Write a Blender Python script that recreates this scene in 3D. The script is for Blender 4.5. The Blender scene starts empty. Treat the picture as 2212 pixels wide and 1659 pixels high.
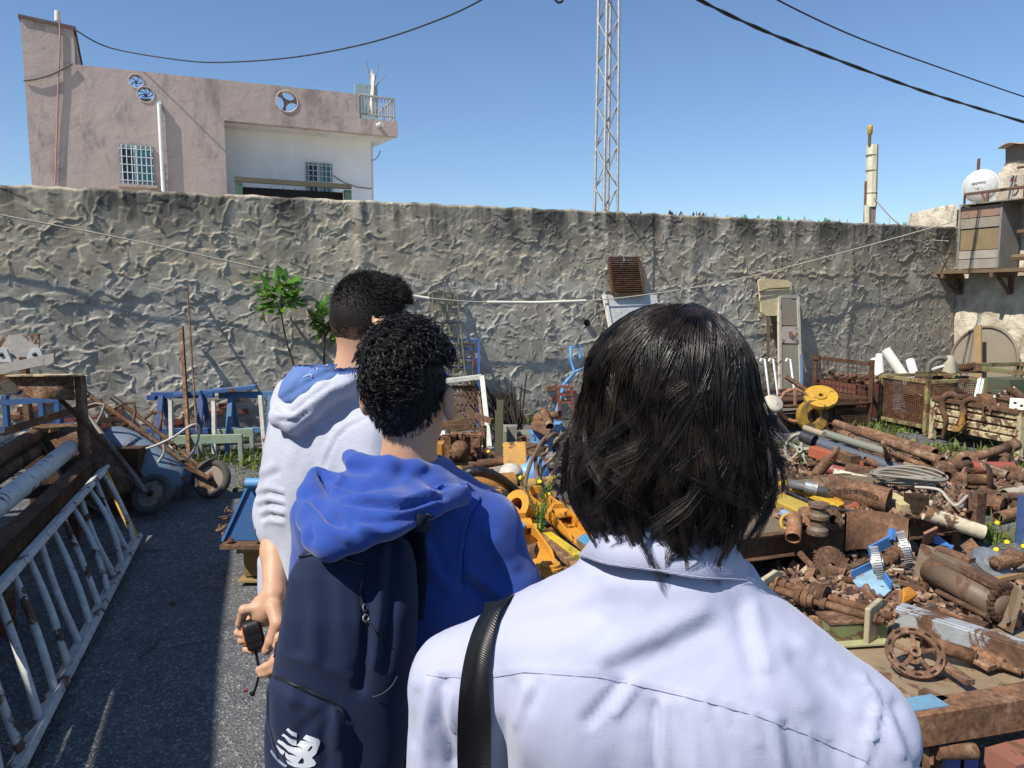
import bpy, bmesh, math, random
import numpy as np
from mathutils import Vector, Matrix, noise as mnoise
from mathutils.geometry import tessellate_polygon
# ------------------------------------------------------------------ camera
SC = bpy.context.scene
COL = SC.collection
F = 1658.0; CU, CV = 1106.0, 829.5; CAMH = 1.68
PITCH = math.radians(6.4)
cam = bpy.data.cameras.new("camera"); camo = bpy.data.objects.new("camera", cam)
COL.objects.link(camo)
cam.sensor_width = 36.0; cam.sensor_fit = 'HORIZONTAL'; cam.lens = F / 2212.0 * 36.0
cam.clip_start = 0.02; cam.clip_end = 2000.0
camo.location = (0, 0, CAMH); camo.rotation_euler = (math.pi / 2 - PITCH, 0, 0)
SC.camera = camo
# ------------------------------------------------------------------ sky and sun
SUN_EL = math.radians(50.0)
SUN_H = Vector((-0.77, -0.64)).normalized()         # horizontal direction towards the sun
SUN = Vector((SUN_H.x * math.cos(SUN_EL), SUN_H.y * math.cos(SUN_EL), math.sin(SUN_EL)))
w = bpy.data.worlds.new("World"); SC.world = w; w.use_nodes = True
wn = w.node_tree.nodes; wl = w.node_tree.links
bg = wn.get("Background") or wn.new("ShaderNodeBackground")
sky = wn.new("ShaderNodeTexSky"); sky.sky_type = 'NISHITA'; sky.sun_disc = False
sky.sun_elevation = SUN_EL
sky.sun_rotation = math.atan2(SUN_H.x, SUN_H.y)
sky.altitude = 0; sky.air_density = 1.0; sky.dust_density = 0.25; sky.ozone_density = 6.0
wl.new(sky.outputs[0], bg.inputs[0]); bg.inputs[1].default_value = 0.105
sl = bpy.data.lights.new("sun", 'SUN'); sl.energy = 4.6; sl.angle = math.radians(0.53)
sl.color = (1.0, 0.94, 0.85)
so = bpy.data.objects.new("sun", sl); COL.objects.link(so)
so.rotation_euler = (-SUN).to_track_quat('-Z', 'Y').to_euler()
SC.view_settings.view_transform = 'Standard'; SC.view_settings.look = 'None'
SC.view_settings.exposure = 0.42; SC.view_settings.gamma = 1.0
SC.render.engine = 'CYCLES'
SC.cycles.max_bounces = 6; SC.cycles.diffuse_bounces = 3; SC.cycles.glossy_bounces = 2
SC.cycles.transmission_bounces = 4; SC.cycles.transparent_max_bounces = 6
SC.cycles.caustics_reflective = False; SC.cycles.caustics_refractive = False
# ------------------------------------------------------------------ photograph px (2212 wide) -> place
_f = Vector((0, math.cos(PITCH), -math.sin(PITCH))); _u = Vector((0, math.sin(PITCH), math.cos(PITCH)))
O = Vector((0, 0, CAMH))
def ray(u, v): return Vector((1, 0, 0)) * ((u - CU) / F) + _u * (-(v - CV) / F) + _f
def P(u, v, d): r = ray(u, v); return O + r * (d / r.y)
def G(u, v, z=0.0): r = ray(u, v); return O + r * ((z - CAMH) / r.z)
def PL(u, v, k, z0): r = ray(u, v); return O + r * (z0 / (r.y - k * r.x))
WK, WZ = 0.45, 10.3
HK, HZ = 0.454, 20.0
def W(u, v, off=0.0): return PL(u, v, WK, WZ - off * math.hypot(1, WK))
def H(u, v, off=0.0): return PL(u, v, HK, HZ - off * math.hypot(1, HK))
# crops of the photograph that coordinates were read from
def r1(x, y): return (1584 + x * .2839, 691.2 + y * .2839)
def r2(x, y): return (1584 + x * .2839, 921.6 + y * .2839)
def r3(x, y): return (1584 + x * .3055, 1152 + y * .3055)
def l1(x, y): return (x * .3472, 576 + y * .3472)
def l2(x, y): return (x * .3402, 1094.4 + y * .3402)
def mc(x, y): return (892.8 + x * .4688, 518.4 + y * .4688)
def rb(x, y): return (1900.8 + x * .3472, 230.4 + y * .3472)
def bc(x, y): return (x * .4166, y * .4166)
def m2(x, y): return (910.1 + x * .2083, 691.2 + y * .2083)      # 1580..2180 x 1200..1800
def m3(x, y): return (1025.3 + x * .191, 979.2 + y * .191)        # 1780..2280 x 1700..2250
def k5(x, y): return (1923.8 + x * .191, 720 + y * .191)          # 3340..3840 x 1250..1800
def k6(x, y): return (1900.8 + x * .1493, 1411.2 + y * .1493)     # 3300..3840 x 2450..2880
# ------------------------------------------------------------------ mesh builder
def frame(d, up=(0, 0, 1)):
 d = Vector(d).normalized(); up = Vector(up)
 if abs(d.dot(up)) > 0.98 * up.length: up = Vector((0, 1, 0)) if abs(d.y) < 0.9 else Vector((1, 0, 0))
 x = up.cross(d).normalized(); y = d.cross(x).normalized()
 return x, y, d
class MB:
 def __init__(s): s.v = []; s.f = []; s.sm = []
 def add(s, vs, fs, smooth=False):
  n = len(s.v); s.v += [Vector(p) for p in vs]
  s.f += [tuple(i + n for i in f) for f in fs]
  s.sm += [smooth] * len(fs); return s
 def box(s, c, size, R=None):
  c = Vector(c); h = Vector(size) / 2; vs = []
  for z in (-1, 1):
   for x, y in ((-1, -1), (1, -1), (1, 1), (-1, 1)):
    p = Vector((x * h.x, y * h.y, z * h.z))
    vs.append(c + (R @ p if R is not None else p))
  return s.add(vs, [(3, 2, 1, 0), (4, 5, 6, 7), (0, 1, 5, 4), (1, 2, 6, 5), (2, 3, 7, 6), (3, 0, 4, 7)])
 def bar(s, a, b, w, h=None, up=(0, 0, 1)):
  h = w if h is None else h
  return s.ext([(-w / 2, -h / 2), (w / 2, -h / 2), (w / 2, h / 2), (-w / 2, h / 2)], a, b, up)
 def ext(s, prof, a, b, up=(0, 0, 1), smooth=False, twist=0.0):
  a = Vector(a); b = Vector(b); x, y, d = frame(b - a, up); n = len(prof)
  vs = [a + x * p[0] + y * p[1] for p in prof]
  c, sn = math.cos(twist), math.sin(twist)
  vs += [b + x * (p[0] * c - p[1] * sn) + y * (p[0] * sn + p[1] * c) for p in prof]
  fs = [(i, (i + 1) % n, n + (i + 1) % n, n + i) for i in range(n)]
  s.add(vs, fs, smooth)
  return s.add(vs, [tuple(reversed(range(n))), tuple(range(n, 2 * n))])
 def angle(s, a, b, w, t=None, up=(0, 0, 1)):     # L section
  t = t or w * .13
  return s.ext([(0, 0), (w, 0), (w, t), (t, t), (t, w), (0, w)], a, b, up)
 def chan(s, a, b, w, h, t=None, up=(0, 0, 1)):   # C section, open along -x
  t = t or w * .12
  return s.ext([(-h / 2, -w / 2), (h / 2, -w / 2), (h / 2, w / 2), (-h / 2, w / 2), (-h / 2, w / 2 - t), (h / 2 - t, w / 2 - t), (h / 2 - t, -w / 2 + t), (-h / 2, -w / 2 + t)], a, b, up)
 def ibeam(s, a, b, w, h, t=None, up=(0, 0, 1)):
  t = t or w * .12; W2, H2 = w / 2, h / 2
  return s.ext([(-W2, -H2), (W2, -H2), (W2, -H2 + t), (t / 2, -H2 + t), (t / 2, H2 - t), (W2, H2 - t), (W2, H2), (-W2, H2), (-W2, H2 - t), (-t / 2, H2 - t), (-t / 2, -H2 + t), (-W2, -H2 + t)], a, b, up)
 def tube(s, path, r, seg=8, cap=True, smooth=True, closed=False):
  path = [Vector(p) for p in path]; n = len(path)
  rs = r if isinstance(r, (list, tuple)) else [r] * n
  vs = []; px = None
  for i, p in enumerate(path):
   if closed: d = path[(i + 1) % n] - path[i - 1]
   else: d = path[min(i + 1, n - 1)] - path[max(i - 1, 0)]
   if d.length < 1e-9: d = Vector((0, 0, 1))
   d.normalize()
   if px is None: x, y, _ = frame(d)
   else:
    x = px - d * px.dot(d)
    x = x.normalized() if x.length > 1e-6 else frame(d)[0]
    y = d.cross(x)
   px = x
   for j in range(seg):
    a = 2 * math.pi * j / seg
    vs.append(p + (x * math.cos(a) + y * math.sin(a)) * rs[i])
  fs = []
  for i in range(n if closed else n - 1):
   i2 = (i + 1) % n
   for j in range(seg):
    j2 = (j + 1) % seg
    fs.append((i * seg + j, i * seg + j2, i2 * seg + j2, i2 * seg + j))
  s.add(vs, fs, smooth)
  if cap and not closed:
   s.add(vs[:seg], [tuple(reversed(range(seg)))]); s.add(vs[-seg:], [tuple(range(seg))])
  return s
 def lathe(s, prof, o, d, seg=16, smooth=True, up=(0, 0, 1), arc=1.0):   # prof: (radius, height along d)
  o = Vector(o); x, y, d = frame(d, up); n = len(prof); vs = []
  m = seg if arc >= 1 else seg + 1
  for j in range(m):
   a = 2 * math.pi * arc * j / seg
   e = x * math.cos(a) + y * math.sin(a)
   vs += [o + e * r + d * h for r, h in prof]
  fs = []
  for j in range(seg):
   j2 = (j + 1) % m if arc >= 1 else j + 1
   for i in range(n - 1): fs.append((j * n + i, j2 * n + i, j2 * n + i + 1, j * n + i + 1))
  return s.add(vs, fs, smooth)
 def pipe(s, a, b, r, ri=None, seg=14):            # hollow pipe with an open bore
  a = Vector(a); b = Vector(b); L = (b - a).length; ri = ri or r * .86
  q = min(L * .4, .25)
  s.lathe([(r, 0), (r, L)], a, b - a, seg); s.lathe([(ri, q), (ri, 0)], a, b - a, seg)
  s.lathe([(ri, L), (ri, L - q)], a, b - a, seg)
  s.lathe([(ri, 0), (r, 0)], a, b - a, seg, False); s.lathe([(r, L), (ri, L)], a, b - a, seg, False)
  s.lathe([(0, q), (ri, q)], a, b - a, seg, False); s.lathe([(ri, L - q), (0, L - q)], a, b - a, seg, False)
  return s
 def ring(s, c, n, R, r, seg=24, ts=8, prof=None, up=(0, 0, 1)):
  if prof is None:
   prof = [(R + r * math.cos(2 * math.pi * i / ts), r * math.sin(2 * math.pi * i / ts)) for i in range(ts + 1)]
  return s.lathe(prof, c, n, seg, True, up)
 def disc(s, c, n, R, t, seg=20, hole=0.0, smooth=False, up=(0, 0, 1)):
  pr = [(hole, -t / 2), (R, -t / 2), (R, t / 2), (hole, t / 2)]
  if hole > 0: pr.append((hole, -t / 2))
  for i in range(len(pr) - 1): s.lathe(pr[i:i + 2], c, n, seg, i % 2 == 1 and smooth, up)
  return s
 def poly(s, pts, n, t, holes=()):                  # flat plate: 3-D outline, extruded by t along n, with holes
  n = Vector(n).normalized(); loops = [[Vector(p) for p in pts]] + [[Vector(p) for p in h] for h in holes]
  flat = [p for l in loops for p in l]; N = len(flat)
  tri = tessellate_polygon(loops)
  def flip(f):
   a, b, c = (flat[i] for i in f)
   return f if (b - a).cross(c - a).dot(n) > 0 else (f[0], f[2], f[1])
  tri = [flip(f) for f in tri]
  vs = [p + n * t for p in flat] + list(flat)
  fs = list(tri) + [(f[2] + N, f[1] + N, f[0] + N) for f in tri]; k = 0
  for l in loops:
   m = len(l); area = sum((l[i] - l[0]).cross(l[(i + 1) % m] - l[0]).dot(n) for i in range(m))
   for i in range(m):
    a, b = k + i, k + (i + 1) % m
    q = (a + N, b + N, b, a)
    if (area < 0) != (l is not loops[0]): q = tuple(reversed(q))
    if l is not loops[0]: q = q if area < 0 else tuple(q)
    fs.append(q)
   k += m
  return s.add(vs, fs)
 def xf(s, M_):
  s.v = [M_ @ p for p in s.v]; return s
 def jitter(s, a, seed=0):
  r = random.Random(seed)
  s.v = [p + Vector((r.uniform(-a, a), r.uniform(-a, a), r.uniform(-a, a))) for p in s.v]; return s
 def mesh(s, name, off=Vector((0, 0, 0))):
  me = bpy.data.meshes.new(name)
  me.from_pydata([tuple(p - off) for p in s.v], [], s.f)
  me.polygons.foreach_set('use_smooth', s.sm); me.update()
  return me
 def base(s):
  a = np.array([tuple(p) for p in s.v]); mn, mx = a.min(0), a.max(0)
  return Vector(((mn[0] + mx[0]) / 2, (mn[1] + mx[1]) / 2, mn[2]))
def npmesh(name, V, Fq, smooth=True):
 me = bpy.data.meshes.new(name); V = np.asarray(V, np.float32); Fq = np.asarray(Fq, np.int32)
 n = Fq.shape[1]
 me.vertices.add(len(V)); me.vertices.foreach_set('co', V.ravel())
 me.loops.add(Fq.size); me.loops.foreach_set('vertex_index', Fq.ravel())
 me.polygons.add(len(Fq)); me.polygons.foreach_set('loop_start', np.arange(0, Fq.size, n, dtype=np.int32))
 me.polygons.foreach_set('use_smooth', np.full(len(Fq), smooth))
 me.update(calc_edges=True); me.validate(); return me
# ------------------------------------------------------------------ objects
def tag(o, label=None, cat=None, group=None, kind=None):
 if label: o['label'] = label
 if cat: o['category'] = cat
 if group: o['group'] = group
 if kind or cat: o['kind'] = kind or 'thing'
 return o
def thing(name, label, cat, loc, group=None):
 o = bpy.data.objects.new(name, None); o.empty_display_size = .1; COL.objects.link(o); o.location = loc
 return tag(o, label, cat, group)
def wloc(o):
 l = Vector((0, 0, 0))
 while o is not None: l = l + Vector(o.location); o = o.parent
 return l
def addmesh(name, me, mat, parent=None, loc=(0, 0, 0), bevel=0.0):
 o = bpy.data.objects.new(name, me); COL.objects.link(o); o.location = loc
 if mat is not None and not me.materials: me.materials.append(M(mat) if isinstance(mat, str) else mat)
 if parent is not None: o.parent = parent
 if bevel:
  b = o.modifiers.new('bevel', 'BEVEL'); b.width = bevel; b.segments = 1; b.limit_method = 'ANGLE'; b.angle_limit = math.radians(40)
 return o
def part(parent, name, mb, mat, bevel=0.0):       # mb is in place coordinates
 return addmesh(name, mb.mesh(name, wloc(parent)), mat, parent, (0, 0, 0), bevel)
def solo(name, label, cat, mb, mat, group=None, bevel=0.0):
 b = mb.base(); o = addmesh(name, mb.mesh(name, b), mat, None, b, bevel)
 return tag(o, label, cat, group)
def struct(name, mb, mat, kind='structure'):
 return tag(addmesh(name, mb.mesh(name), mat), kind=kind)
# ------------------------------------------------------------------ materials
_M = {}; _MD = {}
def mdef(name):
 def deco(fn): _MD[name] = fn; return fn
 return deco
class NT:
 def __init__(s, name):
  s.m = bpy.data.materials.new(name); s.m.use_nodes = True; s.t = s.m.node_tree
  s.t.nodes.clear(); s.out = s.n('ShaderNodeOutputMaterial'); s.b = s.n('ShaderNodeBsdfPrincipled')
  s.L(s.b.outputs[0], s.out.inputs[0]); s._c = None
 def n(s, t, **k):
  nd = s.t.nodes.new(t)
  for a, b in k.items(): setattr(nd, a, b)
  return nd
 def L(s, a, b): s.t.links.new(a, b)
 def set(s, sock, val):
  if isinstance(val, bpy.types.NodeSocket): s.L(val, sock)
  elif isinstance(val, (tuple, list)) and len(val) == 3 and sock.type == 'RGBA': sock.default_value = (*val, 1)
  else: sock.default_value = val
 def co(s, rnd=True):
  if s._c is None:
   tc = s.n('ShaderNodeTexCoord')
   if rnd:
    oi = s.n('ShaderNodeObjectInfo'); mt = s.n('ShaderNodeMath', operation='MULTIPLY'); mt.inputs[1].default_value = 37.0
    s.L(oi.outputs['Random'], mt.inputs[0])
    va = s.n('ShaderNodeVectorMath', operation='ADD'); s.L(tc.outputs['Object'], va.inputs[0]); s.L(mt.outputs[0], va.inputs[1])
    s._c = va.outputs[0]
   else: s._c = tc.outputs['Object']
  return s._c
 def geo(s): return s.n('ShaderNodeNewGeometry').outputs['Position']
 def sc(s, vec, scale):
  m = s.n('ShaderNodeMapping'); s.L(vec, m.inputs[0]); m.inputs['Scale'].default_value = scale; return m.outputs[0]
 def noise(s, scale, detail=4, rough=.55, dist=0.0, vec=None):
  nd = s.n('ShaderNodeTexNoise'); s.L(vec or s.co(), nd.inputs['Vector'])
  nd.inputs['Scale'].default_value = scale; nd.inputs['Detail'].default_value = detail
  nd.inputs['Roughness'].default_value = rough; nd.inputs['Distortion'].default_value = dist
  return nd.outputs[0]
 def vor(s, scale, feat='F1', vec=None, out=0, rnd=1.0):
  nd = s.n('ShaderNodeTexVoronoi', feature=feat); s.L(vec or s.co(), nd.inputs['Vector']); nd.inputs['Scale'].default_value = scale
  nd.inputs['Randomness'].default_value = rnd
  return nd.outputs[out]
 def wave(s, scale, dist=0, vec=None, dirn='X', prof='SIN'):
  nd = s.n('ShaderNodeTexWave', bands_direction=dirn, wave_profile=prof); s.L(vec or s.co(), nd.inputs['Vector'])
  nd.inputs['Scale'].default_value = scale; nd.inputs['Distortion'].default_value = dist; return nd.outputs['Fac']
 def ramp(s, fac, stops, interp='LINEAR'):
  nd = s.n('ShaderNodeValToRGB'); s.L(fac, nd.inputs[0]); cr = nd.color_ramp; cr.interpolation = interp
  while len(cr.elements) < len(stops): cr.elements.new(.5)
  for e, (p, c) in zip(cr.elements, stops):
   e.position = p; e.color = (*c, 1) if isinstance(c, tuple) else (c, c, c, 1)
  return nd.outputs[0]
 def mix(s, fac, a, b, mode='MIX'):
  nd = s.n('ShaderNodeMix', data_type='RGBA', blend_type=mode)
  s.set(nd.inputs[0], fac); s.set(nd.inputs[6], a); s.set(nd.inputs[7], b); return nd.outputs[2]
 def math(s, op, a, b=0.0):
  nd = s.n('ShaderNodeMath', operation=op); s.set(nd.inputs[0], a); s.set(nd.inputs[1], b); return nd.outputs[0]
 def sep(s, v, i):
  nd = s.n('ShaderNodeSeparateXYZ'); s.L(v, nd.inputs[0]); return nd.outputs[i]
 def rndv(s): return s.n('ShaderNodeObjectInfo').outputs['Random']
 def bump(s, h, dist=.01, strength=1.0, prev=None):
  nd = s.n('ShaderNodeBump'); s.L(h, nd.inputs['Height']); nd.inputs['Distance'].default_value = dist; nd.inputs['Strength'].default_value = strength
  if prev is not None: s.L(prev, nd.inputs['Normal'])
  return nd.outputs[0]
 def done(s, col, rough=.8, bump=None, metal=0.0, spec=.5, **k):
  b = s.b.inputs; s.set(b['Base Color'], col); s.set(b['Roughness'], rough); s.set(b['Metallic'], metal)
  b['Specular IOR Level'].default_value = spec
  if bump is not None: s.L(bump, b['Normal'])
  for a, v in k.items(): s.set(b[a.replace('_', ' ')], v)
  return s.m
def M(name):
 if name not in _M:
  key = name.split(':')
  _M[name] = _MD[key[0]](name, *key[1:])
 return _M[name]
def hexc(h):
 c = [int(h[i:i + 2], 16) / 255 for i in (0, 2, 4)]
 return tuple(x / 12.92 if x <= .04045 else ((x + .055) / 1.055) ** 2.4 for x in c)
RUST = dict(d=(.040, .025, .018), m=(.142, .078, .046), o=(.28, .135, .062), p=(.33, .222, .145))
def rustcol(t, k=1.0, warm=0.0):
 n1 = t.noise(6, 6, .65); n2 = t.noise(45, 4, .6); n3 = t.noise(2.2, 3, .5)
 a = t.ramp(n1, [(.30, tuple(c * k for c in RUST['d'])), (.50, tuple(c * k for c in RUST['m'])), (.72, tuple(c * k for c in (RUST['o'] if warm else RUST['p'])))])
 a = t.mix(t.ramp(n3, [(.45, 0.0), (.7, .6 + .3 * warm)]), a, tuple(c * k for c in RUST['o']))
 a = t.mix(t.ramp(n2, [(.36, .75), (.6, 0.0)]), a, tuple(c * k * .35 for c in RUST['m']))
 a = t.mix(t.ramp(t.noise(14, 5, .7), [(.56, 0.0), (.7, .55)]), a, tuple(c * k * 1.15 for c in RUST['p']))
 rv = t.rndv()
 return t.mix(t.math('MULTIPLY', rv, .45), a, tuple(c * k * .55 for c in RUST['m']))
@mdef('rust')
def _(name, k='1.0', warm='0'):
 t = NT(name); c = rustcol(t, float(k), float(warm))
 return t.done(c, .88, t.bump(t.noise(70, 4, .6), .004, .7), spec=.25)
@mdef('chip')      # chip:hex:amount   painted metal, chipped down to rust
def _(name, h, amt='0.35', dirt='0.35', gloss='0.5'):
 t = NT(name); amt = float(amt); base = hexc(h)
 rc = rustcol(t, 1.15, .6)
 pn = t.noise(3.0, 3, .5)
 pc = t.mix(t.ramp(pn, [(.3, float(dirt)), (.65, 0.0)]), base, tuple(c * .55 + .02 for c in base))
 pc = t.mix(t.ramp(t.noise(25, 4, .6), [(.4, .3), (.7, 0.0)]), pc, (.16, .12, .09))
 m1 = t.noise(5.5, 8, .68, .6); e = 1 - amt
 mk = t.ramp(m1, [(.28 + .44 * e, 0.0), (.30 + .44 * e + .015, 1.0)])
 col = t.mix(mk, pc, rc)
 return t.done(col, t.ramp(mk, [(0, float(gloss)), (1, .9)]), t.bump(t.math('SUBTRACT', t.noise(80, 3, .6), mk), .0025, .6), spec=.4)
@mdef('paint')
def _(name, h, rough='0.6'):
 t = NT(name); base = hexc(h)
 pc = t.mix(t.ramp(t.noise(4, 5, .6), [(.35, .35), (.65, 0.0)]), base, tuple(c * .6 for c in base))
 return t.done(pc, float(rough), t.bump(t.noise(60, 3), .001, .4))
@mdef('metal')
def _(name, h='9a9a98', rough='0.45'):
 t = NT(name); base = hexc(h)
 c = t.mix(t.ramp(t.noise(12, 6, .65), [(.4, .55), (.7, 0.0)]), base, tuple(x * .45 for x in base))
 return t.done(c, t.ramp(t.noise(30, 4), [(.3, float(rough)), (.7, float(rough) + .25)]), t.bump(t.noise(120, 3), .0008, .5), metal=.75)
@mdef('wood')
def _(name, h='8a7350'):
 t = NT(name); base = hexc(h); v = t.sc(t.co(), (3, 3, 3))
 g = t.wave(2.5, 9, t.sc(t.co(), (1, 6, 6)), 'Y')
 c = t.mix(t.ramp(g, [(.2, .5), (.8, 0.0)]), base, tuple(x * .5 for x in base))
 c = t.mix(t.ramp(t.noise(5, 5), [(.4, .6), (.7, 0.0)]), c, tuple(x * .55 + .02 for x in base))
 return t.done(c, .9, t.bump(g, .003, .5), spec=.2)
@mdef('rubber')
def _(name, h='15161a', rough='0.6'):
 t = NT(name); base = hexc(h)
 c = t.mix(t.ramp(t.noise(20, 5, .6), [(.45, 0.0), (.75, .5)]), base, (.10, .09, .075))
 return t.done(c, float(rough), t.bump(t.noise(90, 3), .001, .4))
@mdef('plain')
def _(name, h, rough='0.7'):
 t = NT(name); return t.done(hexc(h), float(rough))
# ================================================================== THE SETTING
@mdef('asphalt')
def _(name):
 t = NT(name); t._c = t.geo()
 v1 = t.vor(95, out=1); v2 = t.vor(210, out=1); big = t.noise(.9, 4, .6); mid = t.noise(7, 5, .6)
 g1 = t.ramp(t.sep(v1, 0), [(0.0, (.055, .058, .064)), (.5, (.12, .123, .13)), (.8, (.19, .19, .19)), (.92, (.36, .355, .34)), (1, (.62, .61, .58))])
 g2 = t.ramp(t.sep(v2, 1), [(0.0, (.045, .048, .054)), (.7, (.14, .14, .142)), (1, (.34, .335, .32))])
 c = t.mix(.42, g1, g2)
 c = t.mix(t.ramp(big, [(.46, 0.0), (.72, .4)]), c, (.17, .16, .14))
 c = t.mix(t.ramp(mid, [(.35, .4), (.6, 0.0)]), c, (.06, .062, .068))
 c = t.mix(t.ramp(t.noise(1.7, 6, .7, 1.2), [(.56, 0.0), (.66, .55)]), c, (.025, .026, .028))
 c = t.mix(t.ramp(t.noise(3.1, 5, .7), [(.62, 0.0), (.72, .45)]), c, (.26, .24, .20))
 h = t.math('ADD', t.vor(95), t.math('MULTIPLY', t.vor(210), .5))
 h2 = t.noise(30, 4)
 return t.done(c, .82, t.bump(h, .008, .9, t.bump(h2, .012, .5)), spec=.35)
@mdef('plaster')      # rough render of the boundary wall; fine relief on top of the modelled relief
def _(name):
 t = NT(name); t._c = t.geo(); p = t.geo()
 z = t.sep(p, 2)
 n = t.noise(1.1, 5, .6); n2 = t.noise(9, 5, .6); n3 = t.noise(.5, 3, .5); n4 = t.noise(60, 3, .6)
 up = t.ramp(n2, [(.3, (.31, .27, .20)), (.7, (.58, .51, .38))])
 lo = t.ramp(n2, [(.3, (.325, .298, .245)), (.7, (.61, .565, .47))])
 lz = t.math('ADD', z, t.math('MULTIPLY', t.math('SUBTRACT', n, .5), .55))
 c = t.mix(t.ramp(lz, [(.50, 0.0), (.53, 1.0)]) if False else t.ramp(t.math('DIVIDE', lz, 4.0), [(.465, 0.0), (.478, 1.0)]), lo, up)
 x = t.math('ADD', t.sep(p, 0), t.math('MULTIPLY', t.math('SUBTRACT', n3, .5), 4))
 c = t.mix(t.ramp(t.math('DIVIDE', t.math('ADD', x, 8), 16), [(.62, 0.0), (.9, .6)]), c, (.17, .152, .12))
 c = t.mix(t.ramp(t.noise(.8, 5, .65, .8), [(.40, .5), (.5, 0.0)]), c, (.215, .19, .15))
 c = t.mix(t.ramp(t.noise(1.3, 6, .7, 1.0), [(.55, 0.0), (.64, .5)]), c, (.62, .575, .48))
 st = t.noise(3.2, 5, .6, vec=t.sc(p, (1, 1, .07)))
 zz = t.math('MULTIPLY', t.math('SUBTRACT', t.math('ADD', z, t.math('MULTIPLY', n, .3)), 2.42), 1.7)
 mk = t.math('MULTIPLY', t.ramp(st, [(.40, 0.0), (.55, 1.0)]), t.ramp(zz, [(0, 0.0), (.3, .3), (.75, 1.0)]))
 c = t.mix(t.math('MULTIPLY', mk, .85), c, (.05, .047, .044))
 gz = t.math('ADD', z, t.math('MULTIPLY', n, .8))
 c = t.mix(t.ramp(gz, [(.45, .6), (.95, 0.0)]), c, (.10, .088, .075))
 return t.done(c, .95, t.bump(n4, .003, .5, t.bump(t.noise(26, 4, .6), .004, .5)), spec=.2)
@mdef('stucco')       # house walls:  stucco:hex:dirt
def _(name, h, dirt='0.5'):
 t = NT(name); t._c = t.geo(); b = hexc(h); p = t.geo()
 c = t.mix(t.ramp(t.noise(.55, 4, .6), [(.35, .55), (.6, 0.0)]), b, tuple(x * .80 for x in b))
 st = t.noise(1.6, 6, .7, .3, vec=t.sc(p, (1, 1, .35)))
 c = t.mix(t.math('MULTIPLY', t.ramp(st, [(.52, 0.0), (.64, 1.0)]), float(dirt)), c, (.16, .135, .12))
 c = t.mix(t.ramp(t.noise(4.2, 6, .7, vec=t.sc(p, (1, 1, 2.2))), [(.60, 0.0), (.66, .55 * float(dirt))]), c, (.11, .10, .09))
 return t.done(c, .93, t.bump(t.noise(2.6, 5, .6), .05, .4, t.bump(t.noise(28, 4), .006, .4)), spec=.2)
@mdef('masonry')
def _(name):
 t = NT(name); t._c = t.geo(); p = t.geo()
 c = t.ramp(t.noise(2.4, 6, .65), [(.28, (.27, .225, .165)), (.46, (.54, .475, .36)), (.66, (.74, .67, .54))])
 c = t.mix(t.ramp(t.noise(5, 5, .7, vec=t.sc(p, (1, 1, .4))), [(.55, 0.0), (.68, .7)]), c, (.22, .17, .13))
 return t.done(c, .95, t.bump(t.noise(5, 6, .65), .07, .8, t.bump(t.noise(35, 4), .008, .5)), spec=.2)
@mdef('glass')
def _(name, h='2c4a4c'):
 t = NT(name); return t.done(hexc(h), .08, spec=.6)
@mdef('shard')
def _(name, h):
 t = NT(name); return t.done(hexc(h), .06, spec=.6, Transmission_Weight=.75)
# ---- ground
def lerp_(a, b): return (a + b) / 2 + Vector((.01, 0, .004))
def build_ground():
 n = 120; xs = np.concatenate([[-300, -120, -50, -25], np.linspace(-14, 14, n), [25, 50, 120, 300]])
 ys = np.concatenate([[-300, -120, -40, -15], np.linspace(-6, 20, n), [30, 60, 140, 400]])
 X, Y = np.meshgrid(xs, ys)
 Z = 0.012 * np.sin(X * 1.3 + .4 * Y) + 0.010 * np.sin(Y * 1.9 - X * .7) - .012
 Z[(abs(X) > 14) | (Y > 20) | (Y < -6)] = -.02
 V = np.stack([X, Y, Z], -1).reshape(-1, 3); m = len(xs)
 i = np.arange(len(ys) - 1)[:, None] * m + np.arange(m - 1)[None]
 Fq = np.stack([i, i + 1, i + m + 1, i + m], -1).reshape(-1, 4)
 tag(addmesh('ground', npmesh('ground', V, Fq), 'asphalt'), kind='structure')
build_ground()
for _n, _l, pu, pv, _s, _h in (('stone', 'small pinkish stone lying on the shaded asphalt', 354, 1278, .016, '9a7d78'), ('plastic_chip', 'tiny red plastic chip on the asphalt near the dangling tape cord', 529, 1489, .010, '9c3a2c'), ('dry_leaf', 'small curled dry leaf on the asphalt beside the ladder', 372, 1300, .02, '6b5a3a')):
 _p = G(pu, pv); solo(_n, _l, 'litter', MB().lathe([(0, 0), (_s, .001), (_s * .8, _s * .45), (0, _s * .6)], _p - Vector((0, 0, .006)), (.1, .1, 1), 7, False).jitter(_s * .25, 4), 'paint:%s:0.8' % _h)
_a, _b = G(300, 1420), G(345, 1378); solo('twig', 'thin dry twig lying on the shaded asphalt', 'litter', MB().tube([_a, lerp_(_a, _b), _b], .004, 5), 'wood:6d6248')
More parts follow.
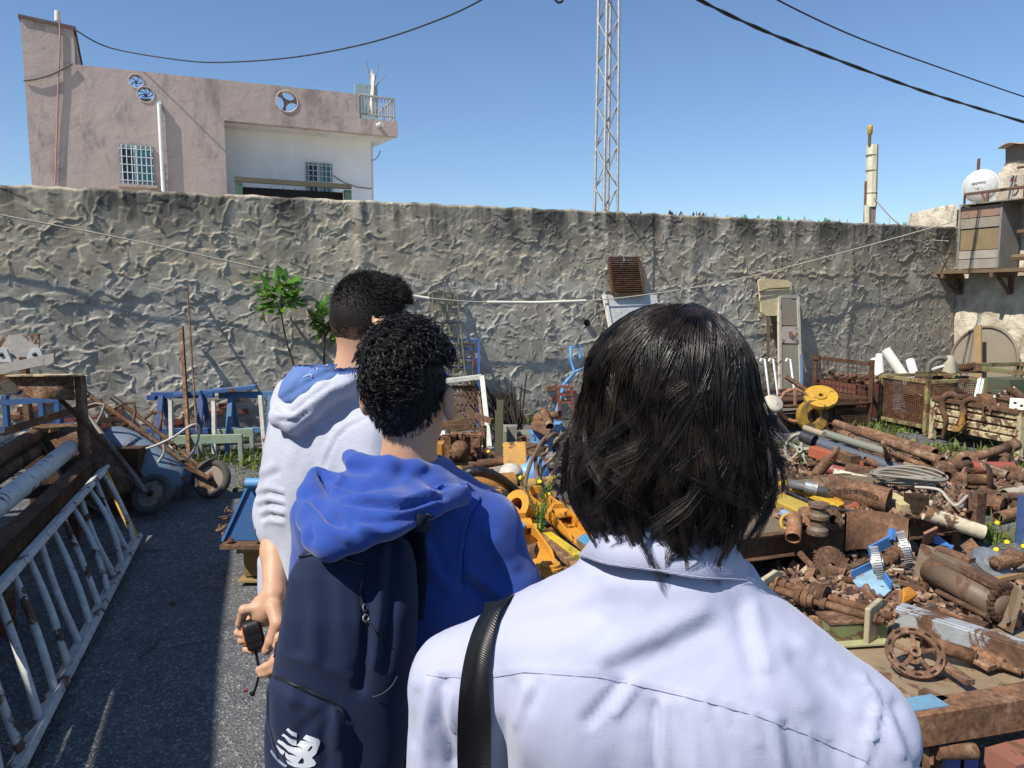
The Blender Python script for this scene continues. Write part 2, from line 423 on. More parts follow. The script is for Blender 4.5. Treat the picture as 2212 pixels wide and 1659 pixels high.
def build_gravel():
 r = np.random.RandomState(4); V = []; Fs = []; k = 0
 oct_v = np.array([[1, 0, 0], [-1, 0, 0], [0, 1, 0], [0, -1, 0], [0, 0, 1], [0, 0, -1]], float)
 oct_f = np.array([[0, 2, 4], [2, 1, 4], [1, 3, 4], [3, 0, 4], [2, 0, 5], [1, 2, 5], [3, 1, 5], [0, 3, 5]])
 for i in range(5200):
  t = r.rand()
  if i < 2600: u, v = r.uniform(-60, 640), 1040 + 680 * r.rand() ** .8
  else: u, v = r.uniform(-200, 2400), 950 + 700 * r.rand()
  g = G(u, v, 0.0)
  s = .0025 + .005 * r.rand() ** 3
  q = oct_v * s * r.uniform(.6, 1.3, (6, 3)) * np.array([1, 1, .6])
  a = r.rand() * 6.28; c, sn = math.cos(a), math.sin(a)
  q = q @ np.array([[c, sn, 0], [-sn, c, 0], [0, 0, 1]])
  zz = 0.012 * math.sin(g.x * 1.3 + .4 * g.y) + 0.010 * math.sin(g.y * 1.9 - g.x * .7) - .012
  V.append(q + np.array([g.x, g.y, zz + s * .3])); Fs.append(oct_f + k); k += 6
 t = NT('gravel_stone'); t._c = t.geo()
 c = t.ramp(t.sep(t.vor(60, out=1), 0), [(0, (.06, .06, .065)), (.6, (.17, .165, .16)), (1, (.42, .41, .39))])
 t.done(c, .85)
 tag(addmesh('gravel', npmesh('gravel', np.concatenate(V), np.concatenate(Fs), False), t.m), kind='stuff')
build_gravel()
# ---- boundary wall with modelled plaster relief
WT = Vector((1, WK, 0)).normalized(); WN = Vector((WK, -1, 0)).normalized()      # along the wall, out of the wall towards the yard
WO = Vector((0, WZ, 0))
CORNER = W(2056, 700); CORNER.z = 0
S1 = (CORNER - WO).dot(WT); S0 = (W(-190, 700) - WO).dot(WT)
_ztl = W(20, 396).z; _stl = (W(20, 396) - WO).dot(WT); _ztr = W(2040, 488).z; _str = (W(2040, 488) - WO).dot(WT)
def wall_top(s): return _ztl + (_ztr - _ztl) * (s - _stl) / (_str - _stl)
def wpt(s, z, off=0.0): return WO + WT * s + WN * off + Vector((0, 0, z))
def build_wall():
 rs = np.random.RandomState(11); st = .0118; ZH = 3.3
 ns = int((S1 - S0) / st); nz = int(ZH / st)
 h = np.zeros((nz, ns), np.float32)
 zz = np.arange(nz) * st; ss = S0 + np.arange(ns) * st
 def sm(x): x = np.clip(x, 0, 1); return x * x * (3 - 2 * x)
 for i in range(3300):
  cs, cz = rs.uniform(0, ns), rs.uniform(-4, nz + 4)
  a = rs.uniform(.07, .24) / st; b = a * rs.uniform(.40, .85); th = rs.uniform(0, math.pi)
  zr = cz * st
  if zr > 1.75 and rs.rand() < .3: continue
  lipk = 1.25 if rs.rand() < .5 else .1
  amp = rs.uniform(.006, .019) * (1.0 if rs.rand() < .85 else 1.5)
  smooth_zone = zr < 1.25 and 4.5 < cs * st + 8 + S0 < 9 and rs.rand() < .5
  if smooth_zone: amp *= .5
  R = int(a * 1.35) + 2
  i0, i1 = max(0, int(cz) - R), min(nz, int(cz) + R); j0, j1 = max(0, int(cs) - R), min(ns, int(cs) + R)
  if i1 <= i0 or j1 <= j0: continue
  gy, gx = np.mgrid[i0:i1, j0:j1].astype(np.float32); gx -= cs; gy -= cz
  x = (gx * math.cos(th) + gy * math.sin(th)) / a; y = (-gx * math.sin(th) + gy * math.cos(th)) / b
  x = x + .35 * y * y * rs.uniform(-1, 1)
  ph = np.arctan2(y, x)
  rr = np.sqrt(x * x + y * y) * (1 + .13 * np.sin(3 * ph + rs.rand() * 6) + .08 * np.sin(7 * ph + rs.rand() * 6))
  mask = sm((1 - rr) / .06)
  lip = np.exp(-((rr - .94) / .055) ** 2) * np.clip(np.cos(ph - rs.rand() * 6.28) + .25, 0, 1)
  tilt = (x * math.cos(.3) + .3 * y) * .62
  tex = .1 * np.sin(y * rs.uniform(6, 14) + rs.rand() * 6)
  loc = h[i0:i1, j0:j1]; mean = float((loc * mask).sum() / (mask.sum() + 1e-6))
  new = mean * .72 + amp * (tilt + tex * .35)
  h[i0:i1, j0:j1] = loc * (1 - mask) + (loc * .22 + new * .78) * mask + lip * amp * .8 * lipk
 for i in range(1700):
  cs, cz = rs.uniform(0, ns), rs.uniform(0, nz); a = rs.uniform(.03, .085) / st; b = a * rs.uniform(.25, .7); th = rs.uniform(0, math.pi); R = int(a * 1.3) + 2; amp = rs.uniform(.004, .012)
  i0, i1 = max(0, int(cz) - R), min(nz, int(cz) + R); j0, j1 = max(0, int(cs) - R), min(ns, int(cs) + R)
  if i1 <= i0 or j1 <= j0: continue
  gy, gx = np.mgrid[i0:i1, j0:j1].astype(np.float32); gx -= cs; gy -= cz
  x = (gx * math.cos(th) + gy * math.sin(th)) / a; y = (-gx * math.sin(th) + gy * math.cos(th)) / b + .5 * x * x * rs.uniform(-1, 1)
  mask = ((x * x + y * y) < 1).astype(np.float32); h[i0:i1, j0:j1] += mask * amp * np.clip(.35 + .65 * y, 0, 1)
 S, Z = np.meshgrid(ss, zz)
 h += (.018 * np.sin(S * 1.7 + 1) * np.sin(Z * 2.1) + .010 * np.sin(S * 4.3 + Z * 3)).astype(np.float32)
 wob = .03 * np.sin(S * 5.1) + .025 * np.sin(S * 11.7 + 2) + .02 * np.sin(S * 23)
 ledge = wpt(0, 0).z + 2.42
 left_line = 1.92
 h += np.where(S > 3.0, np.exp(-((Z - 2.33 - wob * .7) / .03) ** 2) * .02 * (.5 + .5 * np.sin(S * 3.1) * np.sin(S * 7.7)), 0).astype(np.float32)
 h += np.where(S < 2.2, .016 * sm((Z - left_line - wob * 1.6) / .02), 0).astype(np.float32)
 for s_, w_ in ((-2.05, .10), (2.9, .13), (6.1, .08)):      # vertical day joints
  h += (np.exp(-((S - s_ - wob * .6) / w_) ** 2) * .022).astype(np.float32)
 h = np.clip(h, -.05, .085) * .9
 top = np.array([wall_top(s) + .006 * math.sin(s * 9) + .005 * math.sin(s * 23 + 1) + .010 * mnoise.noise((s * 4, 0, 3)) for s in ss])
 zr = Z / ZH * top[None, :]
 off = h + .045
 off[-3:, :] -= np.array([.004, .014, .03])[:, None]
 X = WO.x + WT.x * S + WN.x * off; Y = WO.y + WT.y * S + WN.y * off
 V = np.stack([X, Y, zr], -1).reshape(-1, 3)
 i = np.arange(nz - 1)[:, None] * ns + np.arange(ns - 1)[None]
 Fq = np.stack([i, i + 1, i + ns + 1, i + ns], -1).reshape(-1, 4)
 tv = (nz - 1) * ns + np.arange(ns); k = len(V)
 bk_top = np.stack([WO.x + WT.x * ss - WN.x * .24, WO.y + WT.y * ss - WN.y * .24, top - .01], -1)
 bk_bot = bk_top.copy(); bk_bot[:, 2] = 0
 V = np.concatenate([V, bk_top, bk_bot]); a = k + np.arange(ns - 1); b = k + ns + np.arange(ns - 1)
 F2 = np.stack([tv[:-1], tv[1:], a + 1, a], -1); F3 = np.stack([a, a + 1, b + 1, b], -1)
 Fq = np.concatenate([Fq, F2, F3, [[0, tv[0], k, k + ns]], [[ns - 1, k + 2 * ns - 1, k + ns - 1, tv[-1]]]])
 root = thing('boundary_wall', 'long grey boundary wall with rough trowelled plaster behind the scrap yard', 'wall', wpt((S0 + S1) / 2, 0))
 o = wloc(root)
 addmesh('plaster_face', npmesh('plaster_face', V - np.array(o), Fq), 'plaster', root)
 r = random.Random(5); cols = ['shard:e8eeea', 'shard:e8eeea', 'shard:57c074', 'shard:3b2415', 'shard:cfe0d8', 'shard:1c2026']
 for i in range(60):
  u = r.uniform(1385, 1870) if i < 50 else r.uniform(1895, 1985)
  p = W(u, 470); s = (p - WO).dot(WT); zt = wall_top(s)
  hh = r.uniform(.02, .075) * (1.25 if r.random() < .15 else 1); ww = r.uniform(.018, .05)
  if u < 1560: c = r.choice(['shard:e8eeea', 'shard:3a4046', 'shard:5b4431', 'shard:f4f8f6', 'shard:f4f8f6'])
  elif u < 1780: c = r.choice(['shard:57c074', 'shard:57c074', 'shard:e8eeea', 'shard:cfe0d8'])
  else: c = r.choice(cols)
  o3 = wpt(s, zt - .025, r.uniform(-.18, -.02)); ax = (WT + WN * r.uniform(-.8, .8)).normalized(); nn = ax.cross(Vector((0, 0, 1)))
  lean = r.uniform(-.4, .4)
  pts = [o3 - ax * ww, o3 + ax * ww, o3 + ax * ww * r.uniform(.3, 1) + Vector((0, 0, hh * .6)), o3 + ax * ww * lean + Vector((0, 0, hh + .02)), o3 - ax * ww * r.uniform(.4, 1) + Vector((0, 0, hh * .45))]
  part(root, 'glass_shard', MB().poly(pts, nn, .004), c)
 for (u, v, nb) in ((1040, 845, 5), (1060, 880, 4), (210, 900, 6), (230, 920, 5), (480, 880, 4), (1090, 905, 3), (1215, 850, 3), (410, 905, 3), (70, 880, 4)):
  p = W(u, v); s = (p - WO).dot(WT)
  for j in range(nb):
   s2 = s + r.uniform(-.25, .25); z2 = round((p.z + r.uniform(-.09, .09)) / .075) * .075
   if z2 < .06: z2 = .075
   mb = MB().box((0, 0, 0), (r.uniform(.14, .22), .07, .058), None).jitter(.006, j + int(u))
   R = Matrix.Rotation(math.atan2(WT.y, WT.x), 4, 'Z'); R.translation = wpt(s2, z2, .052 + r.uniform(-.006, .01))
   part(root, 'brick', mb.xf(R), 'rust:1.5:1' if r.random() < .3 else 'brickred')
 c = W(1267, 697, .07); part(root, 'drain_hole', MB().lathe([(.0, -.02), (.035, -.02), (.05, .012), (.042, .016)], c, WN, 12), 'plain:050505:0.9')
@mdef('brickred')
def _(name):
 t = NT(name); t._c = t.geo()
 return t.done(t.ramp(t.noise(14, 4), [(.3, (.10, .035, .025)), (.7, (.25, .085, .055))]), .95, t.bump(t.noise(40, 4), .006, .6))
build_wall()
# ---- pink house beyond the wall
HT = Vector((1, HK, 0)).normalized(); HN = Vector((HK, -1, 0)).normalized(); UP = Vector((0, 0, 1))
def gz_(p): return Vector((p.x, p.y, 0.0))
def circ(c, r, n=28, rx=None, t=HT):
 return [c + t * ((rx or r) * math.cos(2 * math.pi * i / n)) + UP * (r * math.sin(2 * math.pi * i / n)) for i in range(n)]
def build_house():
 Hb = lambda x, y, off=0.0: H(*bc(x, y), off)
 A = Hb(160, 945); A.z = 0
 root = thing('pink_house', 'pink two storey house with stair tower and pierced roof parapet beyond the wall', 'house', A)
 def dn(p, z): q = p.copy(); q.z = z; return q
 tl = Hb(105, 76); tr = Hb(375, 102); zt = tl.z
 tl = dn(Hb(128, 420), zt); tr = dn(Hb(390, 330), zt - .10)          # tower front edge positions
 pz = Hb(400, 335).z
 r_end = Hb(1862, 490); rx = Hb(1170, 800)                            # parapet end, left edge of the recess
 beam_z0 = Hb(1170, 624).z; bal_end = Hb(2062, 650); slab_z = Hb(1862, 612).z
 pr = Hb(390, 335); p_end = Hb(1862, 488)
 hs = [(705, 420, 36, 36), (755, 489, 40, 40), (1488, 525, 57, 55)]
 holes = []
 for (x, y, ax, ay) in hs:
  c = Hb(x, y); rr = (Hb(x, y - ay).z - Hb(x, y + ay).z) / 2; holes.append((c, rr, circ(c, rr, 28)))
 zpe = p_end.z
 outer = [dn(tl, -.1), dn(rx, -.1), dn(rx, beam_z0), dn(bal_end, beam_z0 - .02), dn(bal_end, slab_z), dn(p_end, slab_z), dn(p_end, zpe), dn(tr, pz), tr, tl]
 part(root, 'facade', MB().poly([p - HN * .22 for p in outer], HN, .22, [[q - HN * .22 for q in hh[2]] for hh in holes]), 'stucco:b9a89e:0.55')
 for k, (c, rr, _) in enumerate(holes):
  m = MB()
  nb = (5, 8, 3)[k]
  for j in range(nb):
   a0 = 2 * math.pi * j / nb + (.5, .2, .2)[k]; path = []
   for q in range(8):
    f_ = q / 7; a = a0 + (.9 if k < 2 else .0) * f_
    path.append(c - HN * .1 + (HT * math.cos(a) + UP * math.sin(a)) * rr * f_)
   m.tube(path, rr * (.055 if k < 2 else .13) if k < 2 else [rr * (.30 - .20 * math.sin(math.pi * q / 7) + .06 * q / 7) for q in range(8)], 6)
  if k < 2: m.lathe([(0, -.05), (rr * .16, -.05), (rr * .16, .05), (0, .05)], c - HN * .1, HN, 12)
  part(root, 'vent_ribs', m, 'plain:5a4240:0.9' if k < 2 else 'stucco:9a7b70:0.6')
  part(root, 'vent_rim', MB().ring(c + HN * .01, HN, rr * 1.02, rr * .045, 28, 6), 'stucco:d9c8c0:0.1')
 dep = 2.6
 m = MB(); a, b = tl - HN * .22, tr - HN * .22
 m.poly([dn(a, 0) , dn(a, zt), a - HN * dep + UP * (-.15), dn(a - HN * dep, 0)], -HT, .02)
 m.poly([dn(b, pz - .2), b, b - HN * dep - UP * .75, dn(b - HN * dep, pz - .2)], HT, .02)
 m.poly([dn(a - HN * dep, 0), dn(b - HN * dep, 0), b - HN * dep - UP * .75, a - HN * dep - UP * .15], -HN, .02)
 part(root, 'tower_walls', m, 'stucco:b9a89e:0.55')
 a2, b2 = tl + HN * .04 - HT * .03, tr + HN * .04 + HT * .05
 part(root, 'tower_roof', MB().poly([a2, b2, b2 - HN * (dep + .3) - UP * .85, a2 - HN * (dep + .3) - UP * .2], (a2 - b2).cross(HN), -.06), 'stucco:6b5a54:0.9')
 m = MB(); q = [dn(tl, 0) - HN * .22, dn(rx, 0) - HN * .22]
 rw = .8     # recess depth
 we = PL(*bc(1925, 900), HK, HZ + rw * math.hypot(1, HK)); wl0 = dn(rx, 0) - HN * rw
 part(root, 'recess_wall', MB().poly([dn(wl0, 0), dn(we, 0), dn(we, beam_z0), dn(wl0, beam_z0)], -HN, .2), 'stucco:f4f4f1:0.06')
 part(root, 'recess_side', MB().poly([dn(rx, 0) - HN * .221, dn(rx, 0) - HN * rw, dn(rx, beam_z0) - HN * rw, dn(rx, beam_z0) - HN * .221], -HT, .2), 'stucco:b9a89e:0.4')
 part(root, 'house_back', MB().poly([dn(tl, 0) - HN * 7, dn(we, 0) - HN * 5.8, dn(we, slab_z) - HN * 5.8, dn(tl, slab_z) - HN * 7], -HN, .2).poly([dn(we, 0) - HN * .2, dn(we, 0) - HN * 5.8, dn(we, beam_z0) - HN * 5.8, dn(we, beam_z0) - HN * .2], HT, .1), 'stucco:d8d4cc:0.2')
 be = dn(bal_end, 0)
 part(root, 'balcony_slab', MB().poly([dn(rx, beam_z0 + .005) - HN * .221, dn(be, beam_z0 - .012) - HN * .221, dn(be, beam_z0 - .012) - HN * 1.9 - HT * .25, dn(rx, beam_z0 + .005) - HN * 7], UP, .2), 'stucco:ddd8cf:0.35')
 part(root, 'roof_deck', MB().poly([dn(pr, slab_z - .1) - HN * .221, dn(rx, slab_z - .1) - HN * .221, dn(rx, slab_z - .1) - HN * 7, dn(pr, slab_z - .1) - HN * 7], UP, .12), 'stucco:c9c1b6:0.5')
 for (x0, y0, x1, y1, off, nx, nz) in ((628, 750, 803, 955, 0.0, 6, 5), (1590, 842, 1725, 1010, -rw, 5, 6)):
  HH = lambda x, y, o=0: PL(*bc(x, y), HK, HZ - (off + o) * math.hypot(1, HK))
  c0, c1, c2, c3 = HH(x0, y1), HH(x1, y1 + 6), HH(x1, y0 + 6), HH(x0, y0)
  c2.x, c2.y = c1.x, c1.y; c3.x, c3.y = c0.x, c0.y; c1.z = c0.z; c2.z = c3.z
  win = part(root, 'window', MB().poly([c0 + HN * .004, c1 + HN * .004, c2 + HN * .004, c3 + HN * .004], HN, .03, [[c0 + HN * .004 + HT * .05 + UP * .05, c1 + HN * .004 - HT * .05 + UP * .05, c2 + HN * .004 - HT * .05 - UP * .05, c3 + HN * .004 + HT * .05 - UP * .05]]), 'paint:7f8f90:0.6')
  wd = (c1 - c0).length
  part(win, 'pane', MB().poly([c0 + HN * .003, c0 + HN * .003 + HT * wd * .45, c3 + HN * .003 + HT * wd * .45, c3 + HN * .003], HN, .006), 'glass:0c0f12')
  part(win, 'pane', MB().poly([c0 + HN * .012 + HT * wd * .5, c1 + HN * .012, c2 + HN * .012, c3 + HN * .012 + HT * wd * .5], HN, .006), 'glass:3f7a7c')
  part(win, 'mullion', MB().bar(c0 + HT * wd * .47 + HN * .02, c3 + HT * wd * .47 + HN * .02, .08, .03, HN), 'paint:b9c2c4:0.5')
  g = MB()
  for i in range(nx + 1):
   p = c0 + HT * (wd * (i + .5) / (nx + 1)) + HN * .06; g.tube([p, p + UP * (c3.z - c0.z)], .011, 5)
  for i in range(nz):
   p = c0 + UP * ((c3.z - c0.z) * (i + .5) / nz) + HN * .06; g.tube([p, p + HT * wd], .011, 5)
  part(win, 'grille', g, 'paint:c8d0d2:0.5')
  part(root, 'window_sill', MB().box((c0 + c1) / 2 + HN * .07 - UP * .03, (1, 1, 1), Matrix((HT * (wd + .1), HN * .14, UP * .05)).transposed()), 'stucco:b9a89e:0.5')
 f0, f1 = Hb(1228, 935), Hb(1787, 968)
 f0.z -= .10; f1 = dn(f1, f0.z - .02)
 for ff in (f0, f1): part(root, 'porch_post', MB().bar(ff + HN * .3, dn(ff, 1) + HN * .3, .16, .1, HN), 'chip:3f6a55:0.35')
 part(root, 'porch_lintel', MB().bar(f0 + HN * .3 - HT * .08 + UP * .08, f1 + HN * .3 + HT * .08 + UP * .08, .14, .10), 'chip:5e5a44:0.3')
 part(root, 'porch_interior', MB().box((f0 + f1) / 2 - UP * 1.0 + HN * .1, (1, 1, 1), Matrix((HT * ((f1 - f0).length - .17), HN * .2, UP * 1.9)).transposed()), 'plain:0b0a0a:0.9')  # solid near-black block, its colour stands in for the shade of the opening
 for i in range(9):
  p = f0.lerp(f1, (i + .5) / 9) + HN * .36 - UP * .04
  part(root, 'hook', MB().tube([p, p + HN * .06, p + HN * .06 - UP * .05], .008, 5), 'rust')
 d0, d1 = Hb(825, 540, .07), Hb(835, 975, .07); d1 = dn(d0, d1.z - .3)
 part(root, 'downpipe', MB().tube([d0, d1], .042, 10).tube([d0 + UP * .02, d0 - HN * .08 + UP * .02], .042, 10), 'paint:e9e9e6:0.4')
 part(root, 'conduit', MB().tube([Hb(308, 105, .03), Hb(312, 170, .03), Hb(302, 440, .04), Hb(295, 700, .03), Hb(286, 960, .03)], .018, 6), 'paint:a98c80:0.8')
 part(root, 'roof_pipe', MB().tube([Hb(299, 110, -.3), Hb(299, 58, -.3)], .06, 8), 'paint:dcd8d0:0.6')
 part(root, 'sagging_wire', MB().tube([Hb(122, 418, .03), Hb(180, 412, .05), Hb(260, 390, .05), Hb(330, 355, .05), Hb(375, 330, .04)], .018, 5), 'rubber:55504c')
 part(root, 'drain_spout', MB().tube([Hb(1960, 650, 0), Hb(1980, 640, .25)], .05, 8), 'paint:d8d5cf:0.6')
 part(root, 'wall_wire', MB().tube([Hb(1728, 910, -.75), Hb(1780, 945, -.75), Hb(1850, 970, -.75), Hb(1928, 978, -.75)], .012, 5), 'rubber:4a4a4a')
 part(root, 'cable_loop', MB().tube([PL(*bc(q, w_), HK, HZ + .9) for q, w_ in ((1925, 832), (1945, 828), (1965, 805), (1972, 780))], .012, 5), 'rubber:77777a')
 m = MB(); z1 = Hb(1870, 486).z
 a, b = dn(p_end + HT * .03, slab_z) - HN * .08, dn(bal_end - HT * .06, slab_z) - HN * .08
 m.tube([dn(a, z1), dn(b, z1 - .03), dn(b, slab_z)], .03, 7); m.tube([dn(a, z1), a], .03, 7)
 m.tube([a + UP * .12, b + UP * .12], .02, 6); bb = b - HN * 1.6
 m.tube([dn(b, z1 - .03), dn(bb, z1 - .03), bb], .03, 7); m.tube([b + UP * .12, bb + UP * .12], .02, 6)
 for i in range(1, 11): p = a.lerp(b, i / 11); m.tube([p + UP * .12, dn(p, z1 - .01)], .012, 5)
 for i in range(1, 9): p = b.lerp(bb, i / 9); m.tube([p + UP * .12, dn(p, z1 - .03)], .012, 5)
 part(root, 'railing', m, 'paint:a8a29c:0.5')
 q = lambda x, y, o=-.9: Hb(x, y, o)
 mb = MB().box((q(1900, 545)), (1, 1, 1), Matrix((HT * .55, HN * .05, UP * .95)).transposed())
 solo('terrace_screen', 'pale blue weathered panel standing on the pink house roof terrace', 'panel', mb, 'chip:a9c2c4:0.2')
 pr_ = thing('folded_parasol', 'closed white garden parasol behind the pink house balcony railing', 'parasol', dn(q(1935, 600), slab_z + .02))
 c0 = dn(q(1935, 600), slab_z + .02); c1 = q(1940, 365)
 part(pr_, 'pole', MB().tube([c0, dn(c0, c1.z)], .022, 6), 'paint:cfcac2:0.5')
 cz = q(1930, 470).z
 part(pr_, 'canopy', MB().lathe([(.03, 0), (.10, .15), (.08, .5), (.04, .85), (.02, .95)], Vector((c0.x, c0.y, slab_z + .35)), UP, 9, False).jitter(.03, 3), 'paint:d9d3c6:0.9')
 for a_ in (-.45, .5, 1.2):
  part(pr_, 'rib', MB().tube([Vector((c0.x, c0.y, cz)), Vector((c0.x, c0.y, cz)) + HT * .35 * math.sin(a_) + UP * .75 * math.cos(a_ * .8)], .012, 5), 'paint:8b8580:0.5')
build_house()
a_ = WO + WN * -.3; m_ = MB().poly([gz_(a_ + WT * -16), gz_(a_ + WT * 14), gz_(a_ + WT * 14 - WN * 14), gz_(a_ + WT * -16 - WN * 14)], UP, .03)
struct('paved_yard', m_, 'stucco:d8d2c6:0.2')  # unseen pale slab, added to bounce sunlight up into the white house recess
# ---- lattice mast
def build_mast():
 c = P(1309, 452, 16.5); base = Vector((c.x, c.y, 0))
 root = thing('lattice_mast', 'tall galvanised steel lattice radio mast rising behind the wall', 'mast', base)
 H0, H1 = 0.0, 15.0; ang = math.radians(28)
 def leg(i, z):
  w_ = .27 - .0078 * z; a = ang + i * math.pi / 2 + math.pi / 4
  return base + Vector((w_ * math.cos(a), w_ * math.sin(a), z))
 for i in range(4): part(root, 'leg', MB().tube([leg(i, 0), leg(i, H1)], .032, 6), 'metal:c9c6c0:0.5')
 for i in range(4):
  m = MB(); z = .2; k = i % 2
  while z < H1 - .6:
   a, b = (i, (i + 1) % 4) if k % 2 == 0 else ((i + 1) % 4, i)
   m.tube([leg(a, z), leg(b, z + .42)], .013, 5); z += .42; k += 1
  part(root, 'lacing', m, 'metal:b4b0a8:0.5')
build_mast()
# ---- cables overhead
def cable(name, label, pts, r, mat='rubber:0d0d0f', seg=6, twist=0.0):
 n = 40; q = []
 for i in range(n + 1):
  t = i / n * (len(pts) - 1); k = min(int(t), len(pts) - 2); f_ = t - k
  p0 = pts[max(k - 1, 0)]; p1 = pts[k]; p2 = pts[k + 1]; p3 = pts[min(k + 2, len(pts) - 1)]
  q.append(.5 * ((2 * p1) + (p2 - p0) * f_ + (2 * p0 - 5 * p1 + 4 * p2 - p3) * f_ ** 2 + (3 * p1 - p0 - 3 * p2 + p3) * f_ ** 3))
 m = MB()
 if twist:
  for s in (0, math.pi):
   m.tube([p + Vector((0, math.cos(i * 1.1 + s), math.sin(i * 1.1 + s))) * twist for i, p in enumerate(q)], r, seg)
 else: m.tube(q, r, seg)
 return solo(name, label, 'cable', m, mat)
hl = H(165, 66, .05)
cable('overhead_cable', 'single black cable sagging from the pink house tower across the sky', [hl, P(240, 104, 16.4), P(400, 131, 16), P(500, 134, 15.4), P(640, 123, 14.5), P(800, 92, 13), P(950, 42, 11.5), P(1060, -12, 10), P(1200, -110, 8.5)], .013)
cable('overhead_cable', 'thick twisted black power cable crossing the upper right sky', [P(1420, -60, 8.5), P(1500, -6, 8.9), P(1640, 62, 9.6), P(1800, 126, 10.5), P(1980, 192, 11.6), P(2120, 236, 12.6), P(2300, 290, 13.8)], .012, twist=.012)
cable('overhead_cable', 'thinner upper black cable at the top right of the sky', [P(1590, -60, 9), P(1680, 0, 9.5), P(1850, 80, 10.5), P(2030, 146, 11.8), P(2212, 209, 13), P(2300, 236, 13.6)], .010)
cable('overhead_cable', 'short drooping black cable loop at the top edge beside the mast', [P(1180, -40, 9), P(1196, -6, 9), P(1206, 5, 9), P(1216, 0, 9), P(1222, -30, 9)], .013)
# ---- concrete post with lamp on the wall
def build_post():
 def q(x, y, d=14.6): return P((3150 + x / 3.77) * .576, (440 + y / 3.77) * .576, d)
 root = thing('concrete_post', 'cream octagonal concrete post with lamp rod standing behind the wall', 'post', Vector((q(440, 1480).x, 14.6, 0)))
 b0 = q(440, 1490); t0 = q(462, 390); w_ = .10
 prof = [(w_ * math.cos(math.pi / 8 + i * math.pi / 4), w_ * math.sin(math.pi / 8 + i * math.pi / 4)) for i in range(8)]
 bot = Vector((b0.x - .01, b0.y, 0))
 cut = q(440, 1270)
 part(root, 'core', MB().bar(bot, Vector((cut.x, cut.y, cut.z + .1)), .13, .13, (1, 0, 0)), 'stucco:8a7d74:0.7')
 part(root, 'casing', MB().ext(prof, Vector((cut.x, cut.y, cut.z)), t0, (1, 0, 0)), 'stucco:ddd7bc:0.25')
 part(root, 'casing', MB().poly([q(375, 1490, 14.5), q(415, 1490, 14.5), q(415, 1240, 14.5), q(375, 1240, 14.5)], (0, 1, 0), .1), 'stucco:ddd7bc:0.25')
 for y in (548, 765, 1085):
  c = q(445, y); part(root, 'band', MB().ext([(p[0] * 1.03, p[1] * 1.03) for p in prof], c, c + Vector((0, 0, .02)), (1, 0, 0)), 'paint:6d6552:0.8')
 part(root, 'rod', MB().tube([q(415, 400, 14.55), q(422, 235, 14.55)], .03, 6), 'rust:1.3:1')
 part(root, 'side_rod', MB().tube([q(345, 1480, 14.6), q(362, 900, 14.6)], .02, 6), 'rust:1.3:1')
 part(root, 'lamp', MB().lathe([(0, -.02), (.045, 0), (.05, .12), (.045, .16), (0, .17)], q(423, 240, 14.55), UP, 10), 'chip:c9a23c:0.3')
build_post()
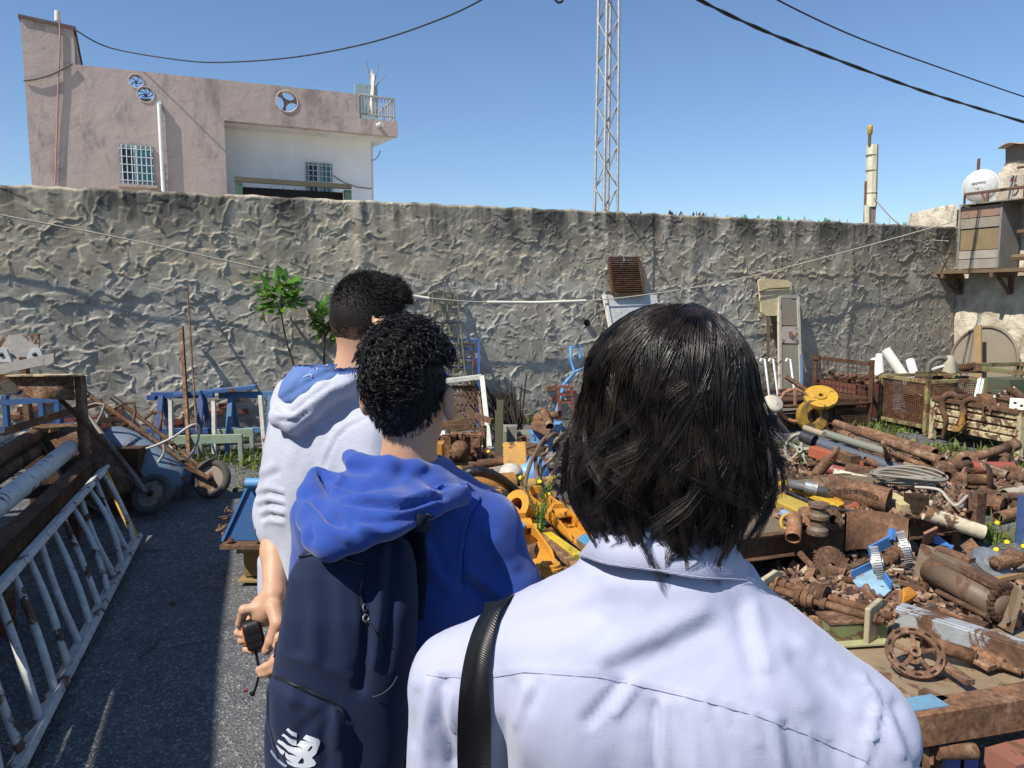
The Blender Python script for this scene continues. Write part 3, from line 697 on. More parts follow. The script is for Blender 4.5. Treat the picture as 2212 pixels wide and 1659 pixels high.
# ---- building on the right
FT = Vector((WN.x, WN.y, 0)); FN = Vector((-WT.x, -WT.y, 0))       # towards the camera along the facade, outward
def RF(u, v, off=0.0):
 r = ray(u, v); o = CORNER + FN * off
 return O + r * ((o - O).dot(FN) / r.dot(FN))
def build_right():
 q = lambda x, y, off=0.0: RF(*rb(x, y), off)
 root = thing('masonry_building', 'old cream masonry building at the right end of the wall', 'building', CORNER.copy())
 zt = q(600, 618).z - .02; L = 7.0
 nx, nz = 150, 70; m = []
 for j in range(nz + 1):
  for i in range(nx + 1):
   p = CORNER + FT * (L * i / nx) + UP * (zt * j / nz)
   d = mnoise.fractal(p * 2.1, 1, 2, 4) * .03 + mnoise.fractal(p * 7, 1, 2, 3) * .012
   m.append(p + FN * (d - .02))
 i = np.arange(nz)[:, None] * (nx + 1) + np.arange(nx)[None]
 Fq = np.stack([i, i + 1, i + nx + 2, i + nx + 1], -1).reshape(-1, 4)
 addmesh('facade', npmesh('facade', np.array([tuple(p) for p in m]) - np.array(tuple(CORNER)), Fq), 'masonry', root)
 part(root, 'roof_deck', MB().poly([CORNER + UP * (zt - .03), CORNER + FT * L + UP * (zt - .03), CORNER + FT * L - FN * 6 + UP * (zt - .03), CORNER - FN * 6 + UP * (zt - .03)], UP, .06), 'masonry')
 part(root, 'end_wall', MB().poly([CORNER - FN * .05, CORNER - FN * 6, CORNER - FN * 6 + UP * zt, CORNER - FN * .05 + UP * zt], -FT, .2), 'masonry')
 a = P(*rb(235, 660), 14.9); b = P(*rb(500, 622), 14.3)
 b2 = CORNER + FN * .02 - FT * .02 + UP * b.z; a2 = Vector((a.x, a.y, a.z))
 m = MB(); n = 12
 pts = [Vector((a2.x, a2.y, 1))] + [Vector((a2.x, a2.y, a2.z - .12)), a2 + (b2 - a2) * .06 + UP * .02] + [a2.lerp(b2, t / n) + UP * (.02 * math.sin(t * 2.3)) for t in range(2, n)] + [b2, Vector((b2.x, b2.y, 1))]
 part(root, 'stub_wall', MB().poly(pts, Vector((0, 1, 0)), .35), 'masonry')
 s = -1.1; p0 = q(740, 600, s); 
 us = [q(700, 600, s), q(735, 420, s), q(760, 390, s), q(782, 345, s), q(782, 250, s)]
 far = us[-1] + FT * 5
 part(root, 'upper_wall', MB().poly([Vector((us[0].x, us[0].y, zt)), us[1], us[2], us[3], us[4], Vector((far.x, far.y, us[4].z)), Vector((far.x, far.y, zt))], -FN, .25), 'masonry')
 gp = [q(783, 348, s + .012), q(783, 252, s + .012), q(783, 252, s + .012) + FT * 4, q(783, 340, s + .012) + FT * 4]
 part(root, 'grey_band', MB().poly(gp, FN, .01), 'stucco:77736c:0.8')
 m = MB(); e0 = q(732, 258, s + .25); N = 60; vs = []; fs = []
 for i in range(N + 1):
  f_ = i / N; w_ = .045 * math.sin(f_ * N * .75)
  p = e0 + FT * (f_ * 4.6) + UP * (w_ + f_ * .5); vs += [p, p - FN * 2.2 + UP * .15, p - UP * .012, p - FN * 2.2 + UP * .138]
 for i in range(N):
  k = 4 * i; fs += [(k, k + 4, k + 5, k + 1), (k + 2, k + 3, k + 7, k + 6), (k, k + 2, k + 6, k + 4)]
 part(root, 'corrugated_roof', m.add(vs, fs, True), 'stucco:a48d74:0.7')
 b0 = q(350, 1030, .55); b1 = q(520, 1022, .55)
 sz = q(500, 1012, .45).z
 sh = MB()
 for off, w_, e in ((.18, .22, 0), (.42, .22, .28)):
  s0 = CORNER + FN * off - FT * (.15 + e) + UP * (sz - .04); sh.bar(s0, s0 + FT * 5, w_ - .012, .06)
 part(root, 'shelf_plank', sh, 'wood:7d6a4e')
 for x in (490, 800):
  c = q(x, 1060, .1); c = CORNER + FT * (c - CORNER).dot(FT)
  part(root, 'bracket', MB().bar(c + FN * .0 + UP * (sz - .11), c + FN * .55 + UP * (sz - .11), .06, .08).bar(c + FN * .03 + UP * (sz - .42), c + FN * .03 + UP * (sz - .14), .06, .06, FN).bar(c + FN * .04 + UP * (sz - .42), c + FN * .36 + UP * (sz - .14), .05, .04, FN), 'chip:4b3a30:0.6')
 m = MB(); z1 = q(490, 552, -.1).z; r0 = CORNER - FN * .1 + FT * .02
 m.tube([r0 + UP * zt, r0 + UP * z1, r0 + FT * 3.5 + UP * (z1 + .0)], .028, 6)
 for d in (.42, 1.05, 1.7, 2.4): m.tube([r0 + FT * d + UP * zt, r0 + FT * d + UP * (z1 + (.35 if d == 1.05 else 0))], .028, 6)
 m.tube([r0 + FT * .42 + UP * (zt + .05), r0 + FT * .3 + UP * z1], .016, 5)
 m.tube([r0 + FT * .9 + UP * (z1 + .33), r0 + FT * 3 + UP * (z1 + .36)], .022, 5)
 part(root, 'roof_railing', m, 'chip:6f4a40:0.6')
 cb = thing('wooden_cupboard', 'weathered plank cupboard on the shelf of the masonry building', 'cupboard', CORNER + FT * .4 + FN * .2 + UP * sz)
 s0 = (q(490, 1000, .5) - CORNER).dot(FT); s1 = (q(728, 1000, .5) - CORNER).dot(FT); zc = q(600, 620, .5).z
 c0 = CORNER + FT * s0 + FN * .5; c1 = CORNER + FT * s1 + FN * .5
 hgt = zc - sz; rows = [(0, .15, 'wood:a89f90'), (.16, .29, 'wood:b3aa9a'), (.30, .64, 'wood:94815f'), (.65, .81, 'wood:a09684'), (.82, 1.0, 'chip:9a7a68:0.35')]
 for k, (f0, f1, mt) in enumerate(rows):
  d = -.02 if k == 2 else 0
  part(cb, 'plank', MB().bar(c0 + UP * (sz + hgt * (f0 + f1) / 2 - .0) + FN * d, c1 + UP * (sz + hgt * (f0 + f1) / 2) + FN * d, .03, hgt * (f1 - f0)), mt, .004)
 part(cb, 'side_panel', MB().bar(c1 + FT * .02 + UP * sz, c1 + FT * .02 + UP * (zc + .02), .03, .48, FN).xf(Matrix.Translation(-FN * .22)), 'wood:8f8b84')
 part(cb, 'side_panel', MB().bar(c0 - FT * .02 + UP * sz, c0 - FT * .02 + UP * (zc + .02), .03, .48, FN).xf(Matrix.Translation(-FN * .22)), 'wood:8f8b84')
 part(cb, 'top_board', MB().bar(c0 + UP * (zc + .035) - FN * .2, c1 + FT * 1.2 + UP * (zc + .035) - FN * .2, .58, .02), 'wood:8d8573')
 for k, (d, z, mt) in enumerate(((.35, .12, 'wood:6b4f33'), (.7, .16, 'wood:94815f'), (.5, .55, 'wood:7d5d40'))):
  solo('plank_stack', ('dark short board low on the shelf right of the cupboard', 'pale board on the shelf at the right edge of the picture', 'brown board higher up right of the cupboard')[k], 'board', MB().bar(c1 + FT * (.15 + .05 * k) + UP * (sz + .02 + z) - FN * .15, c1 + FT * (1.4 + d) + UP * (sz + .02 + z) - FN * .15, .2, .05), mt)
 pl = [q(790, 600, -.35), q(882, 590, -.35), q(885, 425, -.35), q(790, 430, -.35)]
 sg = thing('metal_plate', 'grey sheet metal plate with faded red marks on the roof railing', 'plate', pl[0])
 part(sg, 'sheet', MB().poly(pl, FN, .012), 'chip:b9b5aa:0.15')
 m = MB(); c = q(838, 515, -.325); m.tube([c + FT * (.09 * math.cos(a) - .03) + UP * .09 * math.sin(a) for a in np.linspace(-1.4, 1.3, 9)], .012, 5); part(sg, 'rust_mark', m, 'rust:1.4:1')
 m = MB()
 for i in range(6): p = q(812 + i * 7, 463, -.33); m.bar(p, p + UP * .07 + FT * .01 * (-1) ** i, .012, .006, FN)
 part(sg, 'faded_lettering', m, 'plain:9c5a48:0.9')
 dc = q(625, 497, -.35); view = (O - dc).normalized(); dn_ = (view * .9 + Vector((-.35, 0, .12))).normalized()
 Rr = (P(*rb(625, 395), dc.y) - P(*rb(625, 600), dc.y)).length / 2
 ds = thing('satellite_dish', 'round white satellite dish with rust spots on the roof corner', 'dish', Vector((dc.x, dc.y, zt)))
 pr = [(0, -.10), (Rr * .3, -.09), (Rr * .6, -.06), (Rr * .85, -.02), (Rr, .02), (Rr, .0), (Rr * .85, -.04), (Rr * .6, -.085), (Rr * .3, -.115), (0, -.125)]
 prf = [(r_, -h_) for r_, h_ in pr]                      # seen from behind: bulges towards the yard
 part(ds, 'reflector', MB().lathe(prf, dc, dn_, 36), 'chip:cfd2d0:0.2:0.3')
 part(ds, 'rim', MB().ring(dc - dn_ * .01, dn_, Rr, .014, 36, 6), 'paint:cfd3d3:0.5')
 part(ds, 'mount', MB().tube([dc - dn_ * .05, Vector((dc.x, dc.y + .15, dc.z - .1)), Vector((dc.x, dc.y + .15, zt - .02))], .03, 6), 'rust')
 part(ds, 'mast_stub', MB().tube([Vector((dc.x + .03, dc.y + .15, zt)), Vector((dc.x + .03, dc.y + .15, dc.z + Rr + .22))], .028, 6), 'rust:1.2:1')
 cu = bpy.data.curves.new('txt', 'FONT'); cu.body = 'PROFAN'; cu.size = Rr * .2; cu.shear = .3; cu.extrude = .002; cu.align_x = 'CENTER'
 to = bpy.data.objects.new('txt', cu); COL.objects.link(to)
 bpy.context.view_layer.update(); me = bpy.data.meshes.new_from_object(to.evaluated_get(bpy.context.evaluated_depsgraph_get()))
 bpy.data.objects.remove(to)
 x_, y_, z_ = frame(dn_); rx = -x_ if x_.x < 0 else x_; Rm = Matrix((rx, y_, rx.cross(y_))).transposed().to_4x4()
 me.transform(Matrix.Rotation(.12, 4, 'Z')); me.transform(Rm); me.materials.clear()
 o = addmesh('lettering', me, 'plain:3a3a3a:0.8', ds); o.location = dc + dn_ * .128 + UP * .03 - wloc(ds)
 cd = q(640, 1590, .22); Rd = (q(640, 1375, .22).z - cd.z); cd.z = max(cd.z, Rd + .02)
 nd = (FN + UP * .14).normalized()
 di = thing('round_cover', 'large round mesh covered disc leaning on the cream building', 'disc', Vector((cd.x, cd.y, 0)))
 part(di, 'rim', MB().ring(cd, nd, Rd, .028, 44, 7), 'chip:7b7465:0.3')
 part(di, 'face', MB().disc(cd - nd * .012, nd, Rd * .985, .012, 44), 'stucco:8d8474:0.4')
 pk = q(610, 1362, .42); pb = q(618, 1700, .62)
 solo('wooden_plank', 'upright sandy wooden plank leaning across the round disc', 'plank', MB().bar(Vector((pb.x, pb.y, .01)), pk, .125, .04, FN), 'wood:a98d62', bevel=.004)
build_right()
# ---- tin shed on the left, out of the picture, whose shadow lies across the yard
@mdef('tin')
def _(name):
 t = NT(name); return t.done(rustcol(t, 1.4), .7, None, spec=.4)
def build_shed():
 hgt = 3.1; k = hgt / SUN.z
 back = lambda g: g + SUN * k
 e_far = back(G(497, 1076)); e_near = back(G(440, 1640)); d = (e_near - e_far).normalized(); d.z = 0
 nrm = Vector((-d.y, d.x, 0)); nrm = nrm if nrm.x < 0 else -nrm
 far = e_far; near = e_far + d * 9.0
 root = thing('tin_shed', 'corrugated tin lean-to shed left of the yard, outside the picture', 'shed', Vector((far.x, far.y, 0)))
 def gap(u0, v0, u1, v1, dz):                      # hole added in the unseen roof, shaped to drop a patch of sun
  c = [back(G(u0, v0)), back(G(u1, v0)), back(G(u1 - dz, v1)), back(G(u0 - dz, v1))]
  return c
 holes = [gap(152, 1490, 232, 1670, 62), gap(296, 1150, 352, 1168, 2), gap(-40, 1545, 22, 1590, 4), gap(150, 1462, 165, 1490, 3)]
 part(root, 'roof', MB().poly([far, near, near + nrm * 4.5, far + nrm * 4.5], UP, .03, holes), 'tin')
 for i in range(4):
  p = far + d * (.15 + 2.9 * i) + nrm * .25; part(root, 'post', MB().tube([Vector((p.x, p.y, 0)), p], .05, 8), 'rust')
 w0, w1 = far + nrm * 4.4, near + nrm * 4.4
 part(root, 'back_wall', MB().poly([Vector((w0.x, w0.y, 0)), Vector((w1.x, w1.y, 0)), w1, w0], -nrm, .03), 'tin')
build_shed()
# ================================================================== LEFT SIDE AND MIDDLE OF THE YARD
R_ = random.Random(77)
def gz(p, z): q = Vector(p); q.z = z; return q
def lerp3(a, b, t): return Vector(a) + (Vector(b) - Vector(a)) * t
def arc(p0, p1, sag, n=10, side=Vector((0, 0, 1))):
 return [lerp3(p0, p1, i / n) + side * (sag * math.sin(math.pi * i / n)) for i in range(n + 1)]
def spline(pts, n=8):
 q = []; pts = [Vector(p) for p in pts]
 for k in range(len(pts) - 1):
  p0 = pts[max(k - 1, 0)]; p1 = pts[k]; p2 = pts[k + 1]; p3 = pts[min(k + 2, len(pts) - 1)]
  for i in range(n):
   f_ = i / n
   q.append(.5 * ((2 * p1) + (p2 - p0) * f_ + (2 * p0 - 5 * p1 + 4 * p2 - p3) * f_ ** 2 + (3 * p1 - p0 - 3 * p2 + p3) * f_ ** 3))
 return q + [pts[-1]]
# ---- ladder lying on its edge against the pipe rack
def build_ladder():
 lo0, lo1 = G(34, 1659, .035), G(296, 1160, .035); d = (lo1 - lo0); lo0 = lo0 - d * .35
 hi1 = G(226, 1012, .46); hi0 = G(0, 1266, .46); dh = (hi1 - hi0).normalized()
 L = (lo1 - lo0).length; hi0 = hi1 - dh * L
 root = thing('ladder', 'paint-splashed white metal ladder lying on its side in the shade', 'ladder', lo0.lerp(lo1, .5))
 nrm = (lo1 - lo0).cross(hi1 - lo1).normalized()
 part(root, 'rail', MB().chan(lo0, lo1, .075, .03, .005, nrm), 'chip:cfd0cb:0.38:0.5', .002)
 part(root, 'rail', MB().chan(hi0, hi1, .075, .03, .005, nrm), 'chip:cfd0cb:0.4:0.5', .002)
 n = 16
 for i in range(n):
  t = (i + .5) / n
  a, b = lo0.lerp(lo1, t), hi0.lerp(hi1, t)
  bend = R_.uniform(-.02, .035)
  part(root, 'rung', MB().tube(arc(a, b, bend, 6, nrm), .017, 8), 'chip:d4d3cd:0.4')
 part(root, 'end_rung', MB().tube([lerp3(lo1, lo0, .012), lerp3(hi1, hi0, .012)], .024, 8), 'chip:d8a818:0.15')
build_ladder()
# ---- rack of pipes
def build_rack():
 D = Vector((.31, -.95, 0)).normalized(); LFT = Vector((-.95, -.31, 0))
 pb = P(184, 990, 5.75); post = gz(pb, 0)
 top = P(184, 812, 5.75).z
 root = thing('pipe_rack', 'rusty steel rack frame holding long pipes at the left edge', 'rack', post)
 part(root, 'post', MB().chan(post, gz(post, top), .075, .05, .007, (0, 1, 0)), 'rust:1.1', .002)
 pl = post + LFT * 2.0
 part(root, 'post', MB().chan(pl, gz(pl, top), .075, .05, .007, (0, 1, 0)), 'rust:.9')
 a = gz(post, top + .01) + Vector((.03, 0, 0)); b = a + Vector((-.53, -.02, .0))
 part(root, 'top_angle', MB().ext([(-.10, -.004), (.02, -.004), (.02, .004), (-.10, .004)], b, a, (0, 0, 1)), 'chip:c9b98f:0.5')
 part(root, 'gusset_plate', MB().poly([a - Vector((.05, .05, .008)), b - Vector((0, .05, .008)), b + Vector((.16, -.05, -.16)), b + Vector((.22, -.05, -.17)), a + Vector((-.05, -.05, -.19))], (0, -1, 0), .008), 'rust:1.5')
 part(root, 'bolt', MB().lathe([(0, 0), (.014, 0), (.014, .04), (0, .04)], a + Vector((-.12, -.058, -.055)), (0, -1, 0), 8), 'rust')
 part(root, 'cross_bar', MB().bar(gz(post, top - .06) + Vector((-.5, .03, 0)), gz(pl, top - .06), .05, .15), 'chip:8a8378:0.55')
 part(root, 'brace', MB().tube([P(*l1(280, 715), 5.72), P(*l1(380, 830), 5.8), P(*l1(640, 1085), 5.6)], .018, 6), 'rust:.7')
 f1 = P(192, 1005, 5.7); f1.z = .40; f0 = f1 + D * 4.2
 part(root, 'side_beam', MB().ibeam(f0, f1, .10, .16, .014), 'rust:.85', .002)
 g1 = f1 + LFT * 1.9; part(root, 'side_beam', MB().ibeam(g1 + D * 4.2, g1, .10, .16, .014), 'rust:.85')
 for t in (.12, .5, .9):
  p = lerp3(f1, f0, t); part(root, 'bearer', MB().chan(gz(p, .36) + LFT * .05, gz(p, .36) + LFT * 1.85, .08, .06, .007), 'rust')
  part(root, 'foot', MB().bar(gz(p, 0), gz(p, .31), .07, .07, (0, 1, 0)), 'rust')
 spec = [((152, 968), 5.55, .545, .062, 4.6, 'chip:dfe2de:0.34', 'whitish pitted pipe nearest the ladder on the pipe rack'),
   ((100, 958), 5.6, .50, .055, 4.6, 'rust:1.7', 'brown rusty pipe second from the ladder on the pipe rack'),
   ((88, 932), 5.75, .62, .055, 4.6, 'rust:1.2', 'dark brown pipe behind the two front pipes on the rack'),
   ((55, 948), 5.5, .60, .06, 4.6, 'chip:b4b6b4:0.45', 'grey worn pipe further left on the pipe rack'),
   ((14, 942), 5.4, .66, .05, 4.4, 'chip:d8d2c0:0.2', 'cream plastic pipe end at the far left of the rack')]
 for k, ((u, v), d, z, r, L, mt, lb) in enumerate(spec):
  p = G(u, v, z); q = p + D * L + Vector((.0, 0, R_.uniform(-.02, .02)))
  solo('steel_pipe', lb, 'pipe', MB().pipe(p, q, r, None, 18), mt)
 a = P(222, 874, 6.6); b = P(14, 941, 4.9)
 solo('angle_bar', 'long rusty angle bar jutting past the rack post towards the wall', 'bar', MB().angle(b, a, .055, .007), 'rust:1.4:1')
 a = P(250, 868, 6.3); b = P(150, 930, 5.6); b.z = .7
 for k, (u0, v0, u1, v1, d0, d1, w_, mt, lb) in enumerate((
   (100, 930, 245, 905, 5.9, 6.6, .07, 'wood:a8895a', 'pale timber offcut lying behind the rack post'),
   (165, 952, 262, 935, 6.2, 6.5, .06, 'rust:1.3:1', 'flat rusty strip lying beside the timber offcut'),
   (175, 962, 228, 955, 6.0, 6.2, .06, 'wood:c7b284', 'short cream board end under the rusty strip'))):
  pa, pb = P(u0, v0, d0), P(u1, v1, d1)
  solo('offcut', lb, 'offcut', MB().bar(pa, pb, w_, .03), mt)
  for q in (pa, pb): pass
 tb = P(190, 965, 6.2); tb.z = 0
 solo('trestle_block', 'dark squat rusty block carrying the boards behind the rack', 'block', MB().box((tb.x, tb.y + .05, .24), (.9, .35, .46)).jitter(.015, 2), 'rust:.6')
build_rack()
# ---- blue frames near the wall, left edge
def build_blue_left():
 d = 7.1
 root = thing('blue_scaffold', 'blue painted steel frame behind the pipe rack at the left', 'scaffold', gz(P(60, 950, d), 0))
 q = lambda x, y, dd=d: P(*l1(x, y), dd)
 part(root, 'top_rail', MB().bar(q(-250, 862), q(380, 822), .05, .05), 'chip:23598f:0.12')
 part(root, 'lower_rail', MB().bar(q(-250, 1025), q(480, 985), .05, .05), 'chip:1f4f82:0.15')
 for x in (-120, 38, 262, 362):
  part(root, 'upright', MB().bar(gz(q(x, 900), .0), gz(q(x, 900), q(x, 800 if x == 38 else 832).z), .045, .045, (0, 1, 0)), 'chip:23598f:0.15')
 d2 = 7.5
 part(root, 'top_rail', MB().bar(P(*l1(-200, 785), d2), P(*l1(230, 780), d2), .04, .04), 'chip:2b619a:0.15')
 part(root, 'back_upright', MB().bar(gz(P(*l1(355, 900), d2), 0), P(*l1(355, 825), d2), .05, .05, (0, 1, 0)), 'chip:4f84c0:0.15')
build_blue_left()
# ---- chipped white machine guard at the left edge
def build_guard():
 d = 7.3; q = lambda x, y, dd=d: P(*l1(x, y), dd)
 root = thing('machine_guard', 'chipped white sheet metal machine guard at the left picture edge', 'guard', gz(q(60, 700), 0))
 part(root, 'side_sheet', MB().poly([q(-300, 570), q(205, 570), q(248, 545), q(248, 418), q(-300, 440)], (0, -1, 0), .02), 'chip:b3b0aa:0.36')
 part(root, 'skirt', MB().poly([q(-300, 640, d - .1), q(0, 610, d - .1), q(345, 535, d - .1), q(345, 598, d - .1), q(0, 668, d - .1), q(-300, 690, d - .1)], (0, -1, 0), .03), 'chip:b5b1aa:0.36')
 for x in (20, 228):
  c = q(x, 545, d - .05)
  part(root, 'lug', MB().poly([c + Vector((-.09, 0, -.07)), c + Vector((.09, 0, -.07)), c + Vector((.05, 0, .05)), c + Vector((0, 0, .07)), c + Vector((-.05, 0, .05))], (0, -1, 0), .025), 'chip:c9ccd0:0.15')
  part(root, 'lug_bolt', MB().lathe([(0, .026), (.02, .026), (.02, .04), (0, .04)], c, (0, -1, 0), 8), 'plain:22252a:0.6')
 for x in (-200, 150):
  part(root, 'stand', MB().bar(gz(q(x, 600), 0), q(x, 560), .06, .06, (0, 1, 0)), 'rust')
 part(root, 'base_sheet', MB().poly([q(-300, 690, d + .1), q(200, 660, d + .1), q(120, 780, d + .1), q(-300, 790, d + .1)], (0, -1, 0), .02), 'chip:6f665e:0.6')
build_guard()
# ---- wheelbarrows
def wheelbarrow(label, wheel, tip, zdir, sc, tray_m, frame_m, wr=.17):
 X = (tip - wheel).normalized(); Z = (zdir - X * zdir.dot(X)).normalized(); Y = Z.cross(X)
 def T(x, y, z): return wheel + (X * x + Y * y + Z * z) * sc
 root = thing('wheelbarrow', label, 'wheelbarrow', gz(wheel, 0))
 wl = part(root, 'wheel', MB().ring(wheel, Y, wr * .80, wr * .2, 26, 9), 'rubber:4a4640:0.85')
 m = MB().disc(wheel, Y, wr * .66, .03, 20, wr * .16)
 part(wl, 'rim', m, 'chip:8b8273:0.4'); part(wl, 'hub', MB().lathe([(0, -.07), (.022, -.07), (.022, .07), (0, .07)], wheel, Y, 10), 'rust:.7')
 for s in (-1, 1):
  part(root, 'handle', MB().tube([T(-.02, s * .08, 0), T(.45, s * .14, .03), T(.95, s * .24, .06), T(1.38, s * .27, .10)], .019, 8), frame_m)
  part(root, 'grip', MB().tube([T(1.24, s * .263, .09), T(1.41, s * .272, .103)], .025, 8), 'rubber:1b1b1c')
  part(root, 'leg', MB().tube([T(.78, s * .20, .05), T(.84, s * .21, -.05), T(.90, s * .21, -.10), T(.96, s * .22, -.05), T(1.0, s * .24, .06)], .012, 6), frame_m)
 sec = [(.12, .12, .12, .38), (.2, .20, .04, .40), (.45, .25, .05, .42), (.72, .27, .07, .43), (.9, .30, .14, .43), (1.0, .32, .30, .43)]
 vs = []; n = 18
 for (x, hw, zb, zt) in sec:
  for i in range(n + 1):
   a = math.pi * i / n; c, s_ = math.cos(a), math.sin(a)
   yy = math.copysign(abs(c) ** .5, c); zz = abs(s_) ** .5
   fl = 1.0 + .28 * (1 - zz)
   vs.append(T(x, yy * hw * fl, zt + (zb - zt) * zz))
 fs = [(r * (n + 1) + i, r * (n + 1) + i + 1, (r + 1) * (n + 1) + i + 1, (r + 1) * (n + 1) + i) for r in range(len(sec) - 1) for i in range(n)]
 m = MB().add(vs, fs, True); k = (len(sec) - 1) * (n + 1)
 m.add(vs[:n + 1], [tuple(range(n + 1))]); m.add(vs[k:], [tuple(reversed(range(n + 1)))])
 part(root, 'tub', m, tray_m)
 rim = [vs[r * (n + 1)] for r in range(len(sec))] + [vs[r * (n + 1) + n] for r in reversed(range(len(sec)))]
 part(root, 'tub_rim', MB().tube(rim, .012 * sc, 6, closed=True), frame_m)
 part(root, 'wheel_bracket', MB().bar(T(0, -.09, 0), T(.22, -.11, .05), .03, .008).bar(T(0, .09, 0), T(.22, .11, .05), .03, .008), frame_m)
w1 = P(457, 1034, 6.35); w1.z = .165
wheelbarrow('blue wheelbarrow tipped up on its nose beside the leaning rods', w1, P(238, 842, 6.7), Vector((-.7, -.15, -.65)), .98, 'chip:667c90:0.42', 'rust:.9')
w2 = P(328, 1088, 5.85); w2.z = .16
wheelbarrow('rusty brown wheelbarrow tipped up in front of the blue one', w2, P(205, 852, 6.5), Vector((-.85, -.1, -.45)), .95, 'rust:1.0', 'chip:77706a:0.5')
# ---- rods leaning on the wall
def lean(name, label, a, b, r, mat, cat='rod', sq=False):
 m = MB().bar(a, b, r * 2, r * 2, (0, 1, 0)) if sq else MB().tube([a, b], r, 7)
 return solo(name, label, cat, m, mat)
lean('steel_rod', 'tall thin rusty rod leaning on the wall by the wheelbarrow', gz(P(430, 1008, 7.7), 0.0), W(404, 614, .1), .011, 'rust:1.4')
lean('steel_bar', 'shorter thicker rusty bar leaning left of the tall rod', gz(P(410, 998, 7.6), 0.0), W(392, 706, .12), .018, 'rust:1.3', 'bar', True)
rng = thing('wire_loop', 'bent pale wire loop caught on the blue wheelbarrow handles', 'wire', P(390, 975, 6.3))
part(rng, 'wire', MB().tube(spline([P(*l1(850, 1148), 6.25), P(*l1(960, 1115), 6.2), P(*l1(1080, 1060), 6.2), P(*l1(1185, 990), 6.25), P(*l1(1235, 995), 6.3), P(*l1(1230, 1090), 6.3), P(*l1(1165, 1210), 6.3)]), .010, 6), 'chip:c9c7c0:0.2')
part(rng, 'tail', MB().tube(spline([P(*l1(1015, 1105), 6.2), P(*l1(1020, 1160), 6.2), P(*l1(985, 1215), 6.22)]), .010, 6), 'chip:c9c7c0:0.2')
# ---- blue trestles, white posts and green bench along the wall
def build_trestles():
 d = 8.15; q = lambda x, y, dd=d: P(*l1(x, y), dd)
 for k, (xs, mat, lb) in enumerate((((945, 1010, 1300, 1330), 'chip:1c4f8e:0.12', 'dark blue trestle frame nearest the leaning rods'), ((1365, 1440, 1690, 1720), 'chip:3f7cab:0.12', 'lighter blue trestle frame behind the white hoodie'))):
  root = thing('trestle', lb, 'trestle', gz(q(xs[1], 1000), 0))
  x0, a, b, x1 = xs; dd = d + (.0, .12)[k]
  part(root, 'top_rail', MB().bar(q(x0, 800, dd), q(x1, 795, dd), .05, .07), mat, .003)
  part(root, 'bottom_rail', MB().bar(q(x0 - 30, 1018, dd), q(x1, 1022 - 8 * k, dd), .05, .055), mat, .003)
  for x in (a, b - 40 * (k == 0)):
   for off, tz in ((-.13, 1), (.13, 0)):
    p = q(x, 800, dd); part(root, 'leg', MB().bar(gz(p, 0) + Vector((0, off * 1.6, 0)), p + Vector((0, off * .2, 0)), .055, .03, (0, 1, 0)), mat, .003)
  if k == 0:
   part(root, 'end_bracket', MB().bar(q(945, 800, dd - .04), q(945, 830, dd - .04), .09, .06, (0, 1, 0)), mat, .003)
 solo('painted_board', 'long board with blue edge and white top lying on the trestles', 'board', MB().bar(q(1085, 800, d - .02), q(1595, 748, d + .1), .11, .045), 'chip:3a6aa5:0.3', bevel=.003)
 for k, (x, y0, y1, dd, lb) in enumerate(((1062, 830, 1050, 7.95, 'thin white post between the rods and the dark blue trestle'), (1330, 835, 1060, 7.95, 'thin white post between the two blue trestles'), (1620, 800, 1235, 7.75, 'taller rusty white post beside the white hoodie'))):
  top = q(x, y0, dd + .1); solo('steel_post', lb, 'post', MB().bar(gz(q(x + (35 if k == 2 else 0), y1, dd), .0), top, .04, .04, (0, 1, 0)), 'chip:d7d4c8:0.28', bevel=.002)
 root = thing('bench', 'low pale green metal bench under the blue trestles', 'bench', gz(q(1300, 1100, 7.8), 0))
 a, b = q(1085, 1078, 7.8), q(1508, 1068, 7.8); dz = Vector((0, .35, 0))
 part(root, 'seat_rail', MB().bar(a, b, .04, .09), 'chip:8fa38c:0.15', .003); part(root, 'seat_rail', MB().bar(a + dz, b + dz, .04, .09), 'chip:8fa38c:0.15', .003)
 for p in (lerp3(a, b, .04), lerp3(a, b, .38), lerp3(a, b, .97)):
  for e in (Vector((0, 0, 0)), dz): part(root, 'leg', MB().bar(gz(p + e, 0), p + e - Vector((0, 0, .04)), .045, .045, (0, 1, 0)), 'chip:8fa38c:0.15', .003)
build_trestles()
# ---- saplings
@mdef('leaf')
def _(name, h='4c7629'):
 t = NT(name); b = hexc(h); rv = t.rndv()
 c = t.mix(rv, tuple(x * .6 for x in b), tuple(min(1, x * 1.6) for x in b))
 m = t.done(c, .42, t.bump(t.noise(30, 2), .002, .4), spec=.5)
 tr = t.n('ShaderNodeBsdfTranslucent'); t.set(tr.inputs[0], t.mix(.5, c, (.25, .42, .05)))
 mx = t.n('ShaderNodeMixShader'); mx.inputs[0].default_value = .3
 t.L(t.b.outputs[0], mx.inputs[1]); t.L(tr.outputs[0], mx.inputs[2]); t.L(mx.outputs[0], t.out.inputs[0])
 return m
def leaf_mesh(name, L, wd, curl=.25, mat='leaf'):
 n = 6; vs = []; fs = []
 for i in range(n + 1):
  f_ = i / n; w_ = wd * math.sin(math.pi * min(1, f_ * .93 + .05)) ** .8 * (1 - .15 * f_)
  z = -curl * L * f_ * f_
  vs += [(-w_ / 2, f_ * L, z + w_ * .18), (0, f_ * L, z), (w_ / 2, f_ * L, z + w_ * .18)]
 for i in range(n):
  k = 3 * i; fs += [(k, k + 1, k + 4, k + 3), (k + 1, k + 2, k + 5, k + 4)]
 me = MB().add(vs, fs, True).mesh(name); me.materials.append(M(mat)); return me
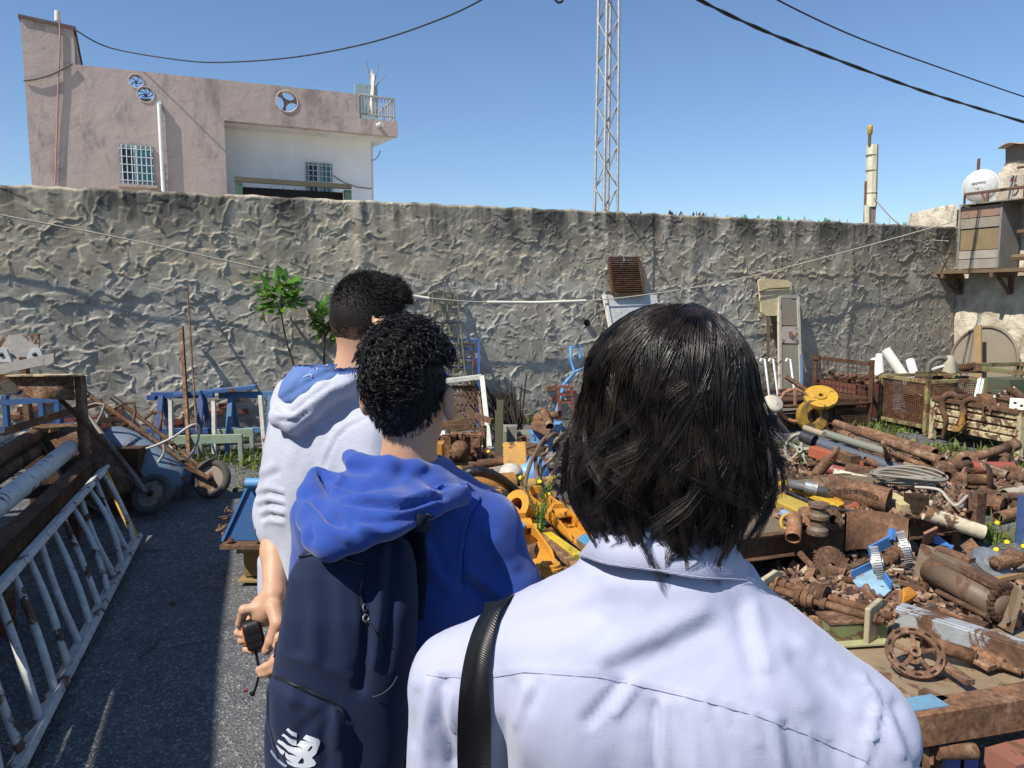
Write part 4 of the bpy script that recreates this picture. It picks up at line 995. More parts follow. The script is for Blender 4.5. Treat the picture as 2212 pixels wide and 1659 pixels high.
def sapling(label, path, crown, rad, n, seed, leaf_l=.13):
 r = random.Random(seed)
 root = thing('sapling', label, 'plant', path[0])
 sp = spline(path, 5); part(root, 'trunk', MB().tube(sp, [.016 - .009 * i / (len(sp) - 1) for i in range(len(sp))], 6), 'wood:4d4236')
 meshes = [leaf_mesh('leaf', leaf_l * s, leaf_l * s * .6, c) for s, c in ((1, .3), (.8, .45), (1.2, .2))]
 tw = MB(); tips = []
 for i in range(7):
  a = r.uniform(0, 6.28); e = crown + Vector((math.cos(a) * rad.x * r.uniform(.3, .8), math.sin(a) * rad.y * .6, r.uniform(-.5, .95) * rad.z))
  tw.tube([path[-1], lerp3(path[-1], e, .6) + Vector((0, 0, .03)), e], [.007, .005, .003], 5); tips.append(e)
 part(root, 'twigs', tw, 'wood:57503a')
 for i in range(n):
  t = r.choice(tips); p = t + Vector((r.gauss(0, .05), r.gauss(0, .05), r.gauss(0, .05)))
  out = (p - crown); out.z *= .4
  d = (out.normalized() + Vector((r.gauss(0, .45), r.gauss(0, .45), r.uniform(-1.0, .45)))).normalized()
  x, y, z = frame(d, Vector((r.gauss(0, .3), r.gauss(0, .3), 1)))
  o = addmesh('leaf', r.choice(meshes), None, root); Rm = Matrix((x, d, x.cross(d))).transposed().to_4x4()
  Rm.translation = p - wloc(root); o.matrix_local = Rm
base = gz(P(640, 930, 8.75), 0)
sapling('young leafy tree with a bare curved stem against the wall', [base, P(638, 812, 8.75), P(618, 735, 8.7), P(608, 680, 8.7)], P(603, 640, 8.65), Vector((.17, .14, .16)), 80, 3, .15)
base = gz(P(702, 940, 8.9), 0)
sapling('second smaller leafy sapling partly behind the short-haired head', [base, P(700, 770, 8.9), P(702, 730, 8.9)], P(708, 690, 8.85), Vector((.15, .14, .22)), 80, 8, .14)
# ---- weeds, grass
def grass_patch(name, label_kind, areas, seed, mat, hmin=.05, hmax=.2, broad=.15):
 r = np.random.RandomState(seed); V = []; Fs = []; k = 0
 for (poly, n) in areas:
  c = np.array([[*p[:2]] for p in poly])
  mn, mx = c.min(0), c.max(0); cl = [(r.uniform(mn[0], mx[0]), r.uniform(mn[1], mx[1])) for _ in range(max(4, n // 60))]
  for i in range(n):
   q = cl[r.randint(len(cl))]; x, y = q[0] + r.normal(0, .10), q[1] + r.normal(0, .10)
   if not (mn[0] - .1 < x < mx[0] + .1 and mn[1] - .1 < y < mx[1] + .1): continue
   h = r.uniform(hmin, hmax) * (.5 + r.rand()); a = r.rand() * 6.28; ln = r.uniform(.1, .7) * h
   w_ = r.uniform(.003, .007) if r.rand() > broad else r.uniform(.014, .03)
   if w_ > .01: h *= .6
   dx, dy = math.cos(a), math.sin(a); px, py = -dy * w_, dx * w_
   b = [(x - px, y - py, 0), (x + px, y + py, 0), (x + dx * ln * .35 + px * .9, y + dy * ln * .35 + py * .9, h * .6), (x + dx * ln * .35 - px * .9, y + dy * ln * .35 - py * .9, h * .6), (x + dx * ln, y + dy * ln, h)]
   V += b; Fs += [(k, k + 1, k + 2), (k, k + 2, k + 3), (k + 3, k + 2, k + 4)]; k += 5
 return tag(addmesh(name, npmesh(name, np.array(V), np.array(Fs), False), mat), kind='stuff')
@mdef('grass')
def _(name, h='6d7c38'):
 t = NT(name); t._c = t.geo(); b = hexc(h)
 c = t.ramp(t.noise(9, 3), [(.3, tuple(x * .55 for x in b)), (.55, b), (.75, (b[0] * 1.7, b[1] * 1.25, b[2] * .9))])
 m = t.done(c, .6)
 tr = t.n('ShaderNodeBsdfTranslucent'); t.set(tr.inputs[0], c); mx = t.n('ShaderNodeMixShader'); mx.inputs[0].default_value = .3
 t.L(t.b.outputs[0], mx.inputs[1]); t.L(tr.outputs[0], mx.inputs[2]); t.L(mx.outputs[0], t.out.inputs[0]); return m
gp = lambda *pts: [tuple(G(u, v)) for u, v in pts]
o = grass_patch('grass', '', [(gp((415, 985), (600, 975), (600, 1030), (470, 1060)), 900), (gp((370, 985), (440, 990), (440, 1010)), 250),
 (gp((1120, 890), (1200, 900), (1190, 925), (1130, 930)), 350), (gp((1890, 905), (2010, 920), (2010, 985), (1900, 960)), 800),
 (gp((2000, 965), (2160, 985), (2150, 1025), (2030, 1020)), 520), (gp((2060, 1085), (2212, 1090), (2212, 1180), (2080, 1175)), 800),
 (gp((1700, 960), (1800, 980), (1790, 1030), (1730, 1030)), 420), (gp((1960, 1085), (2070, 1100), (2060, 1150), (1980, 1150)), 420), (gp((1830, 900), (1890, 905), (1880, 930)), 260), (gp((140, 930), (175, 935), (172, 950)), 60)], 9, 'grass', .03, .13, .35)
tag(o, 'green weeds and grass growing along the wall and between the scrap', 'grass', kind='stuff')
# ---- pallet with blue hood by the white hoodie
def build_pallet():
 c = G(548, 1264, 0); x0, x1 = c.x - .09, c.x + .52; y0 = c.y
 pal = thing('wooden_pallet', 'small wooden pallet stack beside the forearm of the white hoodie', 'pallet', c)
 for z in (.06, .33):
  for k in range(3): part(pal, 'board', MB().box((x0 + .3, y0 + .06 + .2 * k, z - .035), (.62, .1, .022)), 'wood:a98d5c', .003)
  if z > .1:
   for k in range(4): part(pal, 'board', MB().box((x0 + .08 + .16 * k, y0 + .26, z + .012), (.12, .62, .02)), 'wood:b0945f', .003)
 for xx in (x0 + .06, x0 + .3, x0 + .54): part(pal, 'block', MB().box((xx, y0 + .1, .165), (.085, .1, .23)), 'wood:957a4e', .004)
 for xx in (x0 + .06, x0 + .3, x0 + .54): part(pal, 'block', MB().box((xx, y0 + .44, .165), (.085, .1, .23)), 'wood:957a4e', .004)
 pt = thing('rusty_tray', 'rusty bolted steel tray under the blue hood on the pallet', 'tray', Vector((x0 + .3, y0 + .2, .36)))
 part(pt, 'plate', MB().box((x0 + .28, y0 + .25, .385), (.70, .66, .04)), 'rust:1.3', .003)
 for k in range(4): part(pt, 'bolt', MB().lathe([(0, 0), (.02, 0), (.02, .03), (.01, .03), (.01, .05), (0, .05)], (x0 - .02 + .17 * k, y0 - .04, .405), UP, 8), 'rust:.8')
 q = lambda x, y, d: P(*l2(x, y), d)
 hd = thing('blue_hood', 'sloping blue steel machine hood standing on the rusty tray', 'hood', Vector((x0 + .3, y0 + .2, .41)))
 pts = [(x0 - .06, .41), (x0 + .55, .41), (x0 + .55, .72), (x0 + .09, .72)]
 part(hd, 'side', MB().poly([Vector((a, y0, z)) for a, z in pts], (0, 1, 0), .018), 'chip:2f6fae:0.12')
 part(hd, 'side', MB().poly([Vector((a, y0 + .45, z)) for a, z in pts], (0, 1, 0), .018), 'chip:2f6fae:0.12')
 part(hd, 'slope', MB().poly([Vector((x0 - .075, y0 - .012, .405)), Vector((x0 + .085, y0 - .012, .732)), Vector((x0 + .085, y0 + .48, .732)), Vector((x0 - .075, y0 + .48, .405))], (-.85, 0, .5), .014), 'chip:3d82c2:0.12')
 part(hd, 'hinge', MB().tube([Vector((x0 + .08, y0 - .03, .76)), Vector((x0 + .24, y0 - .03, .76))], .03, 8), 'chip:5b9fd6:0.1')
 ch = thing('chain_heap', 'rusty chain heap hanging on the left of the blue hood', 'chain', Vector((x0 - .08, y0 + .1, .4)))
 for k in range(16):
  p = Vector((x0 - .12 + R_.uniform(-.03, .06), y0 + R_.uniform(0, .25), .43 + R_.uniform(0, .2) - k * .004)); part(ch, 'link', MB().ring(p, Vector((R_.gauss(0, 1), R_.gauss(0, 1), R_.gauss(0, 1))), .026, .008, 10, 5), 'rust:1.1')
build_pallet()
for _o in COL.objects:
 if _o.parent is None and _o.name.split('.')[0] in ('wooden_pallet', 'rusty_tray', 'blue_hood', 'chain_heap'): _o.location.z *= .66; _o.scale.z = .66 if _o.name[:4] != 'blue' else 1.0
# ---- clothes line with plastic sleeves
line = [W(-200, 420, .25), W(0, 464, .25), W(250, 512, .25), W(500, 566, .25), W(740, 618, .25), W(890, 640, .25), W(1053, 653, .25), W(1265, 650, .25), W(1435, 631, .25), W(1600, 602, .25), W(1800, 551, .25), W(2062, 478, .3)]
solo('washing_line', 'pale washing line strung along the whole plaster wall', 'line', MB().tube(spline(line, 6), .009, 6), 'paint:b9b19c:0.8')
solo('line_sleeve', 'long white plastic sleeve threaded on the washing line', 'sleeve', MB().tube([W(1053, 653, .25), W(1160, 654, .25), W(1265, 650, .25)], .021, 8), 'paint:e6e0cf:0.5')
solo('line_sleeve', 'short white plastic sleeve on the line beside the short-haired head', 'sleeve', MB().tube([W(880, 638, .25), W(927, 645, .25)], .021, 8), 'paint:e6e0cf:0.5')
cable('slack_wire', 'slack grey wire hanging from the concrete post to the wall corner', [P(1888, 428, 14.5), P(1925, 470, 14.2), P(1960, 496, 14), P(2000, 516, 13.7), P(2050, 521, 13.3)], .011, 'paint:8d8674:0.8')
# ---- things leaning on the wall in the middle
def build_wall_items():
 tl, tr, bl, br = W(933, 628, .1), W(987, 632, .1), W(950, 850, .35), W(1008, 838, .35)
 bl.z = max(bl.z, .35)
 root = thing('trellis', 'narrow green-grey ornamental iron trellis leaning on the wall', 'trellis', gz(lerp3(bl, br, .5), 0))
 for a, b in ((tl, bl), (tr, br)): part(root, 'side_rail', MB().bar(a, b, .018, .018, (0, 1, 0)), 'chip:66654b:0.3')
 for row in range(9):
  for c in range(2):
   t = (row + .5) / 9; s = .28 + .44 * c + (.06 if row % 2 else -.06)
   o = lerp3(lerp3(tl, tr, s), lerp3(bl, br, s), t); x = (tr - tl) * .22; y = (tl - bl) * .038
   m = MB(); m.bar(o - x - y, o + x - y, .016, .016); m.bar(o + x - y, o + x + y, .016, .016, (0, 1, 0)); m.bar(o + x + y, o - x + y, .016, .016); m.bar(o - x + y, o - x - y, .016, .016, (0, 1, 0))
   m.bar(o + y, o + y * 2.4, .014, .014, (0, 1, 0)); part(root, 'square', m, 'chip:66654b:0.3')
 for zz in (.3, .02):
  p = lerp3(bl, br, zz); part(root, 'foot_bar', MB().bar(p, gz(p, 0), .018, .018, (0, 1, 0)), 'chip:66654b:0.3')
 q = lambda x, y, o=.2: W(*m2(x, y), o)
 root = thing('window_grille', 'blue steel window grille leaning behind the white frame', 'grille', gz(q(450, 900), 0))
 for x in (270, 597): part(root, 'stile', MB().bar(q(x, 195), gz(q(x, 900, .3), .2), .03, .03, (0, 1, 0)), 'chip:2c5fae:0.2')
 for i in range(8): part(root, 'bar', MB().bar(q(270, 195 + i * 97), q(597, 210 + i * 97), .02, .02), 'chip:3a70bc:0.2')
 for x in (270, 597): p = gz(q(x, 900, .3), 0); part(root, 'foot', MB().bar(p, gz(p, .2), .03, .03, (0, 1, 0)), 'chip:2c5fae:0.2')
 solo('steel_strip', 'bent rusty steel strip standing before the blue grille', 'strip', MB().tube([gz(q(545, 700, .5), 0), q(535, 540, .4), q(540, 260, .35), q(450, 240, .35)], .012, 5), 'rust:.9')
 f = lambda x, y, d=8.6: P(*m2(x, y), d)
 root = thing('window_surround', 'empty white painted window frame propped on the scrap', 'window frame', gz(f(680, 1300), 0))
 tl, tr, br, bl = f(190, 640, 8.75), f(630, 588, 8.7), f(710, 1320, 8.2), f(240, 1380, 8.2)
 br2 = br
 for a, b in ((tl, tr), (tr, br), (br, bl), (bl, tl)): part(root, 'rail', MB().bar(a, b, .055, .055, (0, 1, 0)), 'chip:cfd2c6:0.18', .003)
 for p in (br, bl): part(root, 'foot', MB().bar(gz(p, 0), p, .05, .05, (0, 1, 0)), 'chip:cfd2c6:0.3')
 root = thing('mesh_gate', 'rusty diamond mesh gate panel inside the white frame', 'panel', gz(f(400, 900), 0))
 tl, tr, bl, br = f(280, 700, 8.8), f(585, 690, 8.8), f(300, 1130, 8.5), f(640, 1130, 8.5)
 m = MB()
 for i in range(-5, 8):
  for s in (1, -1):
   a = i / 7; b = a + s * .75
   t0, t1 = 0, 1
   def clip(t): return a + (b - a) * t
   ts = [t for t in np.linspace(0, 1, 25) if 0 <= clip(t) <= 1]
   if len(ts) > 1: m.tube([lerp3(lerp3(tl, tr, clip(t)), lerp3(bl, br, clip(t)), t) for t in (ts[0], ts[-1])], .008, 4)
 part(root, 'mesh', m, 'rust:1.0')
 for a, b in ((tl, tr), (tr, br), (bl, br), (tl, bl)): part(root, 'edge_bar', MB().bar(a, b, .03, .02, (0, 1, 0)), 'rust:1.2')
 for p in (bl, br): part(root, 'foot', MB().bar(gz(p, 0), p, .03, .03, (0, 1, 0)), 'rust')
 q = lambda x, y, d=7.2: P(*m2(x, y), d)
 z0 = q(500, 1480).z
 root = thing('steel_crate', 'rusty post-cornered crate holding rusted cast blocks', 'crate', gz(q(500, 1500), 0))
 pr = q(765, 1500); pl = q(230, 1500); pr_top = q(765, 945).z; bk = Vector((0, .8, 0))
 for p in (pr, pr + bk * 1.0, pl + bk, ): part(root, 'corner_post', MB().angle(gz(p, 0), gz(p, pr_top), .07, .008, (0, 1, 0)), 'chip:5f6148:0.5')
 part(root, 'corner_post', MB().angle(gz(pl, 0), gz(pl, z0 + .25), .07, .008, (0, 1, 0)), 'rust')
 part(root, 'front_sill', MB().bar(gz(pl, z0 - .03), gz(pr, z0 - .03), .05, .07), 'chip:8c7f5c:0.5'); part(root, 'front_skirt', MB().bar(gz(pl, z0 - .2), gz(pr, z0 - .2), .03, .22), 'rust:.7')
 part(root, 'floor', MB().poly([gz(pl, z0 - .02), gz(pr, z0 - .02), gz(pr + bk, z0 - .02), gz(pl + bk, z0 - .02)], UP, .02), 'wood:7f745c')
 part(root, 'side_rail', MB().bar(q(470, 955, 7.6), q(740, 1055, 7.25), .045, .045), 'rust:1.3'); part(root, 'side_rail', MB().bar(q(-60, 1130, 7.9), q(520, 1030, 7.9), .045, .045), 'rust:1.2'); part(root, 'side_rail', MB().bar(q(-60, 1140, 7.4), q(520, 1098, 7.4), .045, .045), 'rust:1.2')
 names = ['tall slotted', 'narrow upright', 'rounded', 'split', 'wide', 'flat-topped', 'leaning', 'short front']
 for k, (x, y0, y1, w_, dd) in enumerate(((150, 1210, 1400, 90, 7.55), (250, 1200, 1440, 90, 7.45), (330, 1180, 1420, 70, 7.6), (395, 1175, 1300, 75, 7.7), (475, 1180, 1390, 60, 7.6), (570, 1180, 1450, 110, 7.4), (655, 1110, 1270, 35, 7.5), (300, 1330, 1510, 50, 7.25))):
  t, b = q(x, y0, dd), q(x, y1, dd); b.z = max(z0, min(b.z, z0 + .01)); ww = w_ / 2.765 * .576 / F * dd
  m = MB().bar(b, t, ww, .16, (0, 1, 0)); m.bar(lerp3(b, t, .55) + Vector((ww * .1, -.1, 0)), lerp3(b, t, .95) + Vector((ww * .1, -.1, 0)), ww * .7, .06, (0, 1, 0)); m.bar(lerp3(b, t, .1) - Vector((ww * .15, .1, 0)), lerp3(b, t, .35) - Vector((ww * .15, .1, 0)), ww * .6, .05, (0, 1, 0))
  solo('cast_block', names[k] + ' orange-rusted cast iron block in the post-cornered crate', 'block', m.jitter(.008, k), 'rust:1.6:1', bevel=.004)
 c = q(400, 1360, 7.15); c.z = max(c.z, z0 + .09); solo('cast_roller', 'small rusty roller standing among the cast blocks', 'roller', MB().lathe([(0, -.08), (.06, -.08), (.085, -.04), (.085, .05), (.05, .09), (0, .09)], c, (.1, -.2, 1), 14), 'rust:1.2')
 c = q(110, 1400, 6.9); solo('fuel_can', 'dull yellow metal can behind the blue hoodie neck', 'can', MB().bar(gz(c, .0), gz(c, q(90, 1270, 6.9).z), .22, .18, (0, 1, 0)).bar(gz(c, q(90, 1270, 6.9).z) - Vector((.05, 0, 0)), gz(c, q(90, 1230, 6.9).z) - Vector((.05, 0, 0)), .08, .08, (0, 1, 0)), 'chip:c08a25:0.3', bevel=.01)
 c = q(925, 1480, 7.6); c.z = 0; tz = q(900, 1150, 7.6).z
 solo('concrete_block', 'grey L shaped concrete block standing behind the crate', 'block', MB().poly([gz(q(848, 0, 7.6), 0), gz(q(890, 0, 7.6), 0), gz(q(890, 0, 7.9), 0), gz(q(1000, 0, 7.9), 0), gz(q(1000, 0, 8.0), 0), gz(q(848, 0, 8.0), 0)], UP, tz), 'stucco:8f8c82:0.6', bevel=.008)
 a, b = q(1000, 1275, 8.3), q(1160, 1270, 8.4); solo('concrete_pipe', 'grey weed-fringed pipe lying by the foot of the wall', 'pipe', MB().pipe(gz(a, .12), gz(b, .12) + Vector((.5, .1, 0)), .12), 'stucco:7b7c70:0.8')
 root = thing('lattice_crate', 'light blue slotted metal crate by the wall', 'crate', gz(q(1240, 1350, 7.9), 0))
 zc = q(1200, 1130, 7.9).z; a, b = gz(q(1148, 0, 7.9), 0), gz(q(1345, 0, 7.7), 0); e = Vector((.15, .7, 0))
 for p0, p1 in ((a, b), (a, a + e), (a + e, b + e), (b, b + e)):
  for zz in (.05, zc * .52, zc - .03): part(root, 'rail', MB().bar(gz(p0, zz), gz(p1, zz), .03, .05), 'chip:6aa6dc:0.1')
  for t in (0.03, .35, .68, .97): p = lerp3(p0, p1, t); part(root, 'slat', MB().bar(gz(p, .02), gz(p, zc), .05, .02, (0, 1, 0)), 'chip:6aa6dc:0.1')
 pz = zc + .02; mb = MB().poly([gz(q(1130, 0, 7.8), pz), gz(q(1330, 0, 7.45), pz - .02), gz(q(1380, 0, 8.2), pz + .02), gz(q(1180, 0, 8.4), pz + .03)], UP, .02)
 solo('rusty_sheet', 'rusty sheet laid over the light blue crate', 'sheet', mb, 'rust:1.5')
 for k, (x0, y0, x1, y1, d0, d1, r_, lb) in enumerate(((1270, 945, 1335, 1110, 8.1, 7.7, .045, 'short upright rusty pipe stub on the sheet over the light blue crate'), (1180, 1030, 1440, 975, 8.2, 8.0, .04, 'horizontal rusty pipe lying on the sheet over the light blue crate'), (1200, 1010, 1260, 1060, 8.3, 8.2, .05, 'stubby rusty pipe coupling left of the upright stub'))):
  solo('pipe_offcut', lb, 'pipe', MB().pipe(q(x0, y0, d0), q(x1, y1, d1), r_), 'rust:1.3')
 root = thing('red_stool', 'rusty red metal step frame left of the long hair', 'stool', gz(q(1480, 900, 8.8), 0))
 for (x, dd) in ((1420, 8.7), (1560, 8.7), (1420, 9.1), (1560, 9.1)): part(root, 'leg', MB().bar(gz(q(x + 30, 900, dd), 0), q(x, 690, dd), .03, .03, (0, 1, 0)), 'chip:8a4433:0.4')
 for y in (690, 770, 850): part(root, 'step', MB().bar(q(1415, y, 8.75), q(1565, y, 8.75), .14, .02), 'chip:8a4433:0.4')
 root = thing('bed_frame', 'light blue bent tube frame leaning on the wall left of the long hair', 'frame', gz(q(1480, 900, 10), 0))
 b0 = gz(q(1330, 900, 9.2), 0)
 part(root, 'tube', MB().tube([b0, q(1480, 670, 9.9), q(1590, 540, 10.1), q(1555, 430, 10.1), q(1545, 280, 10.15), q(1640, 272, 10.15), q(1650, 400, 10.1)], .022, 7), 'chip:4f97d6:0.1')
 part(root, 'tube', MB().tube([q(1590, 540, 10.1), q(1720, 480, 10.1), gz(q(1760, 900, 9.8), 0)], .022, 7), 'chip:4f97d6:0.1')
 root = thing('brushwood', 'dark heap of dry sticks against the foot of the wall', 'brushwood', gz(q(900, 1050, 8.9), 0))
 m = MB()
 for k in range(70):
  a = gz(q(R_.uniform(780, 1050), 0, R_.uniform(8.5, 9.2)), 0); b = a + Vector((R_.uniform(-.5, .1), R_.uniform(.0, .5), R_.uniform(.2, .75))); m.tube([a, lerp3(a, b, .5) + Vector((0, 0, .04)), b], .009, 4)
 part(root, 'sticks', m, 'wood:3a3128')['kind'] = 'stuff'
 c = lambda x, y, o=.12: W((2050 + x / 2.1067) * .576, (900 + y / 2.1067) * .576, o)
 tl, tr, bl, br = c(487, 142, .06), c(722, 142, .06), c(522, 430, .22), c(768, 425, .22)
 root = thing('louvre_vent', 'rusty brown louvred vent panel resting on the white board against the wall', 'vent', gz(lerp3(bl, br, .5), lerp3(bl, br, .5).z))
 for a, b in ((tl, tr), (tr, br), (bl, br), (tl, bl)): part(root, 'edge', MB().bar(a, b, .035, .04, WN), 'rust:.8')
 for i in range(17): t = (i + .7) / 18; part(root, 'slat', MB().bar(lerp3(tl, bl, t), lerp3(tr, br, t), .008, .034, (WN + UP * .8)), 'rust:.85')
 tl, tr, bl, br = c(447, 432, .14), c(862, 432, .14), c(560, 1000, .5), c(960, 1000, .5)
 k_ = bl.z / max(1e-3, (tl.z - bl.z)) if bl.z > 0 else 0
 bl = bl + (bl - tl) * k_; br = br + (br - tr) * k_
 root = thing('white_board', 'whitish metal board leaning on the wall under the louvred vent', 'board', gz(lerp3(bl, br, .5), 0))
 part(root, 'sheet', MB().poly([bl, br, tr, tl], WN, .02), 'chip:cdd3d0:0.12'); part(root, 'edge_trim', MB().bar(bl + WN * .02, tl + WN * .02, .04, .05, WN), 'chip:e9e6d8:0.1')
 pts = [(1665, 320), (1690, 305), (1890, 315), (1925, 340), (1915, 560), (1880, 600), (1720, 598), (1688, 570)]
 root = thing('cream_cover', 'cream rounded plastic panel resting behind the narrow cabinet door', 'panel', gz(c(1790, 600), 0))
 part(root, 'sheet', MB().poly([c(x, y, .10 + (y - 300) / 300 * .08) for x, y in pts], WN, .03), 'chip:d9c89a:0.08'); part(root, 'strap', MB().tube([c(1680, 410, .17), c(1760, 385, .175), c(1920, 378, .17)], .012, 5), 'plain:5c5540:0.8')
 part(root, 'side_edge', MB().poly([c(1928, 342, .10), c(1945, 360, .03), c(1945, 560, .1), c(1918, 560, .18)], WN, .01), 'chip:c9cdd0:0.05')
 for x in (1750, 1880): p = c(x, 600, .2); part(root, 'prop', MB().bar(gz(p + WN * .08, 0), p, .04, .03, (0, 1, 0)), 'wood:6d5a40')
 tl, tr, bl, br = c(1835, 445, .16), c(1982, 448, .16), c(1845, 1130, .42), c(2005, 1130, .42)
 for _ in range(1):
  k_ = bl.z / max(1e-3, (tl.z - bl.z)); bl = bl + (bl - tl) * k_; br = br + (br - tr) * k_
 root = thing('cabinet_door', 'tall narrow rusty white cabinet door leaning on the wall', 'door', gz(lerp3(bl, br, .5), 0))
 fr = [tl, tr, br, bl]
 for a, b in zip(fr, fr[1:] + fr[:1]): part(root, 'stile', MB().bar(a, b, .05, .04, WN), 'chip:cfc6b2:0.3')
 def gp_(s, t): return lerp3(lerp3(tl, tr, s), lerp3(bl, br, s), t)
 part(root, 'mesh_inset', MB().poly([gp_(.08, .03), gp_(.92, .03), gp_(.92, .26), gp_(.08, .26)], WN, .008), 'chip:8e8778:0.2')
 part(root, 'mid_panel', MB().poly([gp_(.08, .27), gp_(.92, .27), gp_(.92, .42), gp_(.08, .42)], WN, .02), 'chip:bdb6a6:0.36')
 part(root, 'lock_plate', MB().box(gp_(.5, .345) + WN * .03, (.05, .02, .10)), 'rust:1.4:1')
 part(root, 'lower_panel', MB().poly([gp_(.08, .43), gp_(.92, .43), gp_(.92, .99), gp_(.08, .99)], WN, .008), 'chip:9b9482:0.2')
build_wall_items()
# ================================================================== SCRAP ON THE RIGHT AND IN THE MIDDLE
R3 = random.Random(303)
def g2(x, y, h): return G(*r2(x, y), h)
def g3(x, y, h): return G(*r3(x, y), h)
def gm(x, y, h): return G(*m3(x, y), h)
_used = set()
def where(kind, mat, L, p, lms, fallback):          # label a loose piece by its look and the nearest thing one can find
 sh = {'rust:.7': 'dark brown', 'rust:.8': 'dark brown', 'rust:1': 'brown', 'rust:1.1': 'brown', 'rust:1.2': 'plain brown', 'rust:1.3': 'light brown', 'rust:1.4:1': 'orange-brown', 'rust:1.5:1': 'orange-brown', 'rust:1.6:1': 'bright orange'}.get(mat, 'reddish' if '994a30' in mat else 'grey metal' if 'metal' in mat or '77726a' in mat else 'yellowish')
 sz = 'short' if L < .14 else 'mid-length' if L < .22 else 'long'
 for nm, q in sorted(lms, key=lambda e: (e[1] - p).length)[:6]:
  d = p - q; rel = ('right of' if d.x > 0 else 'left of') if abs(d.x) > abs(d.y) else ('behind' if d.y > 0 else 'in front of')
  lb = '%s %s %s %s the %s' % (sz, sh, kind, rel, nm)
  if lb not in _used: _used.add(lb); return lb, None
 return fallback
EY = Vector((.26, -.966, 0)); EX = Vector((.966, .26, 0))       # crate fronts run along EY, crates reach back along EX
def mesh_panel(m, a, b, c, d, nx, ny, r=.004):                   # wires between corners a b (bottom) c d (top right, top left)
 for i in range(nx + 1): t = i / nx; m.tube([lerp3(a, b, t), lerp3(d, c, t)], r, 4, False)
 for i in range(ny + 1): t = i / ny; m.tube([lerp3(a, d, t), lerp3(b, c, t)], r, 4, False)
 return m
def crate(name, label, a, L, D, H, mat, wires=None, w_=.05, mids=()):
 a = gz(a, 0); root = thing(name, label, 'crate', a); c = [a, a + EY * L, a + EY * L + EX * D, a + EX * D]
 for p in c: part(root, 'corner_post', MB().bar(p, gz(p, H), w_, w_, EX), mat, .003)
 for z in (.10, H - w_ / 2) + tuple(mids):
  for i in range(4): part(root, 'rail', MB().bar(gz(c[i], z), gz(c[(i + 1) % 4], z), w_ * .9, w_ * .9), mat, .003)
 part(root, 'floor', MB().poly([gz(p, .12) for p in c], UP, .01), 'rust:.7')
 if wires:
  for i in range(4):
   p, q = c[i], c[(i + 1) % 4]; n = int((q - p).length / .03)
   part(root, 'mesh', mesh_panel(MB(), gz(p, .1), gz(q, .1), gz(q, H - .04), gz(p, H - .04), n, int(H / .03), .0035), wires)['kind'] = 'stuff'
 return root, c
